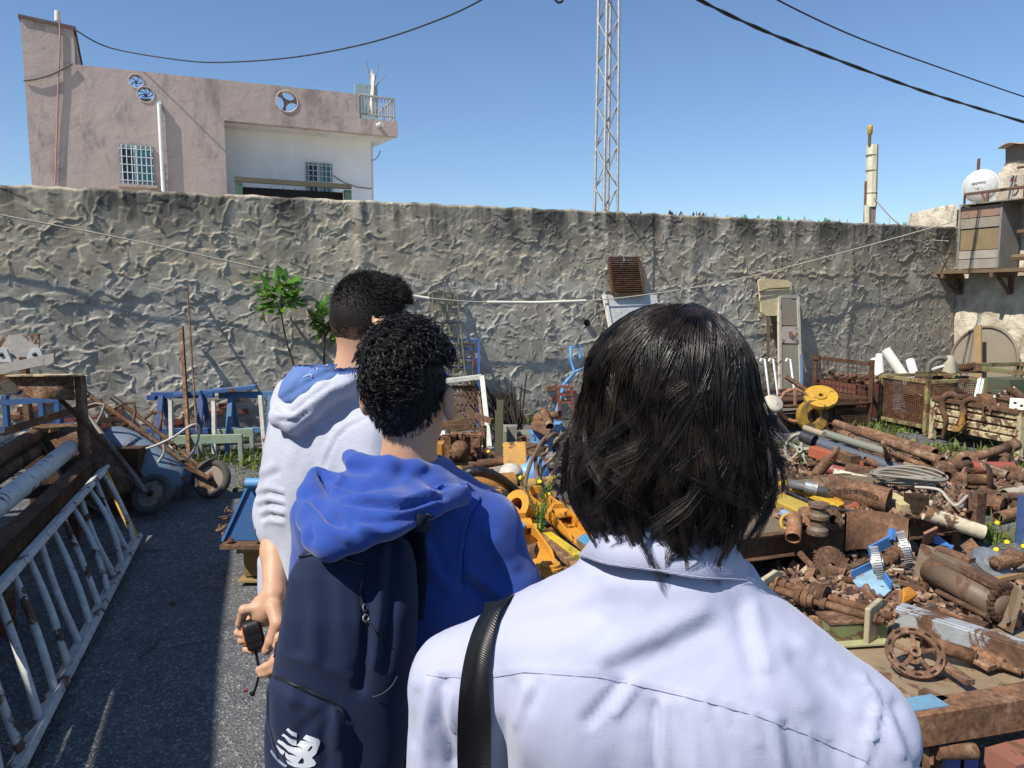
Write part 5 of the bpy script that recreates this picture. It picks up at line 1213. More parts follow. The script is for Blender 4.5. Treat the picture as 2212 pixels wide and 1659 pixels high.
def build_crates():
 a = G(*r1(1112, 800)); b = G(*r1(1498, 885)); L = .78
 Hh = P(*r1(1112, 410), a.y).z
 crate('mesh_crate', 'lime green wire mesh crate with a rusty reel inside', a, L, .85, Hh, 'chip:98945f:0.5:0.6', 'rust:.9')
 c = a + EY * .42 + EX * .22 + UP * .42
 rl = thing('cable_reel', 'big rusty reel with orange hub inside the green mesh crate', 'reel', gz(c, .12))
 part(rl, 'flange', MB().disc(c, -EX, .27, .015, 28, .03), 'rust:.75'); part(rl, 'drum', MB().lathe([(.2, 0), (.2, .3)], c, EX, 20), 'rust:.7'); part(rl, 'flange', MB().disc(c + EX * .3, -EX, .27, .015, 28), 'rust:.75')
 part(rl, 'hub', MB().lathe([(.0, -.05), (.035, -.05), (.05, 0), (.05, .01)], c - EX * .01, EX, 12), 'rust:2.0:1')
 m = []
 for k in range(14):
  p = a + EY * R3.uniform(.08, .7) + EX * R3.uniform(.06, .2) + UP * R3.uniform(.15, .2)
  solo('scrap_nut', 'small rusty nut-like lump lying on the floor of the green mesh crate', 'lump', MB().lathe([(0, -.03), (.035, -.03), (.045, 0), (.035, .03), (0, .03)], p, Vector((R3.gauss(0, 1), R3.gauss(0, 1), 1)), 6, False), 'rust:.9', group='rusty lumps in the green mesh crate')
 a2 = a + EX * .9 + EY * .25
 Hg = P(*r1(1800, 400), a2.y).z
 root, c = crate('pallet_cage', 'long green railed cage behind the yellow crate', a2, 1.5, 1.1, Hg + .12, 'chip:7d8052:0.45', None, .06)
 part(root, 'mesh', mesh_panel(MB(), gz(c[3], .1), gz(c[2], .1), gz(c[2], Hg + .08), gz(c[3], Hg + .08), 40, 24, .004), 'rust:.8')['kind'] = 'stuff'
 top = a2 + EY * .2; top.z = Hg + .1
 for k, (dy, dx, s, z, mt, lb) in enumerate(((.35, .55, (.35, .4, .5), .4, 'chip:4c5a48:0.4', 'dark green machine case inside the long cage'), (.95, .6, (.45, .35, .42), .36, 'chip:5a4a38:0.5', 'brown cased machine inside the long cage'))):
  p = a2 + EY * dy + EX * dx; solo('machine_case', lb, 'machine', MB().bar(gz(p, z - s[2] / 2), gz(p, z + s[2] / 2), s[0], s[1], EX).bar(gz(p, z) - EX * (s[1] / 2 + .01) - EY * .1, gz(p, z) - EX * (s[1] / 2 + .01) + EY * .1, .02, .2), mt, bevel=.006)
 a = G(*r1(1512, 905)); b = G(*r1(2168, 1055)); ey = (b - a); Ly = ey.length; ey.normalize(); ex = Vector((-ey.y, ey.x, 0)); ex = ex if ex.x > 0 else -ex
 Hy = P(*r1(1512, 595), a.y).z; D = .8
 root = thing('ribbed_bin', 'cream and rust ribbed steel bin full of scrap at the right', 'bin', gz(a, 0)); mt = 'chip:cdbf92:0.52:0.6'
 cs = [gz(a, 0), gz(b, 0), gz(b, 0) + ex * D, gz(a, 0) + ex * D]
 for p in cs: part(root, 'corner_post', MB().bar(p, gz(p, Hy), .06, .06, ex), mt, .003)
 n = 4; z0 = .14
 for i in range(4):
  p, q = cs[i], cs[(i + 1) % 4]; t = (q - p).normalized(); nn = Vector((t.y, -t.x, 0)); nn = nn if nn.dot(p + q - cs[0] - cs[2]) > 0 else -nn
  prof = []
  for k in range(n):
   zA, zB = z0 + (Hy - z0) * k / n, z0 + (Hy - z0) * (k + 1) / n; hh = zB - zA
   prof += [(zA + .0, 0), (zA + hh * .12, .03), (zA + hh * .7, .03), (zA + hh * .86, 0)]
  prof.append((Hy, 0)); vs = []; fs = []
  for (z, o_) in prof: vs += [gz(p, z) + nn * (o_ - .01), gz(q, z) + nn * (o_ - .01)]
  for k in range(len(prof) - 1): fs.append((2 * k, 2 * k + 1, 2 * k + 3, 2 * k + 2))
  part(root, 'ribbed_side', MB().add(vs, fs), mt); part(root, 'top_rail', MB().bar(gz(p, Hy) + nn * .015, gz(q, Hy) + nn * .015, .06, .045), 'rust:1.1', .003)
 part(root, 'floor', MB().poly([gz(p, z0) for p in cs], UP, .01), 'rust')
 fill = Hy - .12; part(root, 'scrap_bed', MB().poly([gz(p, fill) for p in cs], UP, .02), 'rust:.6')
 def on(t, z, off=.05): return gz(lerp3(a, b, t), z) - ex * off
 S = MB().ext([(-.035, -.014), (.035, -.014), (.035, .014), (-.035, .014)], Vector((0, 0, 0)), Vector((0, 0, .01)))
 path = spline([on(.25, Hy - .05, -.06), on(.235, Hy + .06, -.02), on(.2, Hy + .07, .03), on(.155, Hy + .01, .05), on(.16, Hy - .10, .055), on(.2, Hy - .19, .055), on(.2, Hy - .29, .05), on(.175, Hy - .44, .05)])
 solo('steel_hook', 'long flat rusty S hook hanging over the left of the ribbed bin', 'hook', MB().tube(path, [.022 + .02 * math.sin(math.pi * min(1, i / len(path) + .15)) for i in range(len(path))], 8), 'rust:1.0')
 path = spline([on(.52, Hy - .04, -.05), on(.5, Hy + .05, -.01), on(.46, Hy + .055, .04), on(.41, Hy - .01, .06), on(.42, Hy - .12, .06), on(.38, Hy - .23, .06)])
 root = thing('crane_hook', 'rusty hook with yellow jaw hanging mid way on the ribbed bin', 'hook', on(.42, Hy - .35))
 part(root, 'shank', MB().tube(path, .034, 8), 'rust:.95')
 part(root, 'jaw', MB().poly([on(.33, Hy - .25, .07), on(.38, Hy - .28, .07), on(.47, Hy - .22, .07), on(.51, Hy - .19, .07), on(.49, Hy - .24, .07), on(.44, Hy - .31, .07), on(.38, Hy - .33, .07), on(.35, Hy - .32, .07)], -ex, .06), 'chip:a9853a:0.55', .006)
 part(root, 'jaw', MB().poly([on(.41, Hy - .26, .075), on(.46, Hy - .22, .075), on(.455, Hy - .10, .075), on(.44, Hy - .10, .075)], -ex, .04), 'chip:b08a35:0.5', .006)
 root = thing('shackle', 'small rusty shackle hanging near the right of the ribbed bin', 'shackle', on(.68, Hy - .12))
 part(root, 'bow', MB().tube(spline([on(.69, Hy - .02, .04), on(.66, Hy + .02, .05), on(.64, Hy - .03, .06), on(.65, Hy - .10, .06)]), .012, 6), 'rust'); part(root, 'eye', MB().ring(on(.655, Hy - .13, .06), -ex, .024, .011, 12, 6), 'rust')
 def ins(t, s, z=0.0): return gz(lerp3(a, b, t), fill + .02 + z) + ex * (D * s)
 rib = thing('toothed_arc', 'rusty toothed half ring standing in the ribbed bin', 'ring', ins(.45, .5))
 c = ins(.5, .55, .02); part(rib, 'arc', MB().lathe([(.22, -.03), (.27, -.03), (.27, .03), (.22, .03), (.22, -.03)], c, -ex, 26, False, ey, .5), 'rust:.9')
 for k in range(9): an = math.pi * (k + .5) / 9; part(rib, 'tooth', MB().box(c + ey * .2 * math.cos(an) + UP * .2 * math.sin(an), (.03, .04, .045)), 'rust:.8')
 c = ins(.78, .35, .10); bl = thing('cream_block', 'cream perforated metal block lying on the bin scrap', 'block', c)
 x, y, z = frame(Vector((-.4, -.6, .5)))
 hol = [[c + x * (ox + .018 * math.cos(t_)) + y * (oy + .018 * math.sin(t_)) for t_ in np.linspace(0, 6.28, 9)[:-1]] for ox, oy in ((-.06, .03), (.06, .03), (-.05, -.05), (.06, -.05), (0, 0))]
 part(bl, 'plate', MB().poly([c - x * .11 - y * .09, c + x * .11 - y * .09, c + x * .11 + y * .09, c - x * .11 + y * .09], z, .05, hol), 'chip:e4dcc0:0.12'); part(bl, 'inner', MB().poly([c - x * .1 - y * .08, c + x * .1 - y * .08, c + x * .1 + y * .08, c - x * .1 + y * .08], z, .02), 'plain:1c1714:0.9')
 for k, (p, q, w_, mt, lb) in enumerate(((ins(.05, .75, .32), ins(.2, .45, 0), .035, 'chip:dfe2df:0.08', 'white T bar leaning down into the ribbed bin'), (ins(.18, .5, .02), ins(.46, .75, .26), .03, 'chip:e2e3de:0.1', 'white T bar crossing behind the first in the ribbed bin'))):
  solo('white_bar', lb, 'bar', MB().ext([(-w_, -.006), (w_, -.006), (w_, .006), (.006, .006), (.006, w_), (-.006, w_), (-.006, .006), (-w_, .006)], p, q), mt)
 c = ins(.3, .4, .05); solo('pump_housing', 'rusty arched pump housing in the ribbed bin', 'housing', MB().lathe([(.10, -.08), (.14, -.08), (.14, .08), (.10, .08), (.10, -.08)], c, -ex, 18, False, ey, .5).disc(c + ex * .05, ex, .10, .02, 16), 'rust:1.1')
 for k in range(26):
  t, s = R3.uniform(.04, .96), R3.uniform(.05, .95); p = ins(t, s, R3.uniform(0, .05)); q = p + Vector((R3.uniform(-.16, .16), R3.uniform(-.16, .16), R3.uniform(-.02, .06)))
  solo('scrap_piece', 'small mixed rusty offcut lying loose in the ribbed bin', 'offcut', MB().bar(p, q, R3.uniform(.02, .06), R3.uniform(.01, .05)), R3.choice(['rust:1', 'rust:1.4:1', 'rust:.7', 'metal:9a9a98:0.5']), group='loose offcuts in the ribbed bin')
 A = P(*r1(585, 590), 11.1); B = G(*r1(1015, 815)); A = gz(B, 0) - EY * 1.15; C_ = gz(B, 0) - EX * 1.35; Hb = P(*r1(1015, 305), B.y).z
 root = thing('rusty_rack', 'dark rusty angle iron rack with wire mesh side', 'rack', gz(B, 0)); cs = [gz(B, 0), A, A - EX * 1.35, C_]
 for i, p in enumerate(cs): part(root, 'corner_post', MB().angle(p, gz(p, Hb if i < 2 else Hb * .55), .07, .008, EX), 'rust:.8', .002)
 part(root, 'top_rail', MB().bar(gz(cs[0], Hb - .05), gz(cs[1], Hb - .05), .04, .05), 'rust:.75')
 part(root, 'mesh', mesh_panel(MB(), gz(cs[0], .1), gz(cs[1], .1), gz(cs[1], Hb - .06), gz(cs[0], Hb - .06), 14, 10, .004), 'rust:.8')['kind'] = 'stuff'
 zr = P(*r1(1000, 628), B.y).z
 for p, q in ((0, 3), (3, 2), (2, 1), (0, 1)): part(root, 'shelf_rail', MB().angle(gz(cs[p], zr), gz(cs[q], zr), .06, .008), 'rust:.8')
 for k in range(6): z = .06 + (zr - .1) * k / 6; part(root, 'slat', MB().bar(gz(cs[0], z), gz(cs[3], z), .012, .03), 'rust:.6')
 for t in (.38, .72): p = lerp3(cs[0], cs[3], t); part(root, 'stay', MB().bar(gz(p, 0), gz(p, zr), .05, .012, EX), 'rust:.7')
 part(root, 'shelf', MB().poly([gz(p, zr - .03) for p in cs], UP, .01), 'rust:.5')
 def rk(t, s, z): return gz(lerp3(cs[0], cs[3], t) - EY * (1.15 * s), zr + z)
 q1 = lambda x, y, d: P(*r1(x, y), d)
 c = q1(665, 588, 9.5); c.z = max(c.z, zr + .04); yw = thing('yellow_pulley', 'bright yellow flat pulley wheel lying tilted on the rusty rack', 'pulley', c)
 nn = Vector((-.15, -.55, .8)); part(yw, 'rim', MB().disc(c, nn, .20, .045, 30, .05, True), 'chip:c99a1f:0.3'); part(yw, 'hub', MB().disc(c, nn, .07, .08, 18, .03), 'chip:c09020:0.35')
 c = q1(600, 745, 9.45); c.z = .22; yw = thing('yellow_ring', 'dark yellow ring wheel standing under the rack rail', 'ring', gz(c, 0)); part(yw, 'rim', MB().lathe([(.09, -.04), (.2, -.04), (.2, .04), (.09, .04), (.09, -.04)], c, (.2, -1, .1), 26, False), 'chip:a8861f:0.45')
 c = q1(470, 630, 9.5); c.z = zr + .02; ow = thing('orange_wheel', 'half sunken orange rusty wheel rim on the rack', 'wheel', c); part(ow, 'rim', MB().ring(c, (.05, -1, .25), .20, .022, 28, 7), 'rust:2.0:1'); part(ow, 'spoke', MB().bar(c - EX * .19, c + EX * .19, .04, .02).bar(c, c + UP * .19, .04, .02, EX), 'rust:1.8:1')
 c = q1(305, 615, 9.4); c.z = zr + .06; solo('white_bucket_lid', 'dirty white bucket lid on the rack beside the hair', 'lid', MB().lathe([(0, .03), (.11, .03), (.13, .0), (.12, -.04), (.1, -.04)], c, (.1, -.7, .7), 18), 'chip:c9c2b0:0.2')
 p = rk(.35, .25, 0); solo('rusty_channel', 'rusty channel offcut leaning upright on the rack', 'channel', MB().chan(p, P(*r1(400, 430), p.y + .1), .06, .03, .006, EX), 'rust:1.5:1')
 b0 = gz(lerp3(cs[0], cs[1], .35) + EX * .12, 0); rb_ = thing('red_bin', 'dull red steel bin heaped with rusty parts behind the rack', 'bin', b0); hz = P(*r1(800, 500), 10.2).z
 cc = [b0, b0 - EY * .8, b0 - EY * .8 + EX * .6, b0 + EX * .6]
 for i in range(4): part(rb_, 'side', MB().poly([gz(cc[i], .05), gz(cc[(i + 1) % 4], .05), gz(cc[(i + 1) % 4], hz), gz(cc[i], hz)], EX if i in (0, 2) else EY, .012), 'chip:7c4234:0.4')
 cc2 = gz(lerp3(cs[0], cs[3], .05) - EY * .5, 0)
 for k in range(22):
  p = lerp3(lerp3(cc[0], cc[1], R3.random()), lerp3(cc[3], cc[2], R3.random()), R3.random()); p.z = hz + R3.uniform(-.04, .06); q = p + Vector((R3.uniform(-.14, .14), R3.uniform(-.14, .14), R3.uniform(-.03, .08)))
  solo('scrap_piece', 'short rusty stub heaped in the dull red bin', 'stub', MB().tube([p, q], R3.uniform(.015, .035), 8), 'rust:1.1', group='rusty stubs in the red bin')
 for k, x in enumerate((165, 240, 305, 435)):
  d = 10.6; t = q1(x, 298, d); b = gz(q1(x + 35, 560, d), zr)
  solo('bent_white_rod', ('leftmost', 'second from left', 'third from left', 'rightmost')[k] + ' white rod with bent top in the row behind the rack', 'rod', MB().tube([b, t, t + Vector((-.05, 0, .005)), t + Vector((-.06, 0, -.03))], .016, 7), 'paint:d9dfe2:0.5')
 root = thing('blue_post', 'thin blue steel post standing right of the cabinet door', 'post', gz(q1(525, 500, 11.2), 0)); part(root, 'bar', MB().bar(gz(q1(530, 520, 11.2), 0), q1(518, 260, 11.4), .04, .03, EX), 'chip:5f86a8:0.2'); part(root, 'stay', MB().tube([q1(518, 262, 11.4), gz(q1(560, 345, 11.0), .6)], .008, 5), 'rust')
 for k, (x0, y0, x1, y1, r_, lb) in enumerate(((1155, 225, 1290, 420, .075, 'thickest white plastic pipe leaning left among the pale pipes'), (1195, 300, 1300, 430, .05, 'white plastic pipe with collar beside the thickest one'), (1072, 295, 1105, 470, .055, 'left upright white plastic pipe beside the rack post'), (1345, 305, 1385, 440, .06, 'bright short white plastic pipe right of the leaning ones'), (1110, 265, 1120, 420, .05, 'pinkish white pipe stub behind the leaning white pipes'))):
  d = 11.3 if k < 2 else 11.1; t = q1(x0, y0, d); b = q1(x1, y1, d - .15); e = (t - b).normalized(); f_ = b - e * (b.z / e.z) * .95
  solo('plastic_pipe', lb, 'pipe', MB().pipe(f_, t, r_, None, 16), 'paint:e3ddd2:0.5' if k != 3 else 'paint:eef1f5:0.4')
 zt = top.z + .03
 q = lambda x, y: P(*r1(x, y), a2.y - .3)
 solo('hose_loop', 'grey ribbed hose loop lying on the long green cage', 'hose', MB().tube(spline([q(1480, 400), q(1495, 330), q(1560, 290), q(1640, 305), q(1690, 340), q(1700, 400)]), .03, 8), 'rubber:6d685c:0.9')
 solo('hose_loop', 'pale conical hose end beside the ribbed hose loop', 'hose', MB().lathe([(.09, 0), (.07, .12), (.03, .22), (0, .22)], q(1640, 400), UP, 14), 'paint:a9a28c:0.8')
 solo('white_strip', 'bright white flat strip lying above the green cage rail', 'strip', MB().bar(q(1505, 375), q(1655, 332), .03, .02), 'paint:f1efe8:0.5')
 pth = [q(1700 + 150 * i / 60, 368 - 18 * i / 60) + UP * .045 * math.sin(i * .95) + EY * .045 * math.cos(i * .95) for i in range(61)]
 solo('coil_spring', 'dark rusty coil spring lying by the plank foot', 'spring', MB().tube(pth, .011, 5), 'rust:.8')
 solo('rail_support', 'rusty flat support under the coil spring on the cage', 'bar', MB().bar(q(1400, 400), q(1900, 395), .12, .02), 'rust:.8')
build_crates()
# ---- long pipes, shafts and flanges in the heap
def lay(name, label, cat, a, b, r, mat, hollow=True, seg=16):
 m = MB().pipe(a, b, r, None, seg) if hollow else MB().tube([a, b], r, seg)
 return solo(name, label, cat, m, mat)
def shaft(label, a, b, r, mat, collars=((.2, 1.5, .05), (.8, 1.5, .05)), name='drive_shaft', cat='shaft'):
 a, b = Vector(a), Vector(b); d = (b - a); L = d.length; d.normalize()
 root = thing(name, label, cat, gz(lerp3(a, b, .5), min(a.z, b.z)))
 part(root, 'rod', MB().lathe([(0, 0), (r, 0), (r, L), (0, L)], a, d, 12), mat)
 for t, k, w_ in collars: part(root, 'collar', MB().lathe([(r, -w_ / 2), (r * k, -w_ / 2), (r * k, w_ / 2), (r, w_ / 2)], lerp3(a, b, t), d, 14, False), mat)
 return root
def flange(label, c, n, R, r, mat, L=.12, holes=6, name='pipe_flange', cat='flange', t=.022):
 n = Vector(n).normalized(); root = thing(name, label, cat, gz(c, max(0, c.z - R)))
 part(root, 'plate', MB().disc(c, n, R, t, 24, r), mat)
 part(root, 'neck', MB().lathe([(r, 0), (r * 1.25, 0), (r * 1.12, -L * .3), (r * 1.12, -L), (r, -L)], c, n, 18), mat)
 part(root, 'bore', MB().disc(c - n * L * .6, n, r, .004, 18), 'plain:0a0706:0.9')
 x, y, _ = frame(n)
 for k in range(holes):
  an = 2 * math.pi * k / holes; part(root, 'bolt', MB().lathe([(0, t / 2), (R * .085, t / 2), (R * .085, t / 2 + R * .06), (0, t / 2 + R * .06)], c + (x * math.cos(an) + y * math.sin(an)) * (R + r) / 2 * 1.02, n, 6, False), mat)
 return root
def spoked(label, c, n, R, mat, spokes=5, rimw=.05, name='spoked_wheel', cat='wheel', rimt=.03):
 n = Vector(n).normalized(); x, y, _ = frame(n); root = thing(name, label, cat, gz(c, max(0, c.z - R)))
 part(root, 'rim', MB().lathe([(R - rimt, -rimw / 2), (R, -rimw / 2), (R - rimt * .25, 0), (R, rimw / 2), (R - rimt, rimw / 2), (R - rimt, -rimw / 2)], c, n, 34, False), mat, .003)
 part(root, 'hub', MB().lathe([(R * .09, -rimw * .6), (R * .2, -rimw * .6), (R * .2, rimw * .6), (R * .09, rimw * .6), (R * .09, -rimw * .6)], c, n, 16, False), mat)
 for k in range(spokes):
  an = 2 * math.pi * k / spokes + .3; e = x * math.cos(an) + y * math.sin(an); part(root, 'spoke', MB().bar(c + e * R * .17, c + e * (R - rimt * .8), R * .16, rimw * .45, n), mat, .003)
 return root
def gear(label, c, n, R, t, teeth, mat, hole=.2, tooth=.09):
 n = Vector(n).normalized(); x, y, _ = frame(n); root = thing('gear_wheel', label, 'gear', gz(c, max(0, c.z - R)))
 pts = []
 for k in range(teeth):
  for f_, rr in ((-.32, 1 - tooth), (-.2, 1), (.2, 1), (.32, 1 - tooth)):
   an = 2 * math.pi * (k + f_) / teeth; pts.append(c - n * t / 2 + (x * math.cos(an) + y * math.sin(an)) * R * rr)
 hl = [c - n * t / 2 + (x * math.cos(2 * math.pi * k / 14) + y * math.sin(2 * math.pi * k / 14)) * R * hole for k in range(14)]
 part(root, 'toothed_rim', MB().poly(pts, n, t, [hl]), mat)
 part(root, 'boss', MB().lathe([(R * hole * .7, -t * .7), (R * hole * 1.5, -t * .7), (R * hole * 1.5, t * .7), (R * hole * .7, t * .7)], c, n, 14, False), mat)
 return root
def build_heap():
 rs = 'rust:1.25'; rw = 'rust:1.5:1'; rd = 'rust:.8'
 spoked('weathered grey spoked pulley wheel standing in the heap', g2(515, 175, .17) , (-.75, -.62, .2), .175, 'chip:a8a698:0.12', 5, .055)
 lay('steel_tube', 'long blue-grey painted pipe running through the heap', 'pipe', g2(560, 95, .30), g2(1560, 425, .14), .052, 'chip:4b5a68:0.12')
 lay('steel_tube', 'worn blue and yellow pipe lying above the blue-grey pipe', 'pipe', g2(690, 50, .26), g2(1180, 200, .18), .042, 'chip:7d8377:0.25')
 lay('steel_tube', 'dark stub end piece left of the blue-grey pipe', 'pipe', g2(525, 70, .34), g2(620, 110, .31), .06, 'rubber:23262b:0.6')
 lay('steel_tube', 'whitish fork-ended tube above the blue-grey pipe', 'tube', g2(545, 10, .30), g2(690, 60, .28), .032, 'chip:a79a86:0.3', False)
 lay('steel_tube', 'longest brown rusty pipe at the back of the heap', 'pipe', G(*r1(775, 785), .28), G(*r1(1590, 1075), .14), .045, rs)
 lay('steel_tube', 'thick brown pipe lying along the grass edge', 'pipe', G(*r1(955, 835), .16), G(*r1(1540, 1015), .12), .055, rs)
 shaft('thin jointed rusty rod between the long pipes', G(*r1(800, 850), .24), G(*r1(1500, 1130), .1), .026, 'rust:1.4', ((.1, 1.6, .12), (.18, 1.3, .06), (.55, 1.6, .10), (.6, 1.35, .06)))
 lay('steel_tube', 'short thick brown drum end by the rack foot', 'drum', G(*r1(735, 835), .16), G(*r1(830, 845), .14), .085, rd, True)
 for k, (x0, y0, x1, y1, h0, h1, w_, mt, lb) in enumerate(((600, 185, 760, 235, .22, .2, .10, 'chip:b05a38:0.3', 'short orange painted beam beside the grey wheel'), (860, 225, 1075, 335, .2, .14, .08, 'chip:c0542f:0.25', 'orange red beam lying under the blue-grey pipe'), (715, 150, 930, 265, .25, .2, .10, rs, 'rusty square beam crossing under the blue-grey pipe'))):
  solo('steel_beam', lb, 'beam', MB().bar(g2(x0, y0, h0), g2(x1, y1, h1), w_, w_), mt, bevel=.005)
 lay('steel_tube', 'red oxide pipe lying low in the heap', 'pipe', g2(690, 315, .12), g2(1060, 395, .08), .05, 'chip:94423a:0.35')
 shaft('leaning rusty shaft with thick middle in the heap', g2(600, 405, .1), g2(800, 155, .42), .022, rs, ((.42, 2.2, .16), (.6, 1.7, .06)))
 shaft('short splined rusty shaft beside the orange beam', g2(1030, 265, .22), g2(1165, 320, .16), .032, 'rust:1.6', ((.3, 1.15, .18),))
 shaft('upright bent rusty lever standing in the heap', g2(1200, 320, .12), g2(1140, 120, .46), .018, rs, ((.15, 2.4, .06), (.5, 1.6, .2)), 'steel_lever', 'lever')
 lay('steel_tube', 'rusty white painted pipe lying over the big cylinder', 'pipe', g2(770, 350, .26), g2(1270, 465, .22), .034, 'chip:d6cdb4:0.42')
 lay('steel_tube', 'big brown rusty cylinder lying on the platform', 'cylinder', g2(720, 450, .40), g2(1185, 565, .36), .085, 'rust:1.35')
 lay('steel_tube', 'dark horizontal pipe with flanged end under the white pipe', 'pipe', g2(850, 320, .15), g2(1105, 370, .12), .06, rd)
 flange('thick bored rusty flange facing the yard in mid heap', g2(1135, 375, .12), (.35, -.9, .15), .085, .038, rs)
 flange('largest round rusty flange plate in the heap', g2(1625, 405, .16), (.25, -.9, .35), .135, .07, rs, .10, 8)
 flange('bored rusty hub flange right of the largest flange', g2(1785, 382, .13), (.55, -.8, .2), .09, .04, 'rust:1.4', .22)
 root = thing('dished_cover', 'black dished steel cover standing on edge in the heap', 'cover', g2(1950, 480, 0)); part(root, 'dish', MB().lathe([(0, .03), (.09, .025), (.135, 0), (.14, -.02), (.13, -.02), (.08, 0), (0, .005)], g2(1950, 405, .15), (.85, -.5, .12), 26), 'rust:.45'); part(root, 'hub', MB().lathe([(.05, 0), (.05, -.16), (.07, -.16), (.07, -.2), (0, -.2)], g2(1950, 405, .15), (.85, -.5, .12), 16), 'rust:1.2')
 shaft('rusty drive shaft with fork head before the ribbed bin', g2(1790, 245, .16), g2(2145, 140, .24), .042, rs, ((.04, 1.3, .06), (.9, 1.5, .07), (.98, 1.4, .06)))
 root = flange('bent rusty collar plate at the foot of the fork shaft', g2(1775, 265, .17), (-.6, -.6, .4), .10, .045, rs, .05, 0)
 lay('steel_tube', 'reddish painted open pipe by the right edge of the heap', 'pipe', g2(1810, 315, .12), g2(2125, 318, .12), .062, 'chip:a24a3c:0.35')
 lay('steel_tube', 'low brown pipe under the reddish pipe at the right', 'pipe', g2(1990, 375, .08), g2(2290, 385, .08), .05, rs)
 lay('steel_tube', 'dark brown barrel lying behind the reddish pipe', 'barrel', g2(1930, 250, .1), g2(2100, 270, .1), .055, rd)
 shaft('rusty tube with threaded coupling near the weeds', g2(1680, 505, .12), g2(2050, 600, .10), .055, rs, ((.86, 1.15, .06), (.96, 1.25, .05)), 'steel_tube', 'pipe')
 lay('steel_tube', 'tan rusty pipe lying in the weeds at the right', 'pipe', g2(2010, 695, .05), g2(2290, 625, .06), .045, 'rust:1.6:1')
 lay('steel_tube', 'light grey thin-walled tube at the right picture edge', 'pipe', g2(2060, 520, .1), g2(2300, 480, .12), .05, 'chip:b3aa98:0.3')
 shaft('lever arm shaft joined to the largest flange', g2(1420, 395, .2), g2(1600, 345, .2), .035, rs, ((.95, 1.5, .05),))
 shaft('flared rusty sleeve behind the largest flange', g2(1560, 315, .2), g2(1790, 290, .2), .045, rs, ((.1, 1.35, .05), (.5, 1.2, .1)))
 lay('steel_tube', 'white rust-speckled pipe jutting out over the platform edge', 'pipe', g2(1455, 655, .32), g2(1905, 805, .22), .046, 'chip:dccfb0:0.36')
 solo('steel_beam', 'tapered cream beam end beside the rust-speckled pipe', 'beam', MB().ext([(-.05, -.04), (.05, -.04), (.05, .04), (-.05, .04)], g2(1180, 545, .32), g2(1330, 640, .30)), 'chip:d6c58e:0.3', bevel=.003)
 solo('steel_box', 'black square steel duct end near the platform edge', 'duct', MB().bar(g2(1330, 600, .33), g2(1450, 600, .33), .12, .14), 'rust:.35', bevel=.004)
 m = MB(); c = g2(1330, 430, .32)
 root = thing('cable_coil', 'coil of grey cable lying on the heap', 'coil', c - UP * .05)
 for k in range(7):
  rr = .15 + .015 * k; part(root, 'turn', MB().tube([c + Vector((rr * 1.1 * math.cos(t), rr * math.sin(t) * .9, .012 * k + .015 * math.sin(2 * t + k))) for t in np.linspace(0, 6.1, 26)], .009, 6), 'paint:8c877b:0.7')
 part(root, 'tail', MB().tube(spline([g2(1380, 460, .36), g2(1560, 480, .36), g2(1640, 560, .33), g2(1700, 600, .33), g2(1790, 520, .36), g2(1840, 520, .36), g2(1840, 560, .33)]), .011, 6), 'paint:b0a99a:0.7')
 part(root, 'tail', MB().tube(spline([g2(1440, 570, .30), g2(1560, 610, .29), g2(1750, 612, .29)]), .010, 6), 'paint:8c877b:0.7')
 zt = .26
 e0, e1, e2 = g2(60, 860, zt), g2(1460, 680, zt), g2(1840, 640, zt)
 e1 = e0 + (e2 - e0) * .8; bk = Vector((.2, 1.25, 0)); dirn = (e2 - e0).normalized()
 root = thing('platform_bed', 'low rusty flat platform carrying pipes and yellow beams', 'platform', gz(lerp3(e0, e2, .5), 0))
 e0 = e0 - dirn * .9
 part(root, 'front_beam', MB().chan(e0 - UP * .06, e2 - UP * .06, .15, .05, .008), 'rust:.9', .002); part(root, 'back_beam', MB().chan(e0 + bk - UP * .06, e2 + bk - UP * .06, .15, .05, .008), 'rust:.9')
 part(root, 'side_beam', MB().bar(e2 - UP * .06, e2 + bk - UP * .06, .05, .13), 'rust:.9'); part(root, 'side_beam', MB().bar(e0 - UP * .06, e0 + bk - UP * .06, .05, .13), 'rust:.9')
 n = 7
 for k in range(n):
  o_ = bk * ((k + .5) / n); part(root, 'deck_plank', MB().bar(e0 + o_, e2 + o_, bk.length / n - .012, .022), 'wood:7c6f58', .003)
 part(root, 'corner_stake', MB().bar(gz(e2, .1), gz(e2, zt + .13), .09, .09, dirn), 'rust:.75', .003)
 for t in (.06, .5, .94):
  for s in (.05, .95): p = lerp3(e0, e2, t) + bk * s; part(root, 'foot', MB().bar(gz(p, 0), gz(p, zt - .13), .08, .08, dirn), 'rust:.6')
 def pf(x, y, h): return g2(x, y, zt + h)
 solo('steel_beam', 'yellow chipped flat beam on the platform beside the hair', 'beam', MB().bar(pf(370, 425, .12), pf(830, 610, .05), .09, .03), 'chip:d8ab22:0.25', bevel=.003)
 root = shaft('grey hydraulic cylinder with silver clamp on the platform', pf(410, 430, .16), pf(720, 500, .12), .032, 'chip:5b5f60:0.2', (), 'hydraulic_cylinder', 'cylinder'); part(root, 'clamp', MB().lathe([(.033, -.04), (.045, -.04), (.045, .04), (.033, .04)], pf(590, 465, .14), pf(720, 500, .12) - pf(410, 430, .16), 14, False), 'metal:c9c9c6:0.35')
 solo('black_hose', 'thin black hose lying along the yellow beam on the platform', 'hose', MB().tube(spline([pf(375, 440, .12), pf(460, 520, .1), pf(640, 590, .08), pf(850, 640, .06), pf(1180, 690, .03)]), .014, 7), 'rubber:1a1b1d')
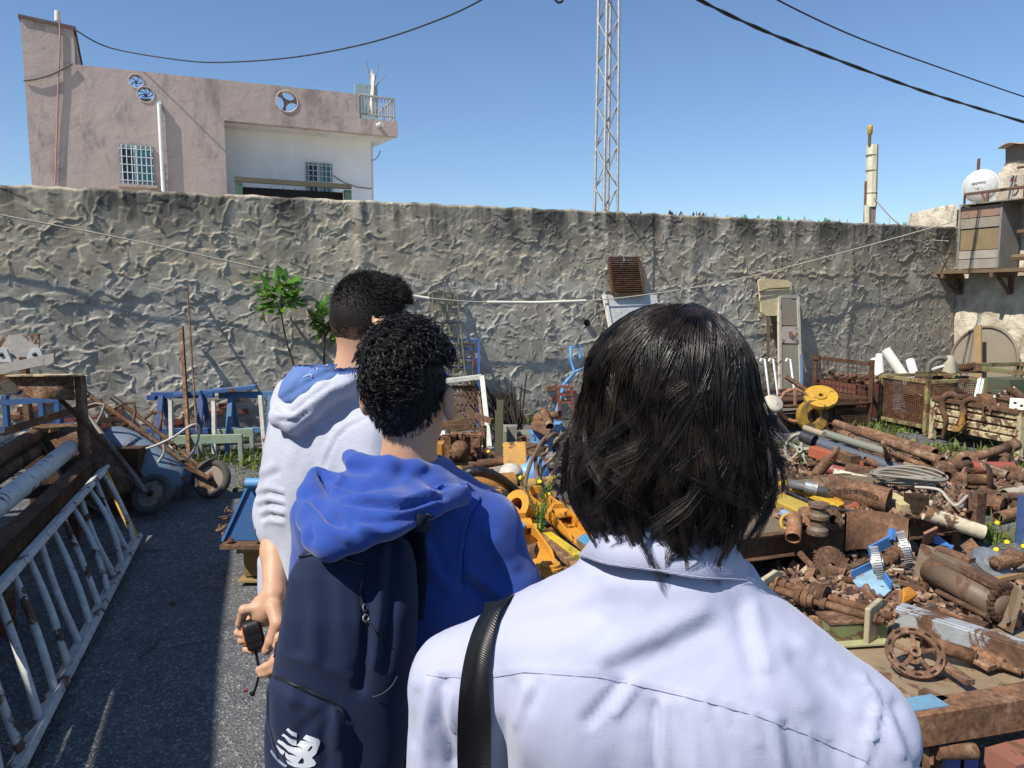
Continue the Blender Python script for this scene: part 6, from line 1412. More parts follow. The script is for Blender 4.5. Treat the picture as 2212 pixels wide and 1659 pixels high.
 solo('sand_sack', 'flat sandy yellow casting on the platform corner', 'casting', MB().bar(pf(330, 560, .06), pf(570, 660, .05), .14, .07).jitter(.012, 5), 'chip:b39a3c:0.3', bevel=.01)
 solo('yellow_plate', 'dark yellow flat plate beneath the rusty chain', 'plate', MB().bar(pf(770, 540, .08), pf(960, 610, .04), .10, .02), 'chip:c08a1e:0.4')
 root = thing('roller_chain', 'rusty roller chain draped over the big cylinder', 'chain', pf(900, 540, .1))
 for k in range(30):
  t = k / 29; p = lerp3(pf(725, 520, .26), pf(1085, 545, .26), t) + UP * (.035 * math.sin(t * 3.1)); d_ = (pf(1085, 545, .26) - pf(725, 520, .26)).normalized(); part(root, 'link', MB().box(p, (1, 1, 1), Matrix((d_ * .024, frame(d_)[0] * (.03 if k % 2 else .045), UP * .025)).transposed()), rd)
 def bobbin(label, c, R, Hh, mat): return solo('bobbin', label, 'bobbin', MB().lathe([(0, 0), (R, 0), (R, Hh * .16), (R * .72, Hh * .26), (R * .72, Hh * .42), (R, Hh * .52), (R, Hh * .62), (R * .7, Hh * .7), (R * .7, Hh * .84), (R * .96, Hh * .9), (R * .96, Hh), (0, Hh)], c, UP, 20, False), mat)
 bobbin('stacked grey-brown bobbins standing at the platform edge', pf(640, 815, 0), .062, .19, 'chip:6f6350:0.5')
 lay('steel_tube', 'orange-brown short upright tube at the platform edge', 'tube', pf(455, 850, 0), pf(465, 770, .02) + UP * .07, .045, 'rust:1.7:1')
 lay('steel_tube', 'rusty ring sleeve with yellow foot beside the bobbins', 'sleeve', pf(550, 790, 0), pf(545, 740, 0) + UP * .08, .045, 'rust:1.5:1')
 flange('rusty disc with hub right of the bobbins', pf(755, 710, .06), (.3, -.85, .3), .07, .03, rs, .06, 0)
 lay('steel_tube', 'blue and grey gas strut end near the hair tips', 'tube', pf(380, 660, .05), pf(470, 705, .05), .028, 'chip:8ba4c0:0.1')
 root = thing('yellow_ring', 'yellow metal ring lying near the gas strut end', 'ring', pf(440, 720, .03)); part(root, 'rim', MB().ring(pf(425, 725, .05), (-.5, -.6, .5), .05, .012, 18, 7), 'chip:c9981d:0.35')
 solo('tar_lump', 'dark round rusty plug near the platform middle', 'plug', MB().lathe([(0, 0), (.05, 0), (.06, .03), (.03, .06), (0, .07)], pf(930, 710, 0), UP, 12), rd)
 kinds = ['rusty pipe bit', 'rusty flat offcut', 'rusty round stub', 'rusty washer']
 lms = [(n_, g2(x_, y_, .1)) for n_, x_, y_ in (('grey spoked wheel', 515, 175), ('coil of grey cable', 1330, 430), ('largest round flange', 1625, 405), ('big brown cylinder', 950, 510), ('black dished cover', 1950, 405), ('reddish open pipe', 1970, 316), ('orange red beam', 960, 280), ('leaning thick-middled shaft', 700, 280), ('rust-speckled white pipe', 1680, 730), ('fork head shaft', 1970, 190), ('long white painted pipe', 1020, 410), ('threaded coupling tube', 2000, 590), ('tan pipe in the weeds', 2150, 660), ('upright bent lever', 1170, 220), ('bobbins on the platform', 640, 760), ('black square duct end', 1390, 600), ('roller chain', 900, 530))]
 areas = [(380, 250, 1500, 480), (1450, 300, 2212, 640), (1050, 250, 1500, 420), (700, 560, 1100, 680)]
 for k in range(190):
  x0, y0, x1, y1 = areas[k % 4]; x, y = R3.uniform(x0, x1), R3.uniform(y0, y1); h = (zt + .02 if (k % 4 == 3) else R3.uniform(.03, .10)); p = g2(x, y, h)
  a_ = R3.uniform(0, 6.28); d_ = Vector((math.cos(a_), math.sin(a_), R3.uniform(-.1, .25))); L = R3.uniform(.07, .28); kd = k // 4 % 4
  mt = R3.choice(['rust:1', 'rust:1.3', 'rust:1.5:1', 'rust:.7', 'rust:1.2', 'chip:8a7a60:0.6', 'chip:994a30:0.5' if R3.random() < .3 else 'rust:1.1'])
  if kd == 0: m = MB().pipe(p, p + d_ * L, R3.uniform(.018, .045), None, 10)
  elif kd == 1: m = MB().bar(p, p + d_ * L, R3.uniform(.03, .09), .012)
  elif kd == 2: m = MB().tube([p, p + d_ * L * .6], R3.uniform(.015, .04), 9)
  else: m = MB().disc(p, Vector((R3.gauss(0, .5), R3.gauss(0, .5), 1)), R3.uniform(.03, .07), .015, 14, .018)
  lb, gr = where(kinds[kd], mt, L, p, lms, (kinds[kd] + ' lying loose in the pipe heap', kinds[kd] + 's in the heap')); solo('scrap_piece', lb, 'scrap', m, mt, group=gr)
build_heap()
# ---- the table of parts in the foreground right
def build_table():
 zt = .40; rs = 'rust:1.25'; rd = 'rust:.8'
 A = g3(175, 430, zt); B = g3(1312, 1172, zt); C_ = g3(2055, 1020, zt); dAB = (B - A); eBC = (C_ - B).normalized()
 C_ = B + eBC * 2.0; D_ = A + eBC * 2.0
 root = thing('steel_table', 'low tan steel sheet table laid out with machine parts', 'table', gz(lerp3(A, C_, .5), 0))
 mid = .52
 for k, (t0, t1, dz) in enumerate(((0, mid, 0), (mid + .004, 1, -.012))):
  p = [lerp3(A, B, t0), lerp3(A, B, t1), lerp3(D_, C_, t1), lerp3(D_, C_, t0)]
  part(root, 'top_sheet', MB().poly([q - UP * (.012 - dz) for q in p], UP, .012), 'chip:9d8a6c:0.42:0.7', .002)
 part(root, 'edge_lip', MB().bar(A - UP * .05, B - UP * .05, .012, .07), 'chip:9c8a6c:0.3'); part(root, 'edge_lip', MB().bar(B - UP * .055 - eBC * .0, C_ - UP * .055, .012, .065), 'chip:7d7158:0.35')
 part(root, 'edge_lip', MB().bar(A - UP * .05, D_ - UP * .05, .012, .07), 'chip:9c8a6c:0.3')
 for p in (lerp3(A, C_, .08), lerp3(A, C_, .92), lerp3(B, D_, .08), lerp3(B, D_, .92)): part(root, 'leg', MB().bar(gz(p, 0), gz(p, zt - .03), .05, .05, eBC), 'rust')
 zb = .44; a = g3(1130, 1252, zb); b = g3(2055, 1108, zb); dd = (b - a).normalized(); a = a - dd * .7; b = b + dd * 1.0
 nn = Vector((dd.y, -dd.x, 0))
 root = thing('rusty_beam', 'long rusty box beam crossing in front of the tan table', 'beam', gz(lerp3(a, b, .5), 0))
 part(root, 'beam', MB().bar(a - UP * .055, b - UP * .055, .085, .11), 'chip:a8895c:0.86', .005)
 p = g3(1320, 1205, zb); part(root, 'paint_patch', MB().bar(p - dd * .085 + UP * .001, p + dd * .075 + UP * .001, .07, .005), 'chip:6d9cb8:0.28')
 part(root, 'tail_bar', MB().bar(g3(1500, 1195, zb - .01), g3(1330, 1120, zb - .01), .035, .02), rs)
 for t in (.12, .9): p = lerp3(a, b, t); part(root, 'stand', MB().bar(gz(p, 0), gz(p, zb - .11), .09, .09, dd), 'rust:.8')
 r_ = thing('blue_stand', 'small blue steel stand with rusty tube arm at the bottom right', 'stand', G(*r3(1600, 1659), .1)); z = .30
 p0, p1 = g3(1480, 1500, z), g3(1725, 1520, z); part(r_, 'tube_arm', MB().tube([g3(1440, 1545, z), g3(1710, 1540, z)], .024, 12), 'rust:1.3'); part(r_, 'plate', MB().bar(g3(1380, 1450, z + .01), g3(1500, 1520, z + .01), .04, .012), 'chip:8f9aa2:0.35')
 part(r_, 'side', MB().poly([g3(1380, 1455, z), g3(1410, 1465, z), g3(1400, 1620, z - .02), g3(1385, 1620, z - .02)], (0, -1, 0), .012), rs)
 for x in (1560, 1660): q = g3(x, 1560, z - .03); part(r_, 'leg', MB().bar(gz(q, 0), q, .055, .02, (0, 1, 0)), 'chip:2f4f9c:0.15')
 part(r_, 'foot', MB().bar(gz(g3(1520, 1560, z), .012), gz(g3(1700, 1560, z), .012), .10, .02), 'chip:2f4f9c:0.15')
 solo('red_beam', 'dull red painted beam at the bottom right corner', 'beam', MB().bar(G(*r3(1880, 1670), .25), G(*r3(2250, 1560), .25), .10, .09).bar(gz(G(*r3(2000, 1640), .25), 0), gz(G(*r3(2000, 1640), .25), .2), .06, .06, (1, 0, 0)), 'chip:9a6250:0.35', bevel=.004)
 T = lambda x, y, h: g3(x, y, zt + h)
 root = thing('twin_shaft_unit', 'pair of rusty parallel shafts held in pale end plates', 'machine', T(650, 500, 0))
 s0, s1 = T(215, 372, .09), T(985, 600, .09); u0, u1 = T(290, 345, .10), T(1075, 560, .10); ax = (s1 - s0).normalized(); cr = Vector((-ax.y, ax.x, 0))
 for (p, q) in ((s0, s1), (u0, u1)):
  part(root, 'shaft', MB().lathe([(0, -.03), (.016, -.03), (.016, (q - p).length + .03), (0, (q - p).length + .03)], p, ax, 12), rs)
  for t, R in ((.02, .026), (.1, .024), (.35, .030), (.42, .036), (.47, .030), (.58, .024)):
   part(root, 'collar', MB().lathe([(.016, -.012), (R, -.012), (R, .012), (.016, .012)], lerp3(p, q, t), ax, 16, False), rs)
  for t in (-.015, 1.02): part(root, 'nut', MB().lathe([(0, -.012), (.026, -.012), (.026, .012), (.012, .012), (.012, .035), (0, .035)], lerp3(p, q, t), ax, 6, False), rs)
 for t, mt in ((0.0, 'chip:c9bf9e:0.3'), (.95, 'chip:b5a98a:0.45')):
  c = lerp3(lerp3(s0, u0, .5), lerp3(s1, u1, .5), t); part(root, 'end_plate', MB().poly([gz(c, zt) - cr * .08, gz(c, zt) + cr * .08, gz(c, zt + .13) + cr * .08, gz(c, zt + .15) + cr * .03, gz(c, zt + .14) - cr * .08], ax, .02), mt, .003)
 for k in range(5): c = lerp3(s0, s1, .44 + .03 * k) + cr * .03 + UP * .02; part(root, 'clutch_disc', MB().lathe([(.016, -.006), (.042, -.006), (.042, .006), (.016, .006)], c, ax, 18, False), rd)
 root = thing('green_box', 'pale green rusty steel box under the shaft unit', 'box', T(800, 700, -.02)); p0, p1 = T(635, 700, .0), T(1030, 700, .0); p0 = gz(p0, zt + .05); p1 = gz(p1, zt + .05)
 part(root, 'body', MB().bar(T(640, 740, 0) + UP * .035, T(1035, 715, 0) + UP * .035, .09, .066), 'chip:7f8a58:0.45:0.6', .003); part(root, 'lid', MB().bar(T(625, 735, 0) + UP * .075, T(1040, 712, 0) + UP * .075, .11, .008), rs); part(root, 'foot_plate', MB().bar(T(625, 760, 0) + UP * .003, T(1070, 735, 0) + UP * .003, .13, .006), 'chip:b3b184:0.25')
 c = g3(690, 235, .12); gear('round rusty toothed saw disc standing behind the shaft unit', c, (.25, -.85, .42), .118, .02, 38, 'rust:1.2', .25, .07)
 shaft('rusty rod leaning against the saw disc', g3(640, 330, .05), g3(470, 140, .22), .018, rs, ())
 gm_ = 'metal:b9bbbb:0.42'
 gear('left grey gear wheel with wide teeth by the blue tray', T(1020, 218, .10), (.9, -.35, .25), .078, .035, 44, gm_, .3, .06)
 gear('second grey gear wheel behind the left one', T(1215, 112, .12), (.9, -.35, .3), .082, .035, 44, gm_, .3, .06)
 gear('flat grey gear wheel at the right beside rusty plates', T(1815, 215, .08), (.15, -.55, .82), .085, .03, 46, gm_, .25, .06)
 shaft('short rusty axle joining the two grey gears', T(1050, 205, .10), T(1220, 115, .12), .02, rs, ((.3, 1.5, .05), (.7, 1.4, .04)))
 shaft('forked rusty spindle through the flat grey gear', T(1830, 215, .10), T(2080, 160, .12), .018, rs, ((.35, 1.7, .10), (.6, 1.9, .05)))
 root = thing('blue_tray', 'shallow blue painted steel tray with chipped floor', 'tray', T(980, 340, .03)); q = [T(835, 320, .04), T(1000, 240, .07), T(1115, 400, .04), T(1070, 440, .02), T(900, 405, .02)]
 part(root, 'floor', MB().poly(q, (q[1] - q[0]).cross(q[2] - q[0]), .006), 'chip:8fb8cf:0.2')
 for i, j in ((0, 1), (1, 2)): part(root, 'wall', MB().bar(q[i] + UP * .012, q[j] + UP * .012, .008, .045), 'chip:3b82c9:0.2:0.6')
 part(root, 'lug', MB().bar(T(890, 400, .02), T(940, 420, .02), .03, .03), 'chip:4a93dc:0.1')
 root = thing('blue_bracket', 'bright blue angled bracket behind the grey gears', 'bracket', T(1040, 110, 0)); part(root, 'arm', MB().bar(T(960, 130, .10), T(1125, 45, .14), .012, .05), 'chip:3b82c9:0.25:0.6'); part(root, 'upright', MB().poly([T(1118, 50, .14), T(1125, -10, .16), T(1180, 10, .14), T(1210, 60, .12), T(1130, 60, .12)], (-.8, -.5, 0), .01), 'chip:a3552f:0.3'); part(root, 'edge', MB().bar(T(1118, 55, .14), T(1122, -25, .18), .02, .03, (0, 1, 0)), 'chip:3b82c9:0.25:0.6')
 root = thing('blue_bracket', 'blue triangular foot bracket right of the grey gears', 'bracket', T(1450, 70, 0)); part(root, 'web', MB().poly([T(1395, -20, .16), T(1410, 70, .08), T(1545, 100, .05), T(1500, 60, .07)], (.2, -1, .2), .01), 'chip:3b82c9:0.25:0.6'); part(root, 'upright', MB().bar(T(1385, 65, .08), T(1395, -22, .17), .07, .012, (0, 1, 0)), 'chip:8f5a2f:0.3'); part(root, 'foot', MB().bar(T(1500, 95, .05), T(1555, 105, .05), .04, .02), 'chip:3b82c9:0.25:0.6')
 solo('rusty_shell', 'curved rusty sheet shell standing behind the blue bracket', 'sheet', MB().lathe([(.16, 0), (.16, .2), (.15, .2), (.15, 0)], T(1010, 180, 0) - UP * .0, UP, 14, True, (0, 1, 0), .38), 'rust:1.4:1')
 pl1 = [T(1275, 375, .0), T(1345, 392, .0), T(1432, 105, .20), T(1352, 82, .20)]; pl2 = [T(1890, 665, .0), T(1975, 712, .0), T(2060, 410, .17), T(1985, 350, .17)]
 root = thing('roller_machine', 'brown roller mounted between two weathered end plates with chain drive', 'machine', T(1650, 420, 0)); ax = (lerp3(pl2[0], pl2[2], .5) - lerp3(pl1[0], pl1[2], .5)); Lr = ax.length; ax.normalize()
 part(root, 'end_plate', MB().poly(pl1, -ax, .022), 'chip:8b7b66:0.35', .004); part(root, 'end_plate', MB().poly(pl2, -ax, .022), 'chip:86765f:0.4', .004)
 c0 = lerp3(pl1[0], pl1[2], .52) + ax * .03; c1 = lerp3(pl2[0], pl2[2], .42) - ax * .03; part(root, 'roller', MB().lathe([(0, 0), (.055, 0), (.055, (c1 - c0).length), (0, (c1 - c0).length)], c0, c1 - c0, 22), 'chip:6b5a48:0.45')
 part(root, 'tie_beam', MB().bar(T(1440, 150, .17), T(1935, 400, .15), .055, .03), 'chip:71614f:0.4', .003); part(root, 'tie_beam', MB().bar(T(1440, 105, .19), T(1690, 195, .18), .05, .02), 'chip:8c5f40:0.6', .003)
 part(root, 'tie_rod', MB().tube([T(1440, 410, .05), T(1800, 590, .05)], .012, 8), 'rust:1.0'); part(root, 'guard', MB().bar(T(1300, 520, .02), T(1790, 660, .02), .06, .015), rd)
 gc = lerp3(pl2[0], pl2[2], .6) - ax * .05
 part(root, 'sprocket', MB().disc(gc, ax, .06, .012, 18, .015), rd)
 for k in range(20): an = 2 * math.pi * k / 20; x_, y_, _ = frame(ax); part(root, 'chain_link', MB().box(gc + (x_ * math.cos(an) + y_ * math.sin(an)) * .066, (.016, .022, .014)), rd)
 a_, b_ = T(1175, 590, .05), T(2075, 880, .05); d_ = (b_ - a_).normalized()
 solo('grey_channel', 'long grey channel beam with rusty side across the tan table', 'beam', MB().bar(a_, b_ + d_ * .5, .075, .09).bar(a_ + UP * .047, b_ + d_ * .5 + UP * .047, .06, .006), 'chip:a9b0b4:0.47:0.6', bevel=.003)
 root = spoked('rusty five spoked handwheel leaning on the grey beam', T(1283, 845, .06), (-.18, -.62, .78), .096, 'rust:1.35', 5, .018, 'handwheel', 'wheel', .028)
 n_ = Vector((-.18, -.62, .78)).normalized(); x_, y_, _ = frame(n_); cw = T(1283, 845, .06)
 for k in range(10): an = 2 * math.pi * (k + .5) / 10; tt = (-x_ * math.sin(an) + y_ * math.cos(an)); p = cw + (x_ * math.cos(an) + y_ * math.sin(an)) * .082 + n_ * .0095; part(root, 'slot', MB().bar(p - tt * .011, p + tt * .011, .008, .002, n_), 'plain:0d0806:0.9')
 shaft('rusty spindle with clevis end behind the handwheel', T(1330, 760, .06), T(1690, 870, .035), .026, rs, ((.9, .8, .05),)); solo('clevis', 'flattened rusty fork end lying on the tan sheet', 'fork', MB().bar(T(1640, 850, .03), T(1830, 955, .02), .045, .02).bar(T(1650, 870, .02), T(1800, 960, .012), .02, .015), 'rust:1.5', bevel=.004)
 shaft('tan rod with thin stub lying against the grey beam', T(1690, 825, .03), T(1900, 925, .025), .022, 'rust:1.7:1', ()); shaft('thin broken stub end of the tan rod', T(1900, 930, .02), T(2040, 985, .014), .012, rs, ())
 solo('flat_bar', 'short dark rusty flat bar sticking off the handwheel', 'bar', MB().bar(T(1490, 930, .03), T(1675, 1055, .03), .035, .018), rs, bevel=.002)
 solo('yellow_bracket', 'torn orange-yellow bracket beside the end plate', 'bracket', MB().poly([T(1190, 395, .1), T(1240, 385, .1), T(1300, 440, .07), T(1245, 500, .04), T(1180, 570, .02), T(1130, 610, .0), T(1140, 570, .03), T(1185, 510, .06), T(1195, 460, .08)], (.1, -.6, .7), .012), 'chip:d08a1e:0.25', bevel=.002)
 for k, (pts, lb) in enumerate((([(1610, 100), (1690, 45), (1765, 130), (1690, 200)], 'square rusty plate with corner holes tilted by the gears'), ([(1900, 150), (1960, 95), (2050, 180), (1980, 240)], 'second square rusty plate at the right edge'))):
  q = [T(x, y, .05 + .03 * (i in (1, 2))) for i, (x, y) in enumerate(pts)]; solo('steel_plate', lb, 'plate', MB().poly(q, (q[1] - q[0]).cross(q[3] - q[0]), -.01), 'rust:1.5:1')
 solo('wood_wedge', 'tan broken board end at the right table edge', 'board', MB().bar(T(1850, 320, .04), T(2100, 265, .04), .05, .02), 'chip:a8865c:0.5')
 lms = [(n_, T(x_, y_, .05)) for n_, x_, y_ in (('handwheel', 1283, 845), ('twin shaft unit', 650, 480), ('blue tray', 980, 340), ('left grey gear', 1020, 218), ('flat grey gear', 1815, 215), ('brown roller', 1640, 390), ('orange-yellow bracket', 1210, 480), ('pale green box', 830, 660), ('toothed saw disc', 690, 235), ('left roller end plate', 1350, 240), ('grey channel beam', 1500, 700))]
 for k in range(70):
  x, y = R3.uniform(450, 2050), R3.uniform(200, 620)
  if x > 1250 and 330 < y < 560 and x < 1950 and R3.random() < .5: continue
  p = T(x, y, R3.uniform(.01, .03)); an = R3.uniform(0, 6.28); d2 = Vector((math.cos(an), math.sin(an), R3.uniform(-.1, .4))); L = R3.uniform(.03, .12); kd = k % 3
  m = MB().tube([p, p + d2 * L], R3.uniform(.007, .018), 8) if kd == 0 else (MB().bar(p, p + d2 * L, R3.uniform(.02, .05), .01) if kd == 1 else MB().disc(p, Vector((R3.gauss(0, .6), R3.gauss(0, .6), 1)), R3.uniform(.02, .04), .014, 12, .008))
  mt = R3.choice(['rust:1.3', 'rust:.8', 'rust:1.6:1', 'metal:8d8a84:0.5']); kn = ('little pin', 'little strap', 'little ring')[kd]; lb, gr = where(kn, mt, L * 2.2, p, lms, (kn + ' among the machine parts on the tan table', kn + 's on the tan table')); solo('loose_fitting', lb, 'fitting', m, mt, group=gr)
 p = G(*r2(2195, 780), .1); solo('blue_post', 'blue steel channel piece at the right edge of the weeds', 'channel', MB().chan(gz(p, 0), gz(p, .34), .06, .04, .006, (1, 0, 0)), 'chip:3e5f96:0.2')
build_table()
def rubble():                                       # rusty crumbs and bolts too small to pick apart
 r = np.random.RandomState(8); V = []; Fs = []; k = 0; bx = np.array([[x, y, z] for z in (-1, 1) for x, y in ((-1, -1), (1, -1), (1, 1), (-1, 1))], float); bf = np.array([(3, 2, 1, 0), (4, 5, 6, 7), (0, 1, 5, 4), (1, 2, 6, 5), (2, 3, 7, 6), (3, 0, 4, 7)])
 for (fn, x0, y0, x1, y1, z, n) in ((g2, 350, 200, 1500, 500, .0, 900), (g2, 1300, 230, 2212, 640, .0, 900), (g2, 300, 450, 1750, 700, .275, 500), (g3, 330, 330, 2050, 640, .40, 420), (g3, 300, 120, 1300, 330, .0, 300), (gm, -250, 0, 900, 560, .0, 700)):
  for i in range(n):
   p = fn(r.uniform(x0, x1), r.uniform(y0, y1), z); q = bx * np.array([r.uniform(.006, .05), r.uniform(.005, .02), r.uniform(.003, .014)]); a = np.linalg.qr(r.normal(size=(3, 3)) * np.array([1, 1, .35]))[0]
   V.append(q @ a.T + np.array([p.x, p.y, z + r.uniform(.005, .05) * (z < .2) + .008])); Fs.append(bf + k); k += 8
 t = NT('rubble'); t._c = t.geo(); t.done(t.ramp(t.sep(t.vor(18, out=1), 0), [(0, (.05, .03, .022)), (.4, (.15, .085, .055)), (.75, (.27, .15, .085)), (1, (.42, .34, .26))]), .9, t.bump(t.noise(90, 3), .003, .6))
 tag(addmesh('rubble', npmesh('rubble', np.concatenate(V), np.concatenate(Fs), False), t.m), 'rusty crumbs, bolts and chips strewn between the scrap', 'rubble', kind='stuff')
rubble()
# ---- yellow hydraulic arms, hoses and clutter between the two nearer people
def yellow_arm(label, a, b, w_, mat):
 a, b = Vector(a), Vector(b); d = (b - a); L = d.length; d.normalize(); x = Vector((d.y, -d.x, 0)).normalized()
 root = thing('hydraulic_boom', label, 'boom', lerp3(a, b, .5) - UP * .06)
 def q(t, s, z): return a + d * (L * t) + x * (w_ * s) + UP * z
 out = [q(0, -.5, 0), q(.9, -.5, 0)] + [a + d * (L * .92) + (d * math.cos(t) + x * math.sin(t)) * w_ * .5 for t in np.linspace(-1.57, 1.57, 9)] + [q(.9, .5, 0), q(0, .5, 0)]
 ho = [a + d * (L * .92) + (d * math.cos(t) + x * math.sin(t)) * w_ * .24 for t in np.linspace(0, 6.28, 15)[:-1]]
 part(root, 'bed_plate', MB().poly(out, UP, .02, [ho]), mat, .003)
 part(root, 'end_boss', MB().lathe([(w_ * .24, -.03), (w_ * .42, -.03), (w_ * .42, .035), (w_ * .24, .035), (w_ * .24, -.03)], a + d * (L * .92), UP, 20, False), mat, .003)
 for s in (-.5, .5): part(root, 'flange', MB().poly([q(0, s, .02), q(.84, s, .02), q(.80, s, .05), q(.55, s, .085), q(.1, s, .085), q(0, s, .06)], x, .012), mat, .003)
 c = q(.5, 0, .03); part(root, 'saddle', MB().lathe([(w_ * .30, 0), (w_ * .36, 0), (w_ * .36, w_ * .9), (w_ * .30, w_ * .9), (w_ * .30, 0)], c - x * w_ * .45 + UP * .03, x, 16, False, UP, .5), mat)
 part(root, 'bulkhead', MB().poly([q(.44, -.5, .02), q(.44, .5, .02), q(.44, .5, .07), q(.44, .3, .12), q(.44, -.3, .12), q(.44, -.5, .07)], d, .015), mat, .003)
 part(root, 'bulkhead', MB().poly([q(.02, -.5, .02), q(.02, .5, .02), q(.02, .3, .12), q(.02, -.3, .12)], d, .015), mat, .003)
 return root
def build_mid():
 z = .34
 q = lambda x, y, h=z: gm(x, y, h)
 root = thing('support_trestle', 'rusty timber-topped trestle carrying the yellow arms', 'support', gz(q(900, 1300), 0))
 a, b = q(420, 560, z - .08), q(1010, 1480, z - .08); d = (b - a).normalized(); x = Vector((d.y, -d.x, 0)); x = x if x.x > 0 else -x
 for t in (.08, .45, .93): p = lerp3(a, b, t); part(root, 'bearer', MB().bar(p - x * .35, p + x * .75, .1, .07), 'rust:1.2' if t < .9 else 'chip:8f6f45:0.7', .004)
 for t in (.08, .93):
  for s in (-.3, .7): p = lerp3(a, b, t) + x * s; part(root, 'foot', MB().bar(gz(p, 0), gz(p, z - .115), .09, .09, d), 'wood:8c7250' if t > .5 else 'rust')
 yellow_arm('orange-yellow hydraulic arm with a bossed end nearest the white shirt', q(225, 600), q(930, 1400), .12, 'chip:e39a18:0.2:0.7')
 yellow_arm('orange-yellow hydraulic arm further back beside the long hair', q(680, 560), q(1370, 1130), .12, 'chip:df9616:0.22:0.7')
 for k, (x0, y0, x1, y1, w_, mt, lb) in enumerate(((400, 620, 1180, 1180, .055, 'chip:d9be22:0.22', 'yellow flat bar between the two orange arms'), (590, 590, 740, 660, .05, 'chip:dcc02a:0.15', 'short yellow bar end beside the rear arm'), (340, 900, 640, 1230, .10, 'chip:c9a92a:0.3', 'dirty yellow plate beside the blue sleeve'), (520, 760, 1190, 1310, .05, 'chip:a9844a:0.6', 'tan rusty bar beside the yellow flat bar'))):
  solo('yellow_bar', lb, 'bar', MB().bar(q(x0, y0, z - .01), q(x1, y1, z - .01), w_, .035), mt, bevel=.003)
 for k, (pts, lb) in enumerate((([(270, 715), (370, 640), (580, 835), (470, 895)], 'blue rusty plate lying across the nearest orange arm'), ([(1160, 985), (1240, 925), (1360, 1000), (1290, 1075)], 'blue plate tucked under the shirt collar edge'))):
  p = [q(x_, y_, z + .115 - .05 * k) for x_, y_ in pts]; r_ = thing('blue_plate', lb, 'plate', p[0]); part(r_, 'sheet', MB().poly(p, UP, .012), 'chip:4d9ccb:0.1', .002); part(r_, 'skirt', MB().bar(p[0] - UP * .012, p[3] - UP * .012, .008, .035).bar(p[3] - UP * .012, p[2] - UP * .012, .008, .035), 'chip:8a6a44:0.6')
  if k == 0: part(r_, 'bolt', MB().tube([lerp3(p[0], p[2], .45) + UP * .012, lerp3(p[0], p[2], .5) + UP * .03, lerp3(p[0], p[2], .62) + UP * .014], .008, 6), 'rust')
 solo('black_hose', 'thick black rubber hose arching behind the blue hoodie', 'hose', MB().tube(spline([gm(-260, 330, .5), gm(-120, 240, .62), gm(50, 205, .64), gm(250, 270, .58), gm(400, 380, .48), gm(560, 520, .40)]), .032, 10), 'rubber:0e0f11:0.45')
 solo('black_hose', 'second dark hose lying below the thick one', 'hose', MB().tube(spline([gm(-200, 330, .38), gm(60, 380, .42), gm(250, 440, .42), gm(420, 500, .38)]), .03, 10), 'rubber:2b2c2d:0.6')
 for k, (pts, lb) in enumerate((([(690, -10), (610, 180), (570, 380), (590, 690)], 'tallest bent brown steel cable left of the hair'), ([(715, -10), (690, 130), (720, 330), (800, 480)], 'second bent brown steel cable beside the hair'), ([(800, 0), (740, 120), (740, 300), (830, 430)], 'pale bent cable close to the hair'), ([(860, 70), (780, 170), (740, 270), (750, 330)], 'short pale cable end touching the hair'))):
  d0 = 5.3; q_ = [P(*m3(x_, y_), d0 - i * .25 + .12 * k) for i, (x_, y_) in enumerate(pts)]; b0 = G(*m3(*pts[-1]), .30)
  q_[-1] = b0; up0 = P(*m3(pts[0][0] + 140 + 30 * k, pts[0][1] - 190 - 15 * k), 5.6); up1 = P(*m3(pts[0][0] + 330, pts[0][1] - 160), 5.9)
  solo('steel_cable', lb, 'cable', MB().tube(spline([up1, up0] + q_, 6), .014, 7), 'chip:8f836c:0.4' if k > 1 else 'chip:7a6248:0.55')
 lay('steel_tube', 'rusty yellow cylinder lying behind the black hose', 'cylinder', gm(-20, 380, .3), gm(440, 340, .3), .085, 'chip:a8742a:0.5')
 solo('timber_block', 'yellow-brown square timber end behind the weeds', 'timber', MB().bar(gm(470, 420, .05), gm(450, 330, .05) + UP * .3, .24, .2, (1, 0, 0)), 'chip:c2913c:0.35', bevel=.008)
 lay('steel_tube', 'tan pipe lying right of the timber end', 'pipe', gm(560, 380, .2), gm(860, 340, .2), .06, 'chip:c09a4e:0.3')
 solo('white_helmet', 'whitish rounded plastic cap lying behind the timber end', 'cap', MB().lathe([(.10, 0), (.098, .04), (.07, .08), (.03, .10), (0, .105)], gm(410, 250, .22), (.1, -.2, 1), 22), 'chip:cfc9bc:0.15')
 lay('steel_tube', 'pale grey pipe mouth beside the whitish cap', 'pipe', gm(200, 260, .2), gm(330, 270, .2) + Vector((.2, .3, 0)), .075, 'chip:a29a8b:0.2')
 root = thing('blue_drum', 'light blue plastic motor cover behind the flowers', 'cover', gm(650, 320, .05)); part(root, 'shell', MB().lathe([(.0, .2), (.10, .19), (.15, .14), (.16, 0)], gm(640, 310, .1), (0, -.3, 1), 20), 'paint:6fa3e0:0.45'); part(root, 'foot', MB().bar(gm(560, 400, .06), gm(720, 400, .06), .16, .1), 'paint:7fa8d8:0.5')
 flange('orange curved saddle piece at the far end of the arms', gm(480, 600, .44), (-.6, -.6, .45), .10, .05, 'chip:e09a1c:0.2', .12, 0, 'saddle_ring', 'ring', .03)
 solo('rusty_drum', 'rusty yellow drum behind the nearest orange arm', 'drum', MB().lathe([(0, 0), (.11, 0), (.11, .38), (0, .38)], gm(150, 560, .33), gm(380, 560, .33) - gm(150, 560, .33), 22), 'chip:b07a2c:0.6')
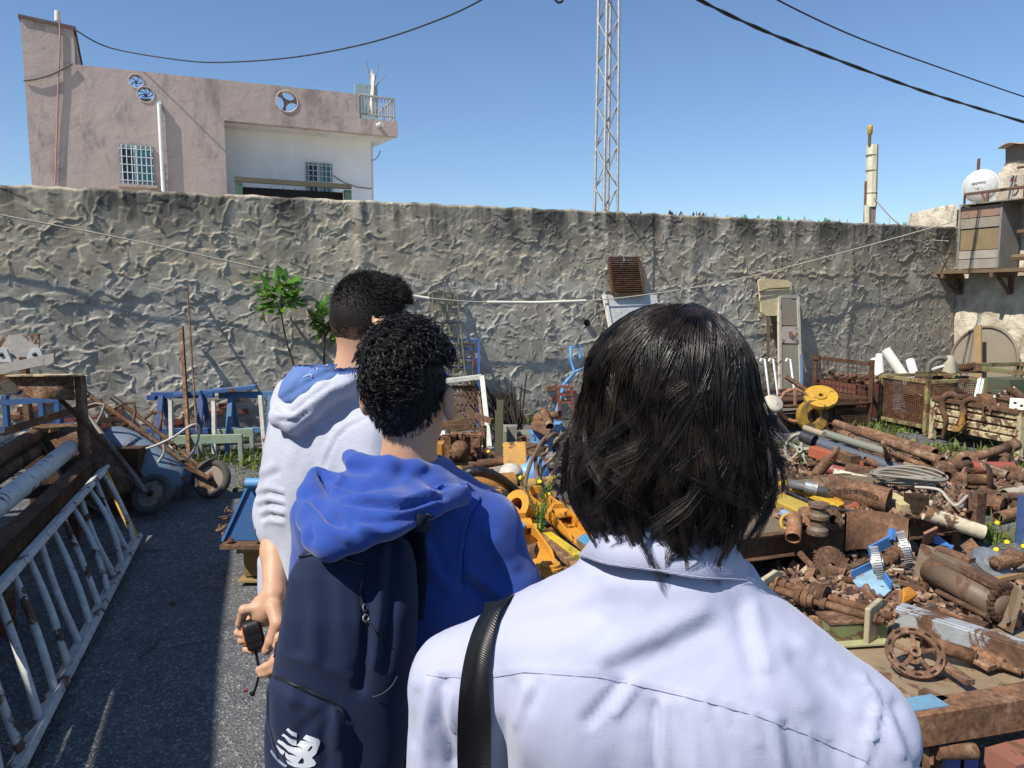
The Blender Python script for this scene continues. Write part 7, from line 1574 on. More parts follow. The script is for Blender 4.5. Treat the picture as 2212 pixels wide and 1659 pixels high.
 solo('yellow_fin', 'orange triangular fin plate at the start of the nearest arm', 'fin', MB().poly([gm(175, 620, .42), gm(180, 540, .50), gm(330, 610, .42)], (.3, -1, .2), .015), 'chip:f0a012:0.1')
 solo('grey_sheet', 'dull grey sheet metal leaning behind the rear orange arm', 'sheet', MB().poly([gm(600, 500, .33), gm(1100, 760, .33), gm(1160, 640, .36), gm(760, 480, .36)], UP, .01), 'chip:8b8274:0.4')
 for k, (x_, y_, s, mt, lb) in enumerate(((560, 20, (.3, .25, .25), 'rust:1.1', 'rusty folded sheet heap behind the whitish cap'), (420, 140, (.5, .35, .2), 'chip:8e8f92:0.3', 'grey crumpled sheet behind the whitish cap'), (760, 60, (.4, .3, .2), 'rust:.8', 'dark rusty lump behind the bent cables'), (0, 470, (.25, .12, .08), 'chip:c9a92a:0.3', 'yellow dirty casting near the blue hood'), (300, 1530, (.2, .2, .2), 'rust:.9', 'rusty foot block below the nearest orange arm'))):
  p = gm(x_, y_, 0.02 if k < 3 else .3); mb = MB(); 
  for j in range(5 if k < 3 else 1): o_ = Vector((R3.uniform(-.5, .5) * s[0], R3.uniform(-.5, .5) * s[1], R3.uniform(.3, .6) * s[2])); mb.bar(p + o_ - Vector((s[0] * .4, 0, 0)), p + o_ + Vector((s[0] * .4, R3.uniform(-.1, .1), R3.uniform(-.05, .1))), s[1] * .6, s[2] * .2)
  solo('scrap_lump', lb, 'scrap', mb, mt)
 solo('bent_tube', 'bent yellow tube handle behind the black hose', 'handle', MB().tube(spline([G(*m2(270, 1640), .42), G(*m2(300, 1540), .5), G(*m2(410, 1545), .5), G(*m2(440, 1650), .42)]), .014, 7), 'chip:cda21f:0.2')
 lms = [(n_, gm(x_, y_, .2)) for n_, x_, y_ in (('thick black hose', 200, 260), ('square timber end', 460, 370), ('bent steel cables', 680, 200), ('rusty yellow drum', 260, 560), ('whitish plastic cap', 410, 250), ('light blue motor cover', 650, 310), ('rusty yellow cylinder', 200, 360), ('crate of cast blocks', -100, 60), ('rear orange boom', 900, 700))]
 for k in range(46):
  p = gm(R3.uniform(-200, 900), R3.uniform(60, 540), R3.uniform(.02, .24)); an = R3.uniform(0, 6.28); L = R3.uniform(.08, .3); d2 = Vector((math.cos(an), math.sin(an), R3.uniform(-.1, .3)))
  m = MB().pipe(p, p + d2 * L, R3.uniform(.02, .04), None, 9) if k % 2 else MB().bar(p, p + d2 * L, R3.uniform(.03, .1), .015)
  mt = R3.choice(['rust:1', 'rust:1.4:1', 'chip:b08a2c:0.5', 'rust:.7', 'chip:77726a:0.4']); kn = ('flat scrap strip', 'scrap tube')[k % 2]; lb, gr = where(kn, mt, L, p, lms, (kn + ' in the jumble behind the yellow booms', kn + 's behind the yellow booms')); solo('scrap_piece', lb, 'scrap', m, mt, group=gr)
 r = random.Random(12); base = gm(745, 960, z - .03)
 root = thing('flowering_weed', 'feathery green weed with yellow flowers growing among the arms', 'plant', base); lm = leaf_mesh('leaf', .035, .008, .3, 'leaf:4f7a3a')
 tips = [(520, 275), (735, 320), (835, 465), (900, 270), (790, 400), (870, 560), (700, 600)]
 for k, (x_, y_) in enumerate(tips):
  e = P(*m3(x_, y_), base.y + r.uniform(-.12, .15)); st = spline([base, lerp3(base, e, .45) + Vector((r.uniform(-.03, .03), 0, .03)), e], 6); part(root, 'stem', MB().tube(st, [.004 - .002 * i / len(st) for i in range(len(st))], 5), 'leaf:6c8a4a')
  for p in st[2:]:
   for j in range(3):
    d = Vector((r.gauss(0, 1), r.gauss(0, 1), r.uniform(0, 1))).normalized(); x2, y2, _ = frame(d); o = addmesh('leaf', lm, None, root); Rm = Matrix((x2, d, x2.cross(d))).transposed().to_4x4(); Rm.translation = p - wloc(root); o.matrix_local = Rm
  if k < 4:
   f_ = part(root, 'flower', MB().lathe([(0, .004), (.011, .005), (.014, 0), (0, -.004)], e, Vector((r.uniform(-.5, .2), -.6, .7)), 10, False), 'plain:e8c800:0.6')
 for k, (u, v) in enumerate(((2154, 1129), (2175, 1171), (2152, 1187), (1055, 975), (2212, 1180))):
  e = G(u, v, .16) if k != 3 else P(u, v, 7.0); b = gz(e, 0) if k != 3 else gz(e, 0); w_ = thing('dandelion', ('yellow dandelion in the weeds near the tan pipe', 'yellow dandelion second nearest the right edge', 'yellow dandelion lowest in the weeds at right', 'single yellow dandelion by the crate corner post', 'yellow dandelion touching the right picture edge')[k], 'flower', b)
  part(w_, 'stem', MB().tube([b, e], .003, 5), 'leaf:6c8a4a'); part(w_, 'flower', MB().lathe([(0, .005), (.012, .006), (.016, 0), (0, -.005)], e, Vector((-.2, -.5, .8)), 10, False), 'plain:ecd000:0.6')
build_mid()
# ================================================================== PEOPLE
from mathutils.bvhtree import BVHTree
def pa(x, y): return (518.4 + x * .3472, 576 + y * .3472)
def pb(x, y): return (489.6 + x * .3403, 1094.4 + y * .3403)
def hc(x, y): return (1123.2 + x * .3646, 633.6 + y * .3646)
def sc_(x, y): return (835.2 + x * .5338, 1094.4 + y * .5338)
V3 = lambda v: np.array(tuple(v), np.float32)
def acc3(n, idx, vals):
 return np.stack([np.bincount(idx, weights=vals[:, k], minlength=n) for k in range(3)], -1).astype(np.float32)
# ---- signed distance pieces (numpy)
def rcone(p, a, b, ra, rb):
 a, b = V3(a), V3(b); ba = b - a; pa_ = p - a
 h = np.clip((pa_ @ ba) / max(1e-9, float(ba @ ba)), 0, 1)
 return np.linalg.norm(pa_ - h[..., None] * ba, axis=-1) - (ra + (rb - ra) * h)
def ell(p, c, r, R=None):
 q = p - V3(c)
 if R is not None: q = q @ np.array(R, np.float32)
 r = np.array(r, np.float32); k0 = np.linalg.norm(q / r, axis=-1); k1 = np.linalg.norm(q / (r * r), axis=-1)
 return k0 * (k0 - 1) / np.maximum(k1, 1e-6)
def loft(p, zs, cx, cy, a, b, yaw=0.0, e=2.4):
 z = p[..., 2]; x = p[..., 0] - np.interp(z, zs, cx); y = p[..., 1] - np.interp(z, zs, cy)
 c, s = math.cos(yaw), math.sin(yaw); x, y = x * c + y * s, -x * s + y * c
 A, B = np.interp(z, zs, a), np.interp(z, zs, b)
 k = (np.abs(x / A) ** e + np.abs(y / B) ** e) ** (1 / e)
 d = (k - 1) * np.minimum(A, B)
 return np.maximum(d, np.maximum(zs[0] - z, z - zs[-1]))
def smin(a, b, k):
 h = np.clip(.5 + .5 * (b - a) / k, 0, 1); return b + (a - b) * h - k * h * (1 - h)
def smax(a, b, k): return -smin(-a, -b, k)
def chain(p, pts, rs, k=.02):
 d = None
 for i in range(len(pts) - 1):
  e = rcone(p, pts[i], pts[i + 1], rs[i], rs[i + 1]); d = e if d is None else np.minimum(d, e) if k <= 0 else smin(d, e, k)
 return d
def near(p, fn, c, r):                             # evaluate a costly piece only inside a box round it
 c = V3(c); r = np.array(r, np.float32); m = (np.abs(p - c) < r).all(-1); out = np.full(p.shape[:-1], .3, np.float32)
 if m.any(): out[m] = fn(p[m])
 return out
def axis_pts(lo, hi, step, fine=None, fs=.0025):
 if fine is None: return np.arange(lo, hi + step, step, dtype=np.float32)
 f0, f1 = fine
 return np.concatenate([np.arange(lo, f0, step), np.arange(f0, f1, fs), np.arange(f1, hi + step, step)]).astype(np.float32)
def surfnet(fn, xs, ys, zs):
 X, Y, Z = np.meshgrid(xs, ys, zs, indexing='ij'); Pn = np.stack([X, Y, Z], -1)
 D = fn(Pn).astype(np.float32); S = D < 0
 nx, ny, nz = D.shape
 sh = (nx - 1, ny - 1, nz - 1); NC = sh[0] * sh[1] * sh[2]; ids = []; poss = []
 ax = [xs, ys, zs]
 for d in range(3):
  sl0 = [slice(None)] * 3; sl1 = [slice(None)] * 3; sl0[d] = slice(0, -1); sl1[d] = slice(1, None)
  d0, d1 = D[tuple(sl0)], D[tuple(sl1)]; cr = S[tuple(sl0)] != S[tuple(sl1)]
  idx = np.argwhere(cr)
  if len(idx) == 0: continue
  v0 = d0[cr]; v1 = d1[cr]; t = v0 / (v0 - v1)
  pos = np.stack([ax[k][idx[:, k]] for k in range(3)], -1).astype(np.float32)
  pos[:, d] += t * (ax[d][idx[:, d] + 1] - ax[d][idx[:, d]])
  o1, o2 = [k for k in range(3) if k != d]
  for a in (0, -1):
   for b in (0, -1):
    c = idx.copy(); c[:, o1] += a; c[:, o2] += b
    ok = (c >= 0).all(1) & (c[:, 0] < nx - 1) & (c[:, 1] < ny - 1) & (c[:, 2] < nz - 1); c = c[ok]
    ids.append((c[:, 0] * sh[1] + c[:, 1]) * sh[2] + c[:, 2]); poss.append(pos[ok])
 ids = np.concatenate(ids); poss = np.concatenate(poss); un, inv = np.unique(ids, return_inverse=True)
 cn = np.bincount(inv); V = acc3(len(un), inv, poss) / cn[:, None]
 vid = np.full(NC, -1, np.int64); vid[un] = np.arange(len(un)); vid = vid.reshape(sh); Fs = []
 for d in range(3):
  sl0 = [slice(None)] * 3; sl1 = [slice(None)] * 3; sl0[d] = slice(0, -1); sl1[d] = slice(1, None)
  s0 = S[tuple(sl0)]; idx = np.argwhere(s0 != S[tuple(sl1)]); o1, o2 = (d + 1) % 3, (d + 2) % 3
  ok = (idx[:, o1] > 0) & (idx[:, o2] > 0) & (idx[:, o1] < D.shape[o1] - 1) & (idx[:, o2] < D.shape[o2] - 1); idx = idx[ok]
  def cell(a, b): c = idx.copy(); c[:, o1] += a; c[:, o2] += b; return vid[c[:, 0], c[:, 1], c[:, 2]]
  q = np.stack([cell(-1, -1), cell(0, -1), cell(0, 0), cell(-1, 0)], -1); fl = ~s0[idx[:, 0], idx[:, 1], idx[:, 2]]
  q[fl] = q[fl][:, ::-1]; Fs.append(q)
 return V, np.concatenate(Fs)
def vnormals(V, Fq):
 n = np.cross(V[Fq[:, 2]] - V[Fq[:, 0]], V[Fq[:, 3]] - V[Fq[:, 1]]); N = sum(acc3(len(V), Fq[:, k], n) for k in range(4))
 return N / np.maximum(np.linalg.norm(N, axis=1, keepdims=True), 1e-9)
def smooth(V, Fq, it=2, lam=.5):
 E = np.concatenate([Fq[:, [0, 1]], Fq[:, [1, 2]], Fq[:, [2, 3]], Fq[:, [3, 0]]])
 for _ in range(it):
  A = acc3(len(V), E[:, 0], V[E[:, 1]]) + acc3(len(V), E[:, 1], V[E[:, 0]]); c = np.bincount(E.ravel(), minlength=len(V))
  V = V * (1 - lam) + lam * A / np.maximum(c, 1)[:, None]
 return V
def project(V):                                    # place -> photograph px, used to put creases where they are seen
 d = V - V3(O); f = d @ V3(_f); return np.stack([CU + F * d[:, 0] / f, CV - F * (d @ V3(_u)) / f], -1)
def seg_dist(uv, pts):
 best = np.full(len(uv), 1e9, np.float32)
 for i in range(len(pts) - 1):
  a, b = np.array(pts[i], np.float32), np.array(pts[i + 1], np.float32); ba = b - a; q = uv - a
  h = np.clip((q @ ba) / max(1e-6, float(ba @ ba)), 0, 1); best = np.minimum(best, np.linalg.norm(q - h[:, None] * ba, axis=1))
 return best
def folds(V, N, lines, conv):                      # lines: (points in crop px, width px, height m)
 uv = project(V); face = np.clip(-(N @ V3(_f)) * 2.0, 0, 1); out = np.zeros(len(V), np.float32)
 for pts, w_, h in lines:
  q = [conv(*p) for p in pts]; dd = seg_dist(uv, q); out += h * np.exp(-(dd / w_) ** 2)
 return V + N * (out * face)[:, None]
def vnoise(V, s, seed=0):                          # smooth value noise
 q = V * np.array(s, np.float32) + seed * 17.31; i = np.floor(q).astype(np.int64); f = q - i; f = f * f * (3 - 2 * f); out = 0
 for dx in (0, 1):
  for dy in (0, 1):
   for dz in (0, 1):
    h = (i[:, 0] + dx) * 374761393 + (i[:, 1] + dy) * 668265263 + (i[:, 2] + dz) * 2147483647; h = (h ^ (h >> 13)) * 1274126177; h = h ^ (h >> 16)
    out = out + ((h & 65535) / 32767.5 - 1) * (f[:, 0] if dx else 1 - f[:, 0]) * (f[:, 1] if dy else 1 - f[:, 1]) * (f[:, 2] if dz else 1 - f[:, 2])
 return out.astype(np.float32)
def sdf_part(root, name, fn, lo, hi, step, mat, post=None, fine=None, sm=2, fs=.003):
 fx = fine or (None, None, None)
 V, Fq = surfnet(fn, axis_pts(lo[0], hi[0], step, fx[0], fs), axis_pts(lo[1], hi[1], step, fx[1], fs), axis_pts(lo[2], hi[2], step, fx[2], fs))
 if sm: V = smooth(V, Fq, sm)
 if post: V = post(V, Fq)
 o = addmesh(name, npmesh(name, V - V3(wloc(root)), Fq), mat, root)
 o['_bvh'] = 0; del o['_bvh']
 return o, BVHTree.FromPolygons([tuple(v) for v in V.tolist()], [tuple(f) for f in Fq.tolist()])
def cast(bvh, u, v):
 r = ray(u, v).normalized(); h = bvh.ray_cast(O, r); return h[0], h[1]
def ribbon(root, name, bvh, path, width, mat, off=.003, thick=.002, conv=lambda x, y: (x, y), bump_n=None):   # webbing laid on a surface; path in px
 q = []
 pts = []
 for i in range(len(path) - 1):
  for k in range(6): t = k / 6; pts.append((path[i][0] + (path[i + 1][0] - path[i][0]) * t, path[i][1] + (path[i + 1][1] - path[i][1]) * t))
 pts.append(path[-1]); vs = []; prev = None
 for p in pts:
  c, n = cast(bvh, *conv(*p))
  if c is None: continue
  q.append((c + n * off, n))
 m = MB(); 
 for i, (c, n) in enumerate(q):
  d = q[min(i + 1, len(q) - 1)][0] - q[max(i - 1, 0)][0]; x = d.cross(n).normalized() * width / 2
  vs += [c - x, c + x, c + x + n * thick, c - x + n * thick]
 fs = []
 for i in range(len(q) - 1):
  k = 4 * i; fs += [(k + 3, k + 2, k + 6, k + 7), (k, k + 4, k + 5, k + 1), (k + 1, k + 5, k + 6, k + 2), (k + 3, k + 7, k + 4, k)]
 return part(root, name, m.add(vs, fs, True), mat)
def seam(root, name, bvh, path, r, mat, conv, off=.001, seg=5):
 q = []
 for i in range(len(path) - 1):
  for k in range(5):
   t = k / 5; c, n = cast(bvh, *conv(path[i][0] + (path[i + 1][0] - path[i][0]) * t, path[i][1] + (path[i + 1][1] - path[i][1]) * t))
   if c is not None: q.append(c + n * off)
 if len(q) > 2: return part(root, name, MB().tube(q, r, seg), mat)
# ---- hair strands as thin 3-sided tapering tubes, vectorised
def strands(C, R0, taper=.25):                     # C: (n, m, 3) centre lines, R0: (n,) radius
 n, m, _ = C.shape; T = np.gradient(C, axis=1); T /= np.maximum(np.linalg.norm(T, axis=2, keepdims=True), 1e-9)
 up = np.array([.31, .22, .92], np.float32); X = np.cross(T, up); X /= np.maximum(np.linalg.norm(X, axis=2, keepdims=True), 1e-9); Y = np.cross(T, X)
 tt = np.linspace(0, 1, m); rad = R0[:, None] * (1 - (1 - taper) * tt[None] ** 2.5)
 V = np.stack([C + (X * math.cos(a) + Y * math.sin(a)) * rad[..., None] for a in (0, 2.094, 4.189)], 2)   # n,m,3,3
 i = (np.arange(n)[:, None, None] * m + np.arange(m - 1)[None, :, None]) * 3
 k = np.arange(3)[None, None]; k2 = (k + 1) % 3
 Fq = np.stack([i + k, i + k2, i + 3 + k2, i + 3 + k], -1).reshape(-1, 4)
 return V.reshape(-1, 3), Fq
@mdef('hair')
def _(name, h='14100e', rough='0.32', tint='3a2a20'):
 t = NT(name); t._c = t.geo()
 c = t.mix(t.ramp(t.noise(38, 3), [(.42, 0.0), (.72, .75)]), hexc(h), hexc(tint))
 return t.done(c, float(rough), None, spec=.5)
@mdef('skin')
def _(name, h='c9956f'):
 t = NT(name); b = hexc(h)
 c = t.mix(t.ramp(t.noise(18, 4), [(.35, .5), (.65, 0.0)]), b, (b[0] * .93, b[1] * .80, b[2] * .76))
 c = t.mix(t.ramp(t.noise(160, 3), [(.62, 0.0), (.75, .22)]), c, (b[0] * .55, b[1] * .4, b[2] * .34))
 m = t.done(c, .48, t.bump(t.vor(420), .0006, .5, t.bump(t.noise(90, 3), .0008, .4)), spec=.4, Subsurface_Weight=.18, Subsurface_Scale=.006)
 t.b.inputs['Subsurface Radius'].default_value = (1, .35, .2); return m
@mdef('cloth')        # cloth:hex:weave scale:slub
def _(name, h, sc='900', slub='0.0', rough='0.9', sheen='0.15'):
 t = NT(name); b = hexc(h); v = t.co(False); s = float(sc)
 wv = t.math('MULTIPLY', t.wave(s * .16, .6, v, 'X'), t.wave(s * .16, .6, v, 'Z'))
 sl = t.noise(40, 3, .6, vec=t.sc(v, (1.2, 1.2, 9)))
 c = t.mix(t.math('MULTIPLY', t.ramp(sl, [(.45, 0.0), (.62, 1.0)]), float(slub)), b, tuple(x * .80 for x in b))
 c = t.mix(t.ramp(t.noise(5, 4), [(.3, .10), (.6, 0.0)]), c, tuple(x * .85 for x in b))
 m = t.done(c, float(rough), t.bump(wv, .0006, .35, t.bump(t.noise(55, 4, .6), .0016, .35)), spec=.25)
 t.b.inputs['Sheen Weight'].default_value = float(sheen); return m
@mdef('webbing')
def _(name, h):
 t = NT(name); g = t.wave(130, 0, t.co(False), 'Z')
 return t.done(t.mix(t.ramp(g, [(.3, .6), (.7, 0.0)]), hexc(h), (.004, .004, .005)), .42, t.bump(g, .0004, .6), spec=.5)
def head_sdf(p, c, yaw, tilt=0.0, s=1.0, ears=True):
 R = (Matrix.Rotation(yaw, 3, 'Z') @ Matrix.Rotation(tilt, 3, 'X'))
 def L(x, y, z): return Vector(c) + R @ (Vector((x, y, z)) * s)
 RR = [[R[i][j] for j in range(3)] for i in range(3)]
 d = ell(p, L(0, -.012, .018), (.076 * s, .096 * s, .098 * s), RR)
 d = smin(d, ell(p, L(0, .035, -.035), (.060 * s, .066 * s, .085 * s), RR), .03)
 d = smin(d, ell(p, L(0, .068, -.085), (.034 * s, .03 * s, .026 * s), RR), .03)              # chin
 d = smin(d, rcone(p, L(0, .096, .012), L(0, .115, -.022), .010 * s, .016 * s), .014)        # nose
 for e in (-1, 1):
  d = smax(d, -ell(p, L(e * .031, .104, .016), (.019 * s, .014 * s, .013 * s), RR), .012)  # eye sockets
  d = np.minimum(d, ell(p, L(e * .031, .088, .014), (.0115 * s,) * 3))
  if ears:
   ear = ell(p, L(e * .092, -.010, -.014), (.013 * s, .021 * s, .034 * s), RR); ear = smax(ear, -ell(p, L(e * .102, .000, -.010), (.008 * s, .011 * s, .018 * s), RR), .006)
   d = smin(d, ear, .010)
 d = smin(d, rcone(p, L(-.02, .093, -.053), L(.02, .093, -.053), .007 * s, .007 * s), .008)   # lips
 d = smax(d, -rcone(p, L(-.02, .104, -.053), L(.02, .104, -.053), .0025 * s, .0025 * s), .004)
 return d, L, R
def hand_fist(p, w_, palm, tips, th):              # generic loose hand: palm ellipsoid + finger chains
 d = None
 for q, r in tips:
  e = chain(p, q, r, .004); d = e if d is None else smin(d, e, .003)
 return d
def cap_sdf(p, hd, nb, yaw, tilt, s, off, line):    # cropped hair hugging the skull and nape above a hairline
 R = (Matrix.Rotation(yaw, 3, 'Z') @ Matrix.Rotation(tilt, 3, 'X')); RR = [[R[i][j] for j in range(3)] for i in range(3)]; q = (p - V3(hd)) @ np.array(RR, np.float32)
 d, L, _ = head_sdf(p, hd, yaw, tilt, s, False); d = smin(d, rcone(p, L(.004, -.015, -.06), Vector(nb) + Vector((0, -.005, -.04)), .053 * s, .060), .028) - off
 fade = np.clip((q[..., 2] - line(q)) / .05, 0, 1); d = d + off * 1.25 * (1 - fade)
 return np.maximum(d, line(q) - q[..., 2])
@mdef('stubble')      # cropped hair thinning out to skin towards the nape
def _(name, z0, z1):
 t = NT(name); z = t.sep(t.co(False), 2); n = t.noise(260, 3, .7); n2 = t.noise(30, 3)
 f = t.math('DIVIDE', t.math('SUBTRACT', z, float(z0)), float(z1) - float(z0)); f = t.math('ADD', f, t.math('MULTIPLY', t.math('SUBTRACT', n2, .5), .35)); f = t.math('ADD', f, t.math('MULTIPLY', t.math('SUBTRACT', n, .5), 1.1))
 c = t.mix(t.ramp(f, [(.12, 0.0), (.62, 1.0)]), hexc('a8795a'), hexc('17120f'))
 return t.done(c, .6, t.bump(n, .0015, .8), spec=.3)
def rotv(v, yaw): c, s = math.cos(yaw), math.sin(yaw); return Vector((v[0] * c - v[1] * s, v[0] * s + v[1] * c, v[2]))
def lower_body(root, hip, yaw, trm, shm, zc):       # trousers and shoes under the shirt hem
 Lh, Rh = hip + rotv((-.09, 0, 0), yaw), hip + rotv((.09, 0, 0), yaw)
 fl, fr = gz(Lh, .09) + rotv((-.03, .02, 0), yaw), gz(Rh, .09) + rotv((.03, .0, 0), yaw)
 def fn(p):
  d = ell(p, hip + Vector((0, 0, .02)), (.17, .125, .14), [[math.cos(yaw), -math.sin(yaw), 0], [math.sin(yaw), math.cos(yaw), 0], [0, 0, 1]])
  for h, f_ in ((Lh, fl), (Rh, fr)):
   k = lerp3(h, f_, .5) + rotv((0, .02, 0), yaw); d = smin(d, chain(p, [h, k, gz(f_, .04)], [.098, .075, .066], .04), .05)
  return d
 lo = np.minimum(V3(fl), V3(fr)) - .2; hi = np.maximum(V3(fl), V3(fr)) + .2
 def post(V, Fq): N = vnormals(V, Fq); return V + N * (.005 * np.sin(V[:, 2] * 46 + 3 * np.sin(V[:, 0] * 30)) * np.clip((.75 - V[:, 2]) * 2, 0, 1))[:, None]
 sdf_part(root, 'trousers', fn, (lo[0], lo[1], .03), (hi[0], hi[1], zc), .013, trm, post)
 for f_ in (fl, fr):
  a, b = gz(f_, .05) + rotv((0, -.05, 0), yaw), gz(f_, .04) + rotv((0, .17, 0), yaw)
  def fs(p): return np.maximum(smin(rcone(p, a, b, .046, .040), rcone(p, gz(f_, .1), gz(f_, .05), .045, .045), .03), .004 - p[..., 2])
  sdf_part(root, 'shoe', fs, (f_.x - .22, f_.y - .22, -.01), (f_.x + .22, f_.y + .22, .17), .011, shm)
 return Lh, Rh, fl, fr
def legs_sdf(p, hip, Lh, Rh, fl, fr):
 d = rcone(p, hip, hip + Vector((0, 0, .1)), .1, .1)
 for h, f_ in ((Lh, fl), (Rh, fr)):
  d = smin(d, chain(p, [h, lerp3(h, f_, .5), gz(f_, .07)], [.075, .05, .035], .03), .05)
  d = smin(d, rcone(p, gz(f_, .045), gz(f_, .035) + Vector((0, .1, 0)), .035, .028), .03)
 return d
SKIN = 'skin:c09a7e'
# ------------------------------------------------------------------ person C: long hair, white shirt
def person_c():
 yaw = -.30
 hd = P(1443, 890, .885); nb = P(1440, 1235, .865); ls, rs = P(1000, 1480, .94), P(1838, 1592, .80)
 hip = Vector((nb.x + .0, .90, .88))
 root = thing('person', 'person with shoulder-length dark hair in a white shirt, seen close from behind', 'person', gz(hip, 0))
 zc = .98; Lh, Rh, fl, fr = lower_body(root, hip, yaw, 'cloth:23262f:500', 'plain:1a1a1c:0.6', zc)
 le, re_ = ls + Vector((-.045, .03, -.28)), rs + Vector((.055, .02, -.28)); lw, rw = le + Vector((.0, .10, -.22)), re_ + Vector((-.02, .12, -.2))
 head = head_sdf; 
 def hand(p, w_, d0): 
  d = ell(p, w_ + d0 * .05, (.038, .025, .05)); x = Vector((d0.y, -d0.x, 0)).normalized()
  for k in range(4): o_ = w_ + d0 * .07 + x * (.024 - .016 * k); d = smin(d, chain(p, [o_, o_ + d0 * .045, o_ + d0 * .07 + Vector((0, .02, -.015))], [.0095, .0085, .0075], .004), .006)
  return smin(d, chain(p, [w_ + d0 * .02 + x * .02, w_ + d0 * .05 + x * .045, w_ + d0 * .08 + x * .05], [.012, .0105, .009], .004), .01)
 def body(p):
  d = near(p, lambda q: head_sdf(q, hd, -.38)[0], hd, (.17, .2, .2))
  d = smin(d, rcone(p, hd + Vector((0, -.005, -.05)), nb + Vector((0, .0, -.03)), .052, .056), .03)
  zs = [.8, .95, 1.1, 1.22, 1.3, 1.36]
  d = smin(d, loft(p, zs, [hip.x, hip.x, nb.x, nb.x, nb.x, nb.x], [.9] * 6, [.15, .14, .15, .16, .13, .07], [.09, .085, .09, .085, .07, .05], yaw), .04)
  for s, e, w_ in ((ls, le, lw), (rs, re_, rw)):
   d = smin(d, rcone(p, nb, s, .04, .042), .03); d = smin(d, chain(p, [s, e, w_], [.042, .036, .026], .02), .03); d = smin(d, near(p, lambda q: hand(q, w_, (w_ - e).normalized()), w_, (.2, .2, .2)), .012)
  return smin(d, legs_sdf(p, hip, Lh, Rh, fl, fr), .04)
 sdf_part(root, 'body', body, (-.42, .55, 0), (.75, 1.45, 1.69), .015, SKIN, None, None, 1)
 zs = [.86, .95, 1.10, 1.20, 1.27, 1.32, 1.355]
 cx = [hip.x + .01, hip.x + .01, nb.x, nb.x, nb.x, nb.x, nb.x]; cy = [.905, .905, .90, .885, .875, .87, .87]
 def shirt(p):
  d = loft(p, zs, cx, cy, [.20, .195, .20, .205, .185, .13, .075], [.135, .13, .13, .125, .11, .085, .065], yaw, 2.2)
  for s, e, w_ in ((ls, le, lw), (rs, re_, rw)):
   d = smin(d, rcone(p, nb + Vector((0, .0, -.012)), s + Vector((0, 0, .004)), .055, .058), .07)
   d = smin(d, chain(p, [s, e, w_], [.062, .056, .045], .03), .035)
  for e in (-1, 1): d = smin(d, ell(p, Vector((nb.x, .87, 1.21)) + rotv((e * .085, -.075, 0), yaw), (.07, .045, .085)), .05)
  return d
 L_ = [([(880, 610), (1080, 520), (1270, 430)], 34, .0045), ([(930, 655), (1130, 575), (1300, 480)], 26, -.004), ([(1480, 420), (1500, 520), (1530, 640)], 20, .0035), ([(1435, 430), (1460, 560), (1500, 680)], 20, -.003),
    ([(950, 712), (880, 800), (820, 870)], 13, -.0045), ([(1000, 722), (930, 830)], 13, .0035), ([(1090, 810), (1085, 930), (1090, 1100)], 11, -.005), ([(1125, 800), (1120, 1100)], 14, .004), ([(1000, 900), (1010, 1100)], 26, .003),
    ([(1200, 790), (1240, 900), (1250, 1100)], 15, .0025), ([(1330, 800), (1400, 1100)], 16, -.002), ([(500, 720), (470, 900), (460, 1100)], 14, -.003), ([(570, 730), (520, 870)], 12, .003), ([(620, 720), (580, 820)], 9, -.002),
    ([(1560, 860), (1600, 1100)], 10, .0028), ([(1620, 880), (1660, 1100)], 9, -.0028), ([(1700, 920), (1740, 1100)], 9, .0022), ([(1800, 960), (1830, 1100)], 9, -.0022), ([(1480, 840), (1500, 960)], 8, .002), ([(1400, 820), (1410, 900)], 7, -.0018), ([(1290, 790), (1290, 850)], 6, .0016), ([(1850, 990), (1880, 1100)], 7, .002),
    ([(222, 715), (215, 880), (270, 1040)], 14, -.0065), ([(180, 715), (160, 900), (150, 1100)], 14, .0045), ([(120, 760), (110, 950)], 12, -.003), ([(250, 760), (260, 900)], 9, .003),
    ([(560, 400), (900, 330)], 34, .0025), ([(600, 460), (880, 400)], 24, -.002), ([(1690, 560), (1900, 700)], 22, .003), ([(1650, 620), (1850, 760)], 22, -.003), ([(1580, 560), (1700, 800)], 20, .0022), ([(1760, 640), (1900, 840)], 12, .0022), ([(860, 300), (840, 420), (900, 480)], 14, -.0015), ([(500, 560), (800, 540)], 30, .002),
    ([(1962, 690), (2018, 780), (2008, 880), (1950, 1060)], 8, -.0012), ([(1925, 700), (1985, 790), (1975, 880), (1925, 1060)], 9, .003), ([(1990, 740), (1940, 760)], 6, .002), ([(2010, 830), (1950, 850)], 6, .002), ([(1990, 930), (1940, 940)], 6, .002),
    ([(2060, 800), (2120, 930), (2160, 1060)], 12, -.004), ([(2030, 860), (2080, 1000)], 11, .003),
    ([(160, 680), (290, 690), (440, 686), (560, 668), (860, 688), (1100, 740), (1300, 790), (1500, 845), (1700, 920), (1900, 1010), (1960, 1036)], 5, -.0008), ([(160, 668), (440, 674), (560, 656), (860, 676), (1100, 728), (1300, 778), (1500, 833), (1700, 908), (1900, 998)], 7, .0009)]
 def post(V, Fq):
  N = vnormals(V, Fq); V = V + N * (.0022 * vnoise(V, (14, 14, 9), 3) + .0012 * vnoise(V, (34, 34, 18), 9) + .0007 * vnoise(V, (90, 90, 45), 19))[:, None]
  V = folds(V, N, [(q, w0, h * 1.45) for q, w0, h in L_], sc_); w_ = np.clip((1.24 - V[:, 2]) * 6, 0, 1); return V + N * (w_ * .003 * np.sin(V[:, 0] * 95 + 2.2 * vnoise(V, (9, 9, 5), 5)))[:, None]
 so_, bv = sdf_part(root, 'shirt', shirt, (-.40, .66, .86), (.78, 1.16, 1.44), .0058, 'cloth:adb1c8:1500:0.0:0.85:0.2', post, None, 1)
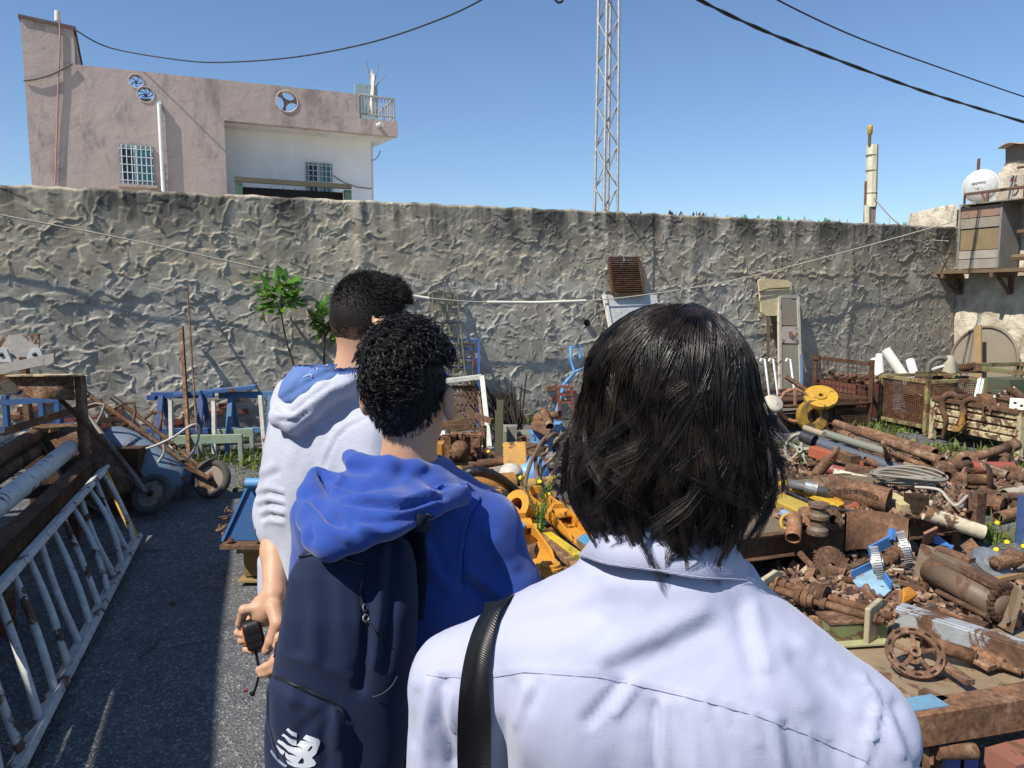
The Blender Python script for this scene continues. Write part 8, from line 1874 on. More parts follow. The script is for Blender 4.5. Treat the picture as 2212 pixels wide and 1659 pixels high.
 seam(root, 'yoke_seam', bv, [(165, 683), (300, 692), (440, 688), (560, 670), (860, 690), (1100, 742), (1300, 792), (1500, 847), (1700, 922), (1900, 1012), (1955, 1036)], .00055, 'cloth:9599b4:900', sc_, .0007, 4)
 m = MB(); cc = Vector((nb.x, .868, 0)); zt = P(1440, 1150, .79).z; zb = P(1440, 1243, .775).z; n = 44
 prof_r = [(.060, -.035), (.061, -.01), (.062, 0), (.066, .002), (.080, -.022), (.097, zb - zt), (.0945, zb - zt - .001), (.078, -.026), (.066, -.004)]
 vs = []
 for i in range(n + 1):
  th = yaw - math.pi / 2 + (i / n - .5) * 2 * math.pi * .86; bk = (1 - math.cos((i / n - .5) * 2 * math.pi * .86)) / 2
  for r_, dz in prof_r:
   wob = .0025 * math.sin(i * .8) * (r_ > .08)
   vs.append(cc + Vector((math.cos(th) * (r_ + wob) * 1.04, math.sin(th) * (r_ + wob) * .98, zt + dz - .030 * bk - (.02 * bk if r_ > .08 else 0) - .006 * math.cos(th - .2))))
 k = len(prof_r); fs = [(i * k + j, i * k + (j + 1) % k, (i + 1) * k + (j + 1) % k, (i + 1) * k + j) for i in range(n) for j in range(k)]
 co = part(root, 'collar', m.add(vs, fs, True), 'cloth:adb1c8:1500:0.0:0.85:0.2')
 part(root, 'collar_stitching', MB().tube([vs[i * k + 5] * .92 + vs[i * k + 4] * .08 + (vs[i * k + 5] - cc - Vector((0, 0, vs[i * k + 5].z))).normalized() * .0012 for i in range(4, n - 3)], .0005, 4), 'cloth:b4b6d4:900')
 rg = np.random.RandomState(21); ax = Vector((hd.x - .001, hd.y - .004, 0))
 zlow = [P(1443, v, .80).z for v in (870, 940, 1000, 1050, 1100, 1140, 1190, 1240)]; wlo = [.098, .106, .115, .121, .119, .110, .094, .078]; ylo = [.116, .117, .117, .115, .112, .106, .097, .088]
 zcr = P(1443, 659, .86).z; zv = []; wx = []; wy = []
 for k in range(15):
  e = k / 15 * math.pi / 2; zv.append(zlow[0] + (zcr - zlow[0]) * math.cos(e)); wx.append(max(.002, .098 * math.sin(e) ** .95)); wy.append(max(.002, .116 * math.sin(e) ** .92))
 zv += zlow; wx += wlo; wy += ylo
 zr = np.array(zv[::-1]); wxr = np.array(wx[::-1]); wyr = np.array(wy[::-1])
 crown = Vector((ax.x + .002, ax.y - .035, 0)); M_ = 13; ztop = zv[0]
 def curve(phi, z, lay):                       # point on the hair shell for angle and height
  x = np.interp(z, zr, wxr) * lay; y = np.interp(z, zr, wyr) * lay
  sh = np.clip((z - 1.56) / (ztop - 1.56), 0, 1) ** 2 * .022      # crown sits to the back
  return np.stack([ax.x + x * np.cos(phi), ax.y - sh + y * np.sin(phi), z], -1)
 Cs = []; Rr = []
 ncl = 640
 for c in range(ncl):
  phi0 = rg.uniform(0, 2 * math.pi)
  face = math.pi / 2 - .38                   # direction of the face: keep a gap there
  dphi = (phi0 - face + math.pi) % (2 * math.pi) - math.pi
  if abs(dphi) < .62: continue
  lay = 1.01 - .22 * rg.rand() ** 1.1; top_ = rg.rand() < .62; z0 = ztop - .002 if top_ else ztop - rg.uniform(.004, .10)
  short = rg.rand() < .38; zend = (rg.uniform(1.43, 1.50) if short else rg.normal(1.404, .030)) + .02 * (abs(dphi) < 1.4)
  if short: lay = 1.0 - .05 * rg.rand()
  zend = max(zend + .034 * abs(math.cos(phi0)) ** 2, 1.368)
  flick = float(np.clip(rg.normal(.008 if rg.rand() < .55 else -.016, .012), -.035, .026)); swirl = rg.normal(0, .34); wob = rg.normal(0, .20); wf = rg.uniform(3, 8); wp = rg.rand() * 6; wob2 = rg.normal(0, .32); whorl = rg.normal(.9, .3) * (1 if top_ else .2)
  ns = rg.randint(12, 42); spr = rg.uniform(.025, .075); bulge = rg.normal(0, .045)
  t = np.linspace(0, 1, M_)
  for s in range(ns):
   sp = rg.normal(0, spr); conv = 1 - .80 * t ** 1.4
   zz = z0 + (zend + rg.normal(0, .006) - z0) * (t ** 1.65 if top_ else t)
   phi = phi0 + whorl * np.exp(-t * 7) + sp * conv + swirl * t ** 2 + wob * np.sin(wf * t + wp) * t + wob2 * np.sin(5.5 * t + wp) * t ** 2.5 + rg.normal(0, .014) * np.sin(9 * t + rg.rand() * 6)
   ly = lay * (1 + rg.normal(0, .010)) + bulge * np.sin(wf * .8 * t + wp) * t + flick / .12 * np.clip(t - .72, 0, 1) ** 1.5 * 6
   q = curve(phi, zz, ly); q[:, 2] += rg.normal(0, .0012) + (.012 * np.clip(t - .85, 0, 1) / .15 if abs(flick) > .02 else 0)
   Cs.append(q); Rr.append(rg.uniform(.00026, .00056))
 for s in range(110):                           # loose flyaway hairs and curled tips
  phi0 = rg.uniform(0, 2 * math.pi); t = np.linspace(0, 1, M_)
  if abs((phi0 - (math.pi / 2 - .38) + math.pi) % (2 * math.pi) - math.pi) < .6: continue
  z0 = ztop - rg.uniform(0, .2); ze = z0 - rg.uniform(.06, .2) if rg.rand() < .6 else rg.uniform(1.37, 1.42)
  q = curve(phi0 + rg.normal(0, .5) * t ** 2, z0 + (max(ze, 1.365) - z0) * t, 1.0 + rg.uniform(.0, .07) * np.sin(t * 3) + rg.normal(0, .06) * t ** 3); Cs.append(q); Rr.append(.00032)
 Vh, Fh = strands(np.array(Cs, np.float32), np.array(Rr, np.float32)); o = addmesh('hair', npmesh('hair', Vh - V3(wloc(root)), Fh), 'hair:130f0d:0.36:443830', root); o['kind'] = 'stuff'
 def cap(p):
  z = np.clip(p[..., 2], zr[0], zr[-1]); x = np.interp(z, zr, wxr) * .84; y = np.interp(z, zr, wyr) * .84
  k = np.sqrt(((p[..., 0] - ax.x) / x) ** 2 + ((p[..., 1] - ax.y) / y) ** 2); d = (k - 1) * .07
  d = np.maximum(d, p[..., 2] - (zv[0] - .006)); d = np.maximum(d, 1.435 - p[..., 2])
  fd = V3(rotv((0, 1, 0), -.38)); return smax(d, ((p - V3(hd)) @ fd) - .045, .02)
 sdf_part(root, 'hair_mass', cap, (hd.x - .15, hd.y - .15, 1.40), (hd.x + .15, hd.y + .15, 1.70), .007, 'hair:080606:0.5:120d0b')
 bag = thing('shoulder_bag', 'black bag with wide webbing strap over the white shirt shoulder', 'bag', ls + Vector((-.05, .12, -.5)))
 pth = [(1082, 1312), (1062, 1340), (1045, 1395), (1034, 1460), (1029, 1540), (1026, 1620), (1024, 1700), (1024, 1800), (1026, 1900)]
 q = []
 for (u, v) in pth:
  c, n_ = cast(bv, u, v)
  if c is not None: q.append((c + n_ * .003, n_))
 c0, n0 = q[0]; fwd = Vector((.02, 1, 0)).normalized(); front = []
 for k2, (dy, dz) in enumerate(((.14, -.22), (.13, -.14), (.11, -.08), (.075, -.038), (.035, -.012))): front.append((c0 + Vector((.012 * (5 - k2) / 5, dy, dz)), Vector((0, .8, .4)) if k2 < 3 else Vector((0, .3, 1)).normalized()))
 allp = front + q; cen = [c for c, _ in allp]; nr = [n_ for _, n_ in allp]; cen2 = spline(cen, 5); nn = []
 for i in range(len(cen2)): k3 = min(i // 5, len(nr) - 1); k4 = min(k3 + 1, len(nr) - 1); nn.append(nr[k3].lerp(nr[k4], (i % 5) / 5).normalized())
 for _ in range(6):
  cen2 = [cen2[0]] + [(cen2[i - 1] + cen2[i] * 2 + cen2[i + 1]) / 4 for i in range(1, len(cen2) - 1)] + [cen2[-1]]; nn = [nn[0]] + [(nn[i - 1] + nn[i] + nn[i + 1]).normalized() for i in range(1, len(nn) - 1)] + [nn[-1]]
 vs = []
 for i, c in enumerate(cen2):
  c = c + nn[i] * .0025; d = cen2[min(i + 1, len(cen2) - 1)] - cen2[max(i - 1, 0)]; x = d.cross(nn[i]).normalized() * .0205; vs += [c - x, c + x, c + x + nn[i] * .0022, c - x + nn[i] * .0022]
 fs = []
 for i in range(len(cen2) - 1):
  k2 = 4 * i; fs += [(k2 + 3, k2 + 2, k2 + 6, k2 + 7), (k2, k2 + 4, k2 + 5, k2 + 1), (k2 + 1, k2 + 5, k2 + 6, k2 + 2), (k2 + 3, k2 + 7, k2 + 4, k2)]
 part(bag, 'strap', MB().add(vs, fs, True), 'webbing:0b0b0d')
 bc_ = Vector((cen2[-1].x - .06, cen2[-1].y + .16, .82)); sdf_part(bag, 'pouch', lambda p: ell(p, bc_, (.06, .15, .13)), (bc_.x - .08, bc_.y - .17, bc_.z - .15), (bc_.x + .08, bc_.y + .17, bc_.z + .15), .012, 'cloth:121214:700')
 part(bag, 'strap_tail', MB().bar(cen2[-1], bc_ + Vector((0, -.1, .08)), .04, .003, (1, 0, 0)), 'webbing:0b0b0d'); part(bag, 'strap_tail', MB().bar(cen2[0], bc_ + Vector((0, .1, .1)), .04, .003, (1, 0, 0)), 'webbing:0b0b0d')
# ------------------------------------------------------------------ person B: curly hair, blue hoodie, backpack
def person_b():
 yaw = -.22; hd = P(884, 852, 1.55); nb = P(880, 1000, 1.55); ls, rs = P(705, 1120, 1.53), P(1052, 1140, 1.56)
 hip = Vector((P(870, 1300, 1.58).x, 1.60, .86))
 root = thing('person', 'person with short curly black hair in a royal blue hoodie wearing a backpack', 'person', gz(hip, 0)); zc = .96
 Lh, Rh, fl, fr = lower_body(root, hip, yaw, 'cloth:1c2230:500', 'plain:d8d8d6:0.6', zc)
 le, re_ = ls + Vector((-.05, .06, -.25)), P(1103, 1268, 1.55); lw, rw = P(880, 1330, 1.86), P(985, 1315, 1.82)
 def hand(p, w_, d0, x):
  d = ell(p, w_ + d0 * .05, (.045, .025, .035))
  for k in range(4): o_ = w_ + d0 * .075 + x * (.024 - .016 * k); d = smin(d, chain(p, [o_, o_ + d0 * .04, o_ + d0 * .065 + Vector((0, -.02, 0))], [.009, .0082, .0072], .004), .005)
  return smin(d, chain(p, [w_ + d0 * .02 + x * .02, w_ + d0 * .045 + x * .042, w_ + d0 * .075 + x * .046], [.012, .010, .009], .004), .008)
 def body(p):
  d = near(p, lambda q: head_sdf(q, hd, -.28, 0, .99)[0], hd, (.17, .2, .2))
  d = smin(d, rcone(p, hd + Vector((.004, -.015, -.06)), nb + Vector((0, -.005, -.04)), .053, .060), .028)
  d = smin(d, loft(p, [.8, .95, 1.1, 1.2, 1.27, 1.33], [hip.x] * 2 + [nb.x] * 4, [1.6, 1.6, 1.58, 1.57, 1.56, 1.56], [.14, .13, .14, .15, .12, .07], [.085, .08, .085, .08, .07, .05], yaw), .04)
  for s, e, w_, d0 in ((ls, le, lw, Vector((.9, .2, .1))), (rs, re_, rw, Vector((-.9, .25, .1)))):
   d = smin(d, rcone(p, nb - Vector((0, 0, .03)), s, .045, .042), .03); d = smin(d, chain(p, [s, e, w_], [.042, .038, .026], .02), .03); d = smin(d, near(p, lambda q: hand(q, w_, d0.normalized(), Vector((0, 0, 1))), w_, (.2, .2, .2)), .012)
  return smin(d, legs_sdf(p, hip, Lh, Rh, fl, fr), .04)
 fz = hd
 sdf_part(root, 'body', body, (-.68, 1.25, 0), (.30, 2.0, 1.64), .015, SKIN, None, ((hd.x - .11, hd.x + .11), (hd.y - .12, hd.y + .14), (hd.z - .13, hd.z + .13)) and tuple((a, b) for a, b in ((hd.x - .105, hd.x + .105), (hd.y - .115, hd.y + .12), (hd.z - .12, hd.z + .05))), 1, .0042)
 zs = [.84, .95, 1.08, 1.18, 1.25, 1.30, 1.335]
 A3 = lambda pts: [P(*pa(x, y), d) for x, y, d in pts]
 hoodA = A3([(690, 1185, 1.53), (740, 1225, 1.475), (930, 1245, 1.455), (1100, 1265, 1.475), (1230, 1340, 1.53)])
 swag = A3([(475, 1300, 1.46), (440, 1430, 1.41), (445, 1560, 1.36), (490, 1680, 1.30), (560, 1725, 1.285), (730, 1665, 1.29), (930, 1590, 1.31), (1180, 1490, 1.38), (1390, 1420, 1.47)])
 def hoodie(p):
  d = loft(p, zs, [hip.x] * 2 + [nb.x] * 5, [1.6, 1.6, 1.58, 1.575, 1.57, 1.565, 1.56], [.19, .185, .185, .19, .17, .13, .085], [.125, .12, .118, .112, .105, .09, .07], yaw, 2.2)
  for s, e, w_ in ((ls, le, lw), (rs, re_, rw)):
   d = smin(d, rcone(p, nb - Vector((0, 0, .045)), s + Vector((0, 0, .002)), .06, .06), .06); d = smin(d, chain(p, [s, e, lerp3(e, w_, .42)], [.066, .060, .052], .03), .035)
  bag_ = chain(p, A3([(560, 1400, 1.46), (700, 1470, 1.435), (950, 1450, 1.44), (1200, 1400, 1.48)]), [.036, .044, .042, .034], .05)
  d = smin(d, bag_, .035); d = smin(d, chain(p, A3([(540, 1560, 1.36), (700, 1590, 1.335), (900, 1545, 1.345), (1120, 1470, 1.40)]), [.032, .036, .035, .028], .04), .035); d = smin(d, chain(p, swag, [.018, .023, .026, .027, .027, .026, .024, .021, .016], .02), .022)
  d = smin(d, chain(p, hoodA, [.017, .019, .020, .019, .016], .015), .014)
  return smax(d, -rcone(p, nb + Vector((0, .0, -.03)), nb + Vector((0, .03, .15)), .060, .064), .01)
 L_ = [([(500, 1270), (560, 1400), (570, 1410)], 8, -.010), ([(530, 1290), (600, 1330)], 8, -.006), ([(575, 1412), (760, 1445), (1000, 1462), (1270, 1388), (1400, 1370)], 8, .0085), ([(600, 1440), (780, 1475), (1020, 1490), (1260, 1425)], 8, -.0075), ([(640, 1310), (600, 1360), (590, 1400)], 9, .007), ([(680, 1200), (640, 1280)], 8, .004), ([(900, 1380), (1000, 1300)], 16, -.004), ([(1050, 1350), (1160, 1290)], 16, -.003), ([(850, 1300), (760, 1370)], 14, .0035),
    ([(420, 1430), (560, 1560), (700, 1620)], 12, -.005), ([(420, 1480), (540, 1620), (660, 1690)], 12, .005), ([(700, 1560), (900, 1600), (1100, 1560), (1250, 1490)], 14, -.005), ([(740, 1620), (900, 1640), (1080, 1600)], 12, .004), ([(560, 1560), (600, 1580)], 14, -.006), ([(430, 1600), (440, 1700)], 10, -.005), ([(1200, 1440), (1390, 1560)], 10, .002),
    ([(1500, 1450), (1440, 1540), (1405, 1660), (1390, 1800), (1388, 1950), (1400, 2020)], 4, -.004), ([(1480, 1450), (1420, 1550), (1385, 1680), (1370, 1800)], 7, .003), ([(1420, 1900), (1560, 2000), (1650, 2060)], 16, .005), ([(1400, 1960), (1540, 2060)], 14, -.005), ([(1600, 1700), (1700, 1850)], 20, .003), ([(1480, 1700), (1620, 1900)], 20, -.003), ([(1150, 1700), (1220, 1900), (1300, 2000)], 14, .003), ([(1200, 1700), (1280, 1900)], 14, -.003)]
 def post(V, Fq):
  N = vnormals(V, Fq); V = V + N * (.0022 * vnoise(V, (16, 16, 12), 31) + .0014 * vnoise(V, (28, 28, 50), 33) + .0012 * vnoise(V, (40, 40, 30), 12))[:, None]; return folds(V, N, [(q, w_ * .85, h * 1.7) for q, w_, h in L_], pa)
 _, bv = sdf_part(root, 'hoodie', hoodie, (-.62, 1.215, .84), (.24, 1.92, 1.42), .0062, 'cloth:2d4c9b:700:0.25:0.95:0.3', post, None, 1)
 seam(root, 'sleeve_seam', bv, [(1500, 1450), (1440, 1540), (1405, 1660), (1390, 1800), (1388, 1950)], .0012, 'cloth:16266e:700', pa, .0005)
 Rm = Matrix.Rotation(-.28, 3, 'Z')
 def capf(p): return cap_sdf(p, hd, nb, -.28, 0, .99, .005, lambda q: -.086 + np.clip(q[..., 1] + .072, 0, 1) * 1.15)
 def post(V, Fq): N = vnormals(V, Fq); return V + N * (.0015 * vnoise(V, (120, 120, 120), 3))[:, None]
 cap_o, _ = sdf_part(root, 'cropped_hair', capf, (hd.x - .13, hd.y - .14, hd.z - .13), (hd.x + .13, hd.y + .14, hd.z + .14), .0042, 'stubble:%.3f:%.3f' % (hd.z - .105, hd.z - .045), post, None, 1)
 rg = np.random.RandomState(5); Cs = []; Rr = []; n_ = 0; m = 17; t = np.linspace(0, 1, m)
 while n_ < 1350:
  v = rg.normal(size=3); v /= np.linalg.norm(v)
  if v[2] < -.30 or (v[1] > .75 and v[2] < .3): continue
  lx = v * np.array([.080, .100, .102]); 
  if v[2] < .40 and abs(v[0]) > .60: continue
  if v[2] < -.02 and rg.rand() < .25 + abs(v[2]) * 1.8: continue
  hgt = .016 + .016 * max(0, v[2] + .25) * (.5 + rg.rand()); a1 = np.cross(v, rg.normal(size=3)); a1 /= np.linalg.norm(a1); a2 = np.cross(v, a1); rc = rg.uniform(.003, .0105); tu = rg.uniform(1.2, 2.4); ph = rg.rand() * 6
  lean = rg.normal(size=3) * .35; dirn = v + lean; dirn /= np.linalg.norm(dirn)
  base_ = lx + np.array([0, -.010, .022])
  for s in range(3):
   ro = rc * (1 + .16 * rg.normal()); pp = ph + rg.normal() * .25
   q = base_[None] + dirn[None] * (hgt * np.sin(t * 1.75))[:, None] + (a1[None] * np.cos(tu * 6.28 * t + pp)[:, None] + a2[None] * np.sin(tu * 6.28 * t + pp)[:, None]) * ro
   q = q @ np.array([[Rm[j][i] for j in range(3)] for i in range(3)]); Cs.append(q + np.array(tuple(hd))); Rr.append(rg.uniform(.0006, .0011))
  n_ += 1
 Vh, Fh = strands(np.array(Cs, np.float32), np.array(Rr, np.float32), .5); o = addmesh('curls', npmesh('curls', Vh - V3(wloc(root)), Fh), 'hair:0d0a09:0.38:241a15', root); o['kind'] = 'stuff'
 Cs = []; Rr = []; t = np.linspace(0, 1, 4)
 hb = BVHTree.FromPolygons([tuple(v) for v in (np.array([v.co[:] for v in cap_o.data.vertices]) + V3(wloc(root))).tolist()], [tuple(q.vertices) for q in cap_o.data.polygons])
 for i in range(5200):
  a = rg.uniform(-3.4, .25); zz = rg.uniform(-.096, .06); dv = Rm @ Vector((math.cos(a), math.sin(a), 0)); h = hb.find_nearest(hd + dv * .11 + Vector((0, 0, zz)))
  if h[0] is None or (h[0] - hd).z > .075: continue
  b0 = np.array(tuple(h[0] + h[1] * .0005)); d = np.array(tuple(h[1] * .35 + Vector((rg.normal() * .2, rg.normal() * .2, -1)))) * rg.uniform(.004, .009); Cs.append(b0[None] + d[None] * t[:, None]); Rr.append(.00045)
 Vh, Fh = strands(np.array(Cs, np.float32), np.array(Rr, np.float32), .3); o = addmesh('nape_hair', npmesh('nape_hair', Vh - V3(wloc(root)), Fh), 'hair:0d0a09:0.4:241a15', root); o['kind'] = 'stuff'
 return bv
def backpack(bv):
 rows = [(1172, 680, 850), (1195, 652, 880), (1240, 622, 892), (1320, 604, 896), (1400, 590, 892), (1480, 580, 886), (1560, 575, 880), (1640, 580, 872), (1720, 595, 860), (1780, 620, 845)]
 zs, cx, a, cy, b = [], [], [], [], []
 for (v, l, r) in rows:
  p0, p1 = P(l, v, 1.34), P(r, v, 1.34); zs.append(p0.z); cx.append((p0.x + p1.x) / 2); a.append((p1.x - p0.x) / 2); t = (v - 1172) / 608; cy.append(1.375 + .02 * t); b.append((.04 + .060 * math.sin(min(1, t * 2.6) * 1.57)) * (1 if v < 1700 else .85))
 zs, cx, a, cy, b = [x[::-1] for x in (zs, cx, a, cy, b)]
 root = thing('backpack', 'navy blue backpack with white stitched-style logo on the blue hoodie', 'backpack', Vector((cx[0], cy[0], zs[0])))
 def fn(p): return loft(p, zs, cx, cy, a, b, .12, 2.8)
 zip_ = [(240, 1052), (430, 1130), (690, 1250), (770, 1350)]
 L_ = [([(460, 360), (490, 600), (470, 900)], 16, -.004), ([(520, 360), (540, 700), (560, 950)], 14, .004), ([(640, 420), (650, 700), (640, 980)], 16, -.0035), ([(720, 420), (740, 760), (760, 1000)], 14, .003), ([(400, 450), (380, 700), (360, 900)], 13, .003), ([(330, 950), (560, 990), (800, 1090)], 10, .003), ([(900, 380), (900, 700), (880, 1000), (850, 1150)], 14, -.012), ([(990, 300), (960, 700), (930, 1000)], 14, .008), ([(1060, 200), (1050, 600), (1000, 1000)], 12, -.010), ([(860, 470), (850, 560), (880, 700), (890, 980)], 7, -.004),
    ([(330, 1120), (300, 1180)], 12, -.004), ([(430, 1150), (400, 1250)], 12, .004), ([(520, 1190), (480, 1300)], 12, -.003), ([(620, 1290), (480, 1420), (450, 1500)], 13, -.005), ([(660, 1290), (620, 1450), (630, 1659)], 12, -.006), ([(700, 1300), (690, 1500)], 13, .006), ([(245, 1080), (250, 1400), (330, 1650)], 10, -.006), zip_ and (zip_, 5, -.006), (zip_, 12, .004)]
 def post(V, Fq):
  N = vnormals(V, Fq); uv = project(V); zl = np.array([pb(*q) for q in zip_]); fv = np.interp(uv[:, 0], zl[:, 0], zl[:, 1]); face = np.clip(-(N @ V3(_f)) * 2, 0, 1)
  s = np.clip((uv[:, 1] - fv) / 22, 0, 1); rgt = np.clip((pb(800, 0)[0] - uv[:, 0]) / 20, 0, 1); V = V + N * (.016 * s * s * (3 - 2 * s) * face * rgt)[:, None]
  V = V + N * (.0022 * vnoise(V, (18, 18, 10), 71))[:, None]; return folds(V, N, L_, pb)
 _, kb = sdf_part(root, 'body', fn, (min(cx) - .2, 1.22, min(zs) - .02), (max(cx) + .2, 1.54, max(zs) + .03), .006, 'cloth:16233f:500:0.0:0.8:0.1', post, None, 2)
 seam(root, 'pocket_zip', kb, zip_, .0035, 'rubber:1d2433:0.5', pb, .001, 6); seam(root, 'pocket_zip_teeth', kb, [(x, y - 3) for x, y in zip_], .0015, 'plain:0c0f18:0.5', pb, .0045, 5)
 seam(root, 'main_zip', kb, [(400, 372), (470, 318), (560, 300), (700, 318), (800, 350), (900, 372)], .0035, 'rubber:141a28:0.5', pb, .001, 6); seam(root, 'side_zip', kb, [(860, 462), (842, 540), (860, 620), (880, 700), (890, 760)], .003, 'rubber:10141f:0.5', pb, .001, 6)
 seam(root, 'edge_piping', kb, [(330, 700), (320, 860), (300, 980), (255, 1060)], .002, 'cloth:101a30:500', pb, .0006); seam(root, 'edge_piping', kb, [(262, 1120), (262, 1350), (300, 1520), (340, 1640)], .002, 'cloth:22304f:500', pb, .0006)
 for (x, y) in ((868, 640), (878, 705)):
  c, n_ = cast(kb, *pb(x, y))
  if c: part(root, 'zip_puller', MB().ring(c + n_ * .004, n_ + Vector((.3, 0, .2)), .006, .0015, 12, 5), 'metal:c9c9cc:0.3')
 c, n_ = cast(kb, *pb(905, 720))
 if c: part(root, 'pull_cord', MB().tube(spline([c + n_ * .004, cast(kb, *pb(960, 790))[0] + n_ * .006, cast(kb, *pb(1010, 850))[0] + n_ * .008, cast(kb, *pb(1030, 840))[0] + n_ * .006, cast(kb, *pb(990, 770))[0] + n_ * .004]), .0012, 5), 'plain:0a0c12:0.7')
 c = [cast(kb, *pb(x, y))[0] for x, y in ((930, 1200), (990, 1180), (1050, 1130), (1085, 1070))]
 if all(c): part(root, 'grey_cord', MB().tube(spline([q - Vector((0, .005, 0)) for q in c]), .0013, 5), 'cloth:3b3f4a:400')
 for path in ([(898, 1330), (905, 1260), (908, 1200), (905, 1150), (912, 1112)],):
  ribbon(root, 'shoulder_strap', bv, path, .034, 'cloth:121b30:500', .004, .008)
 lg = lambda x, y: ((1000 + x / 4.758) * .576, (2680 + y / 4.758) * .576)
 polys = [([(355, 265), (390, 228), (450, 285), (540, 320), (540, 400), (450, 360)], []), ([(275, 368), (305, 330), (360, 365), (440, 425), (536, 445), (536, 548), (470, 540), (400, 490), (330, 395)], []), ([(178, 530), (205, 545), (260, 595), (335, 650), (300, 710), (260, 680), (220, 610)], []),
    ([(200, 480), (222, 435), (300, 475), (380, 540), (480, 578), (590, 585), (672, 616), (600, 570), (542, 548), (620, 455), (700, 465), (782, 494), (655, 420), (715, 352), (920, 425), (950, 465), (940, 530), (880, 690), (808, 762), (850, 800), (885, 860), (860, 900), (770, 935), (640, 945), (500, 925), (385, 865), (356, 800), (482, 862), (365, 775), (338, 720), (342, 655), (400, 705), (470, 712), (562, 745), (480, 690), (400, 655), (350, 600), (280, 540)],
     [[(730, 642), (760, 600), (800, 548), (825, 556), (815, 590), (775, 640)], [(560, 862), (600, 800), (640, 758), (665, 785), (675, 830), (655, 868)]])]
 seam(root, 'frayed_piping', kb, [(85, 632), (150, 735), (230, 825), (330, 905), (378, 925)], .0022, 'cloth:7d8fa6:400', lg, .001)
 for ou, ho in polys:
  loops = [ou] + ho; pl = [q for l in loops for q in l]; tri = tessellate_polygon([[Vector((x, y, 0)) for x, y in l] for l in loops]); vs = []; ok = True
  def pt(x, y):
   c, n_ = cast(kb, *lg(x, y)); return None if c is None else c + n_ * .0016
  fs = []
  for f_ in tri:
   A, B, C_ = (pl[i] for i in f_); n = 5; idx = {}
   for i in range(n + 1):
    for j in range(n + 1 - i):
     a_, b_ = i / n, j / n; c_ = 1 - a_ - b_; q = pt(A[0] * c_ + B[0] * a_ + C_[0] * b_, A[1] * c_ + B[1] * a_ + C_[1] * b_)
     if q is None: ok = False; q = Vector((0, 0, 0))
     idx[i, j] = len(vs); vs.append(q)
   for i in range(n):
    for j in range(n - i):
     fs.append((idx[i, j], idx[i + 1, j], idx[i, j + 1]))
     if j < n - i - 1: fs.append((idx[i + 1, j], idx[i + 1, j + 1], idx[i, j + 1]))
  if ok: part(root, 'logo_piece', MB().add(vs, fs), 'plain:d9dde6:0.6')
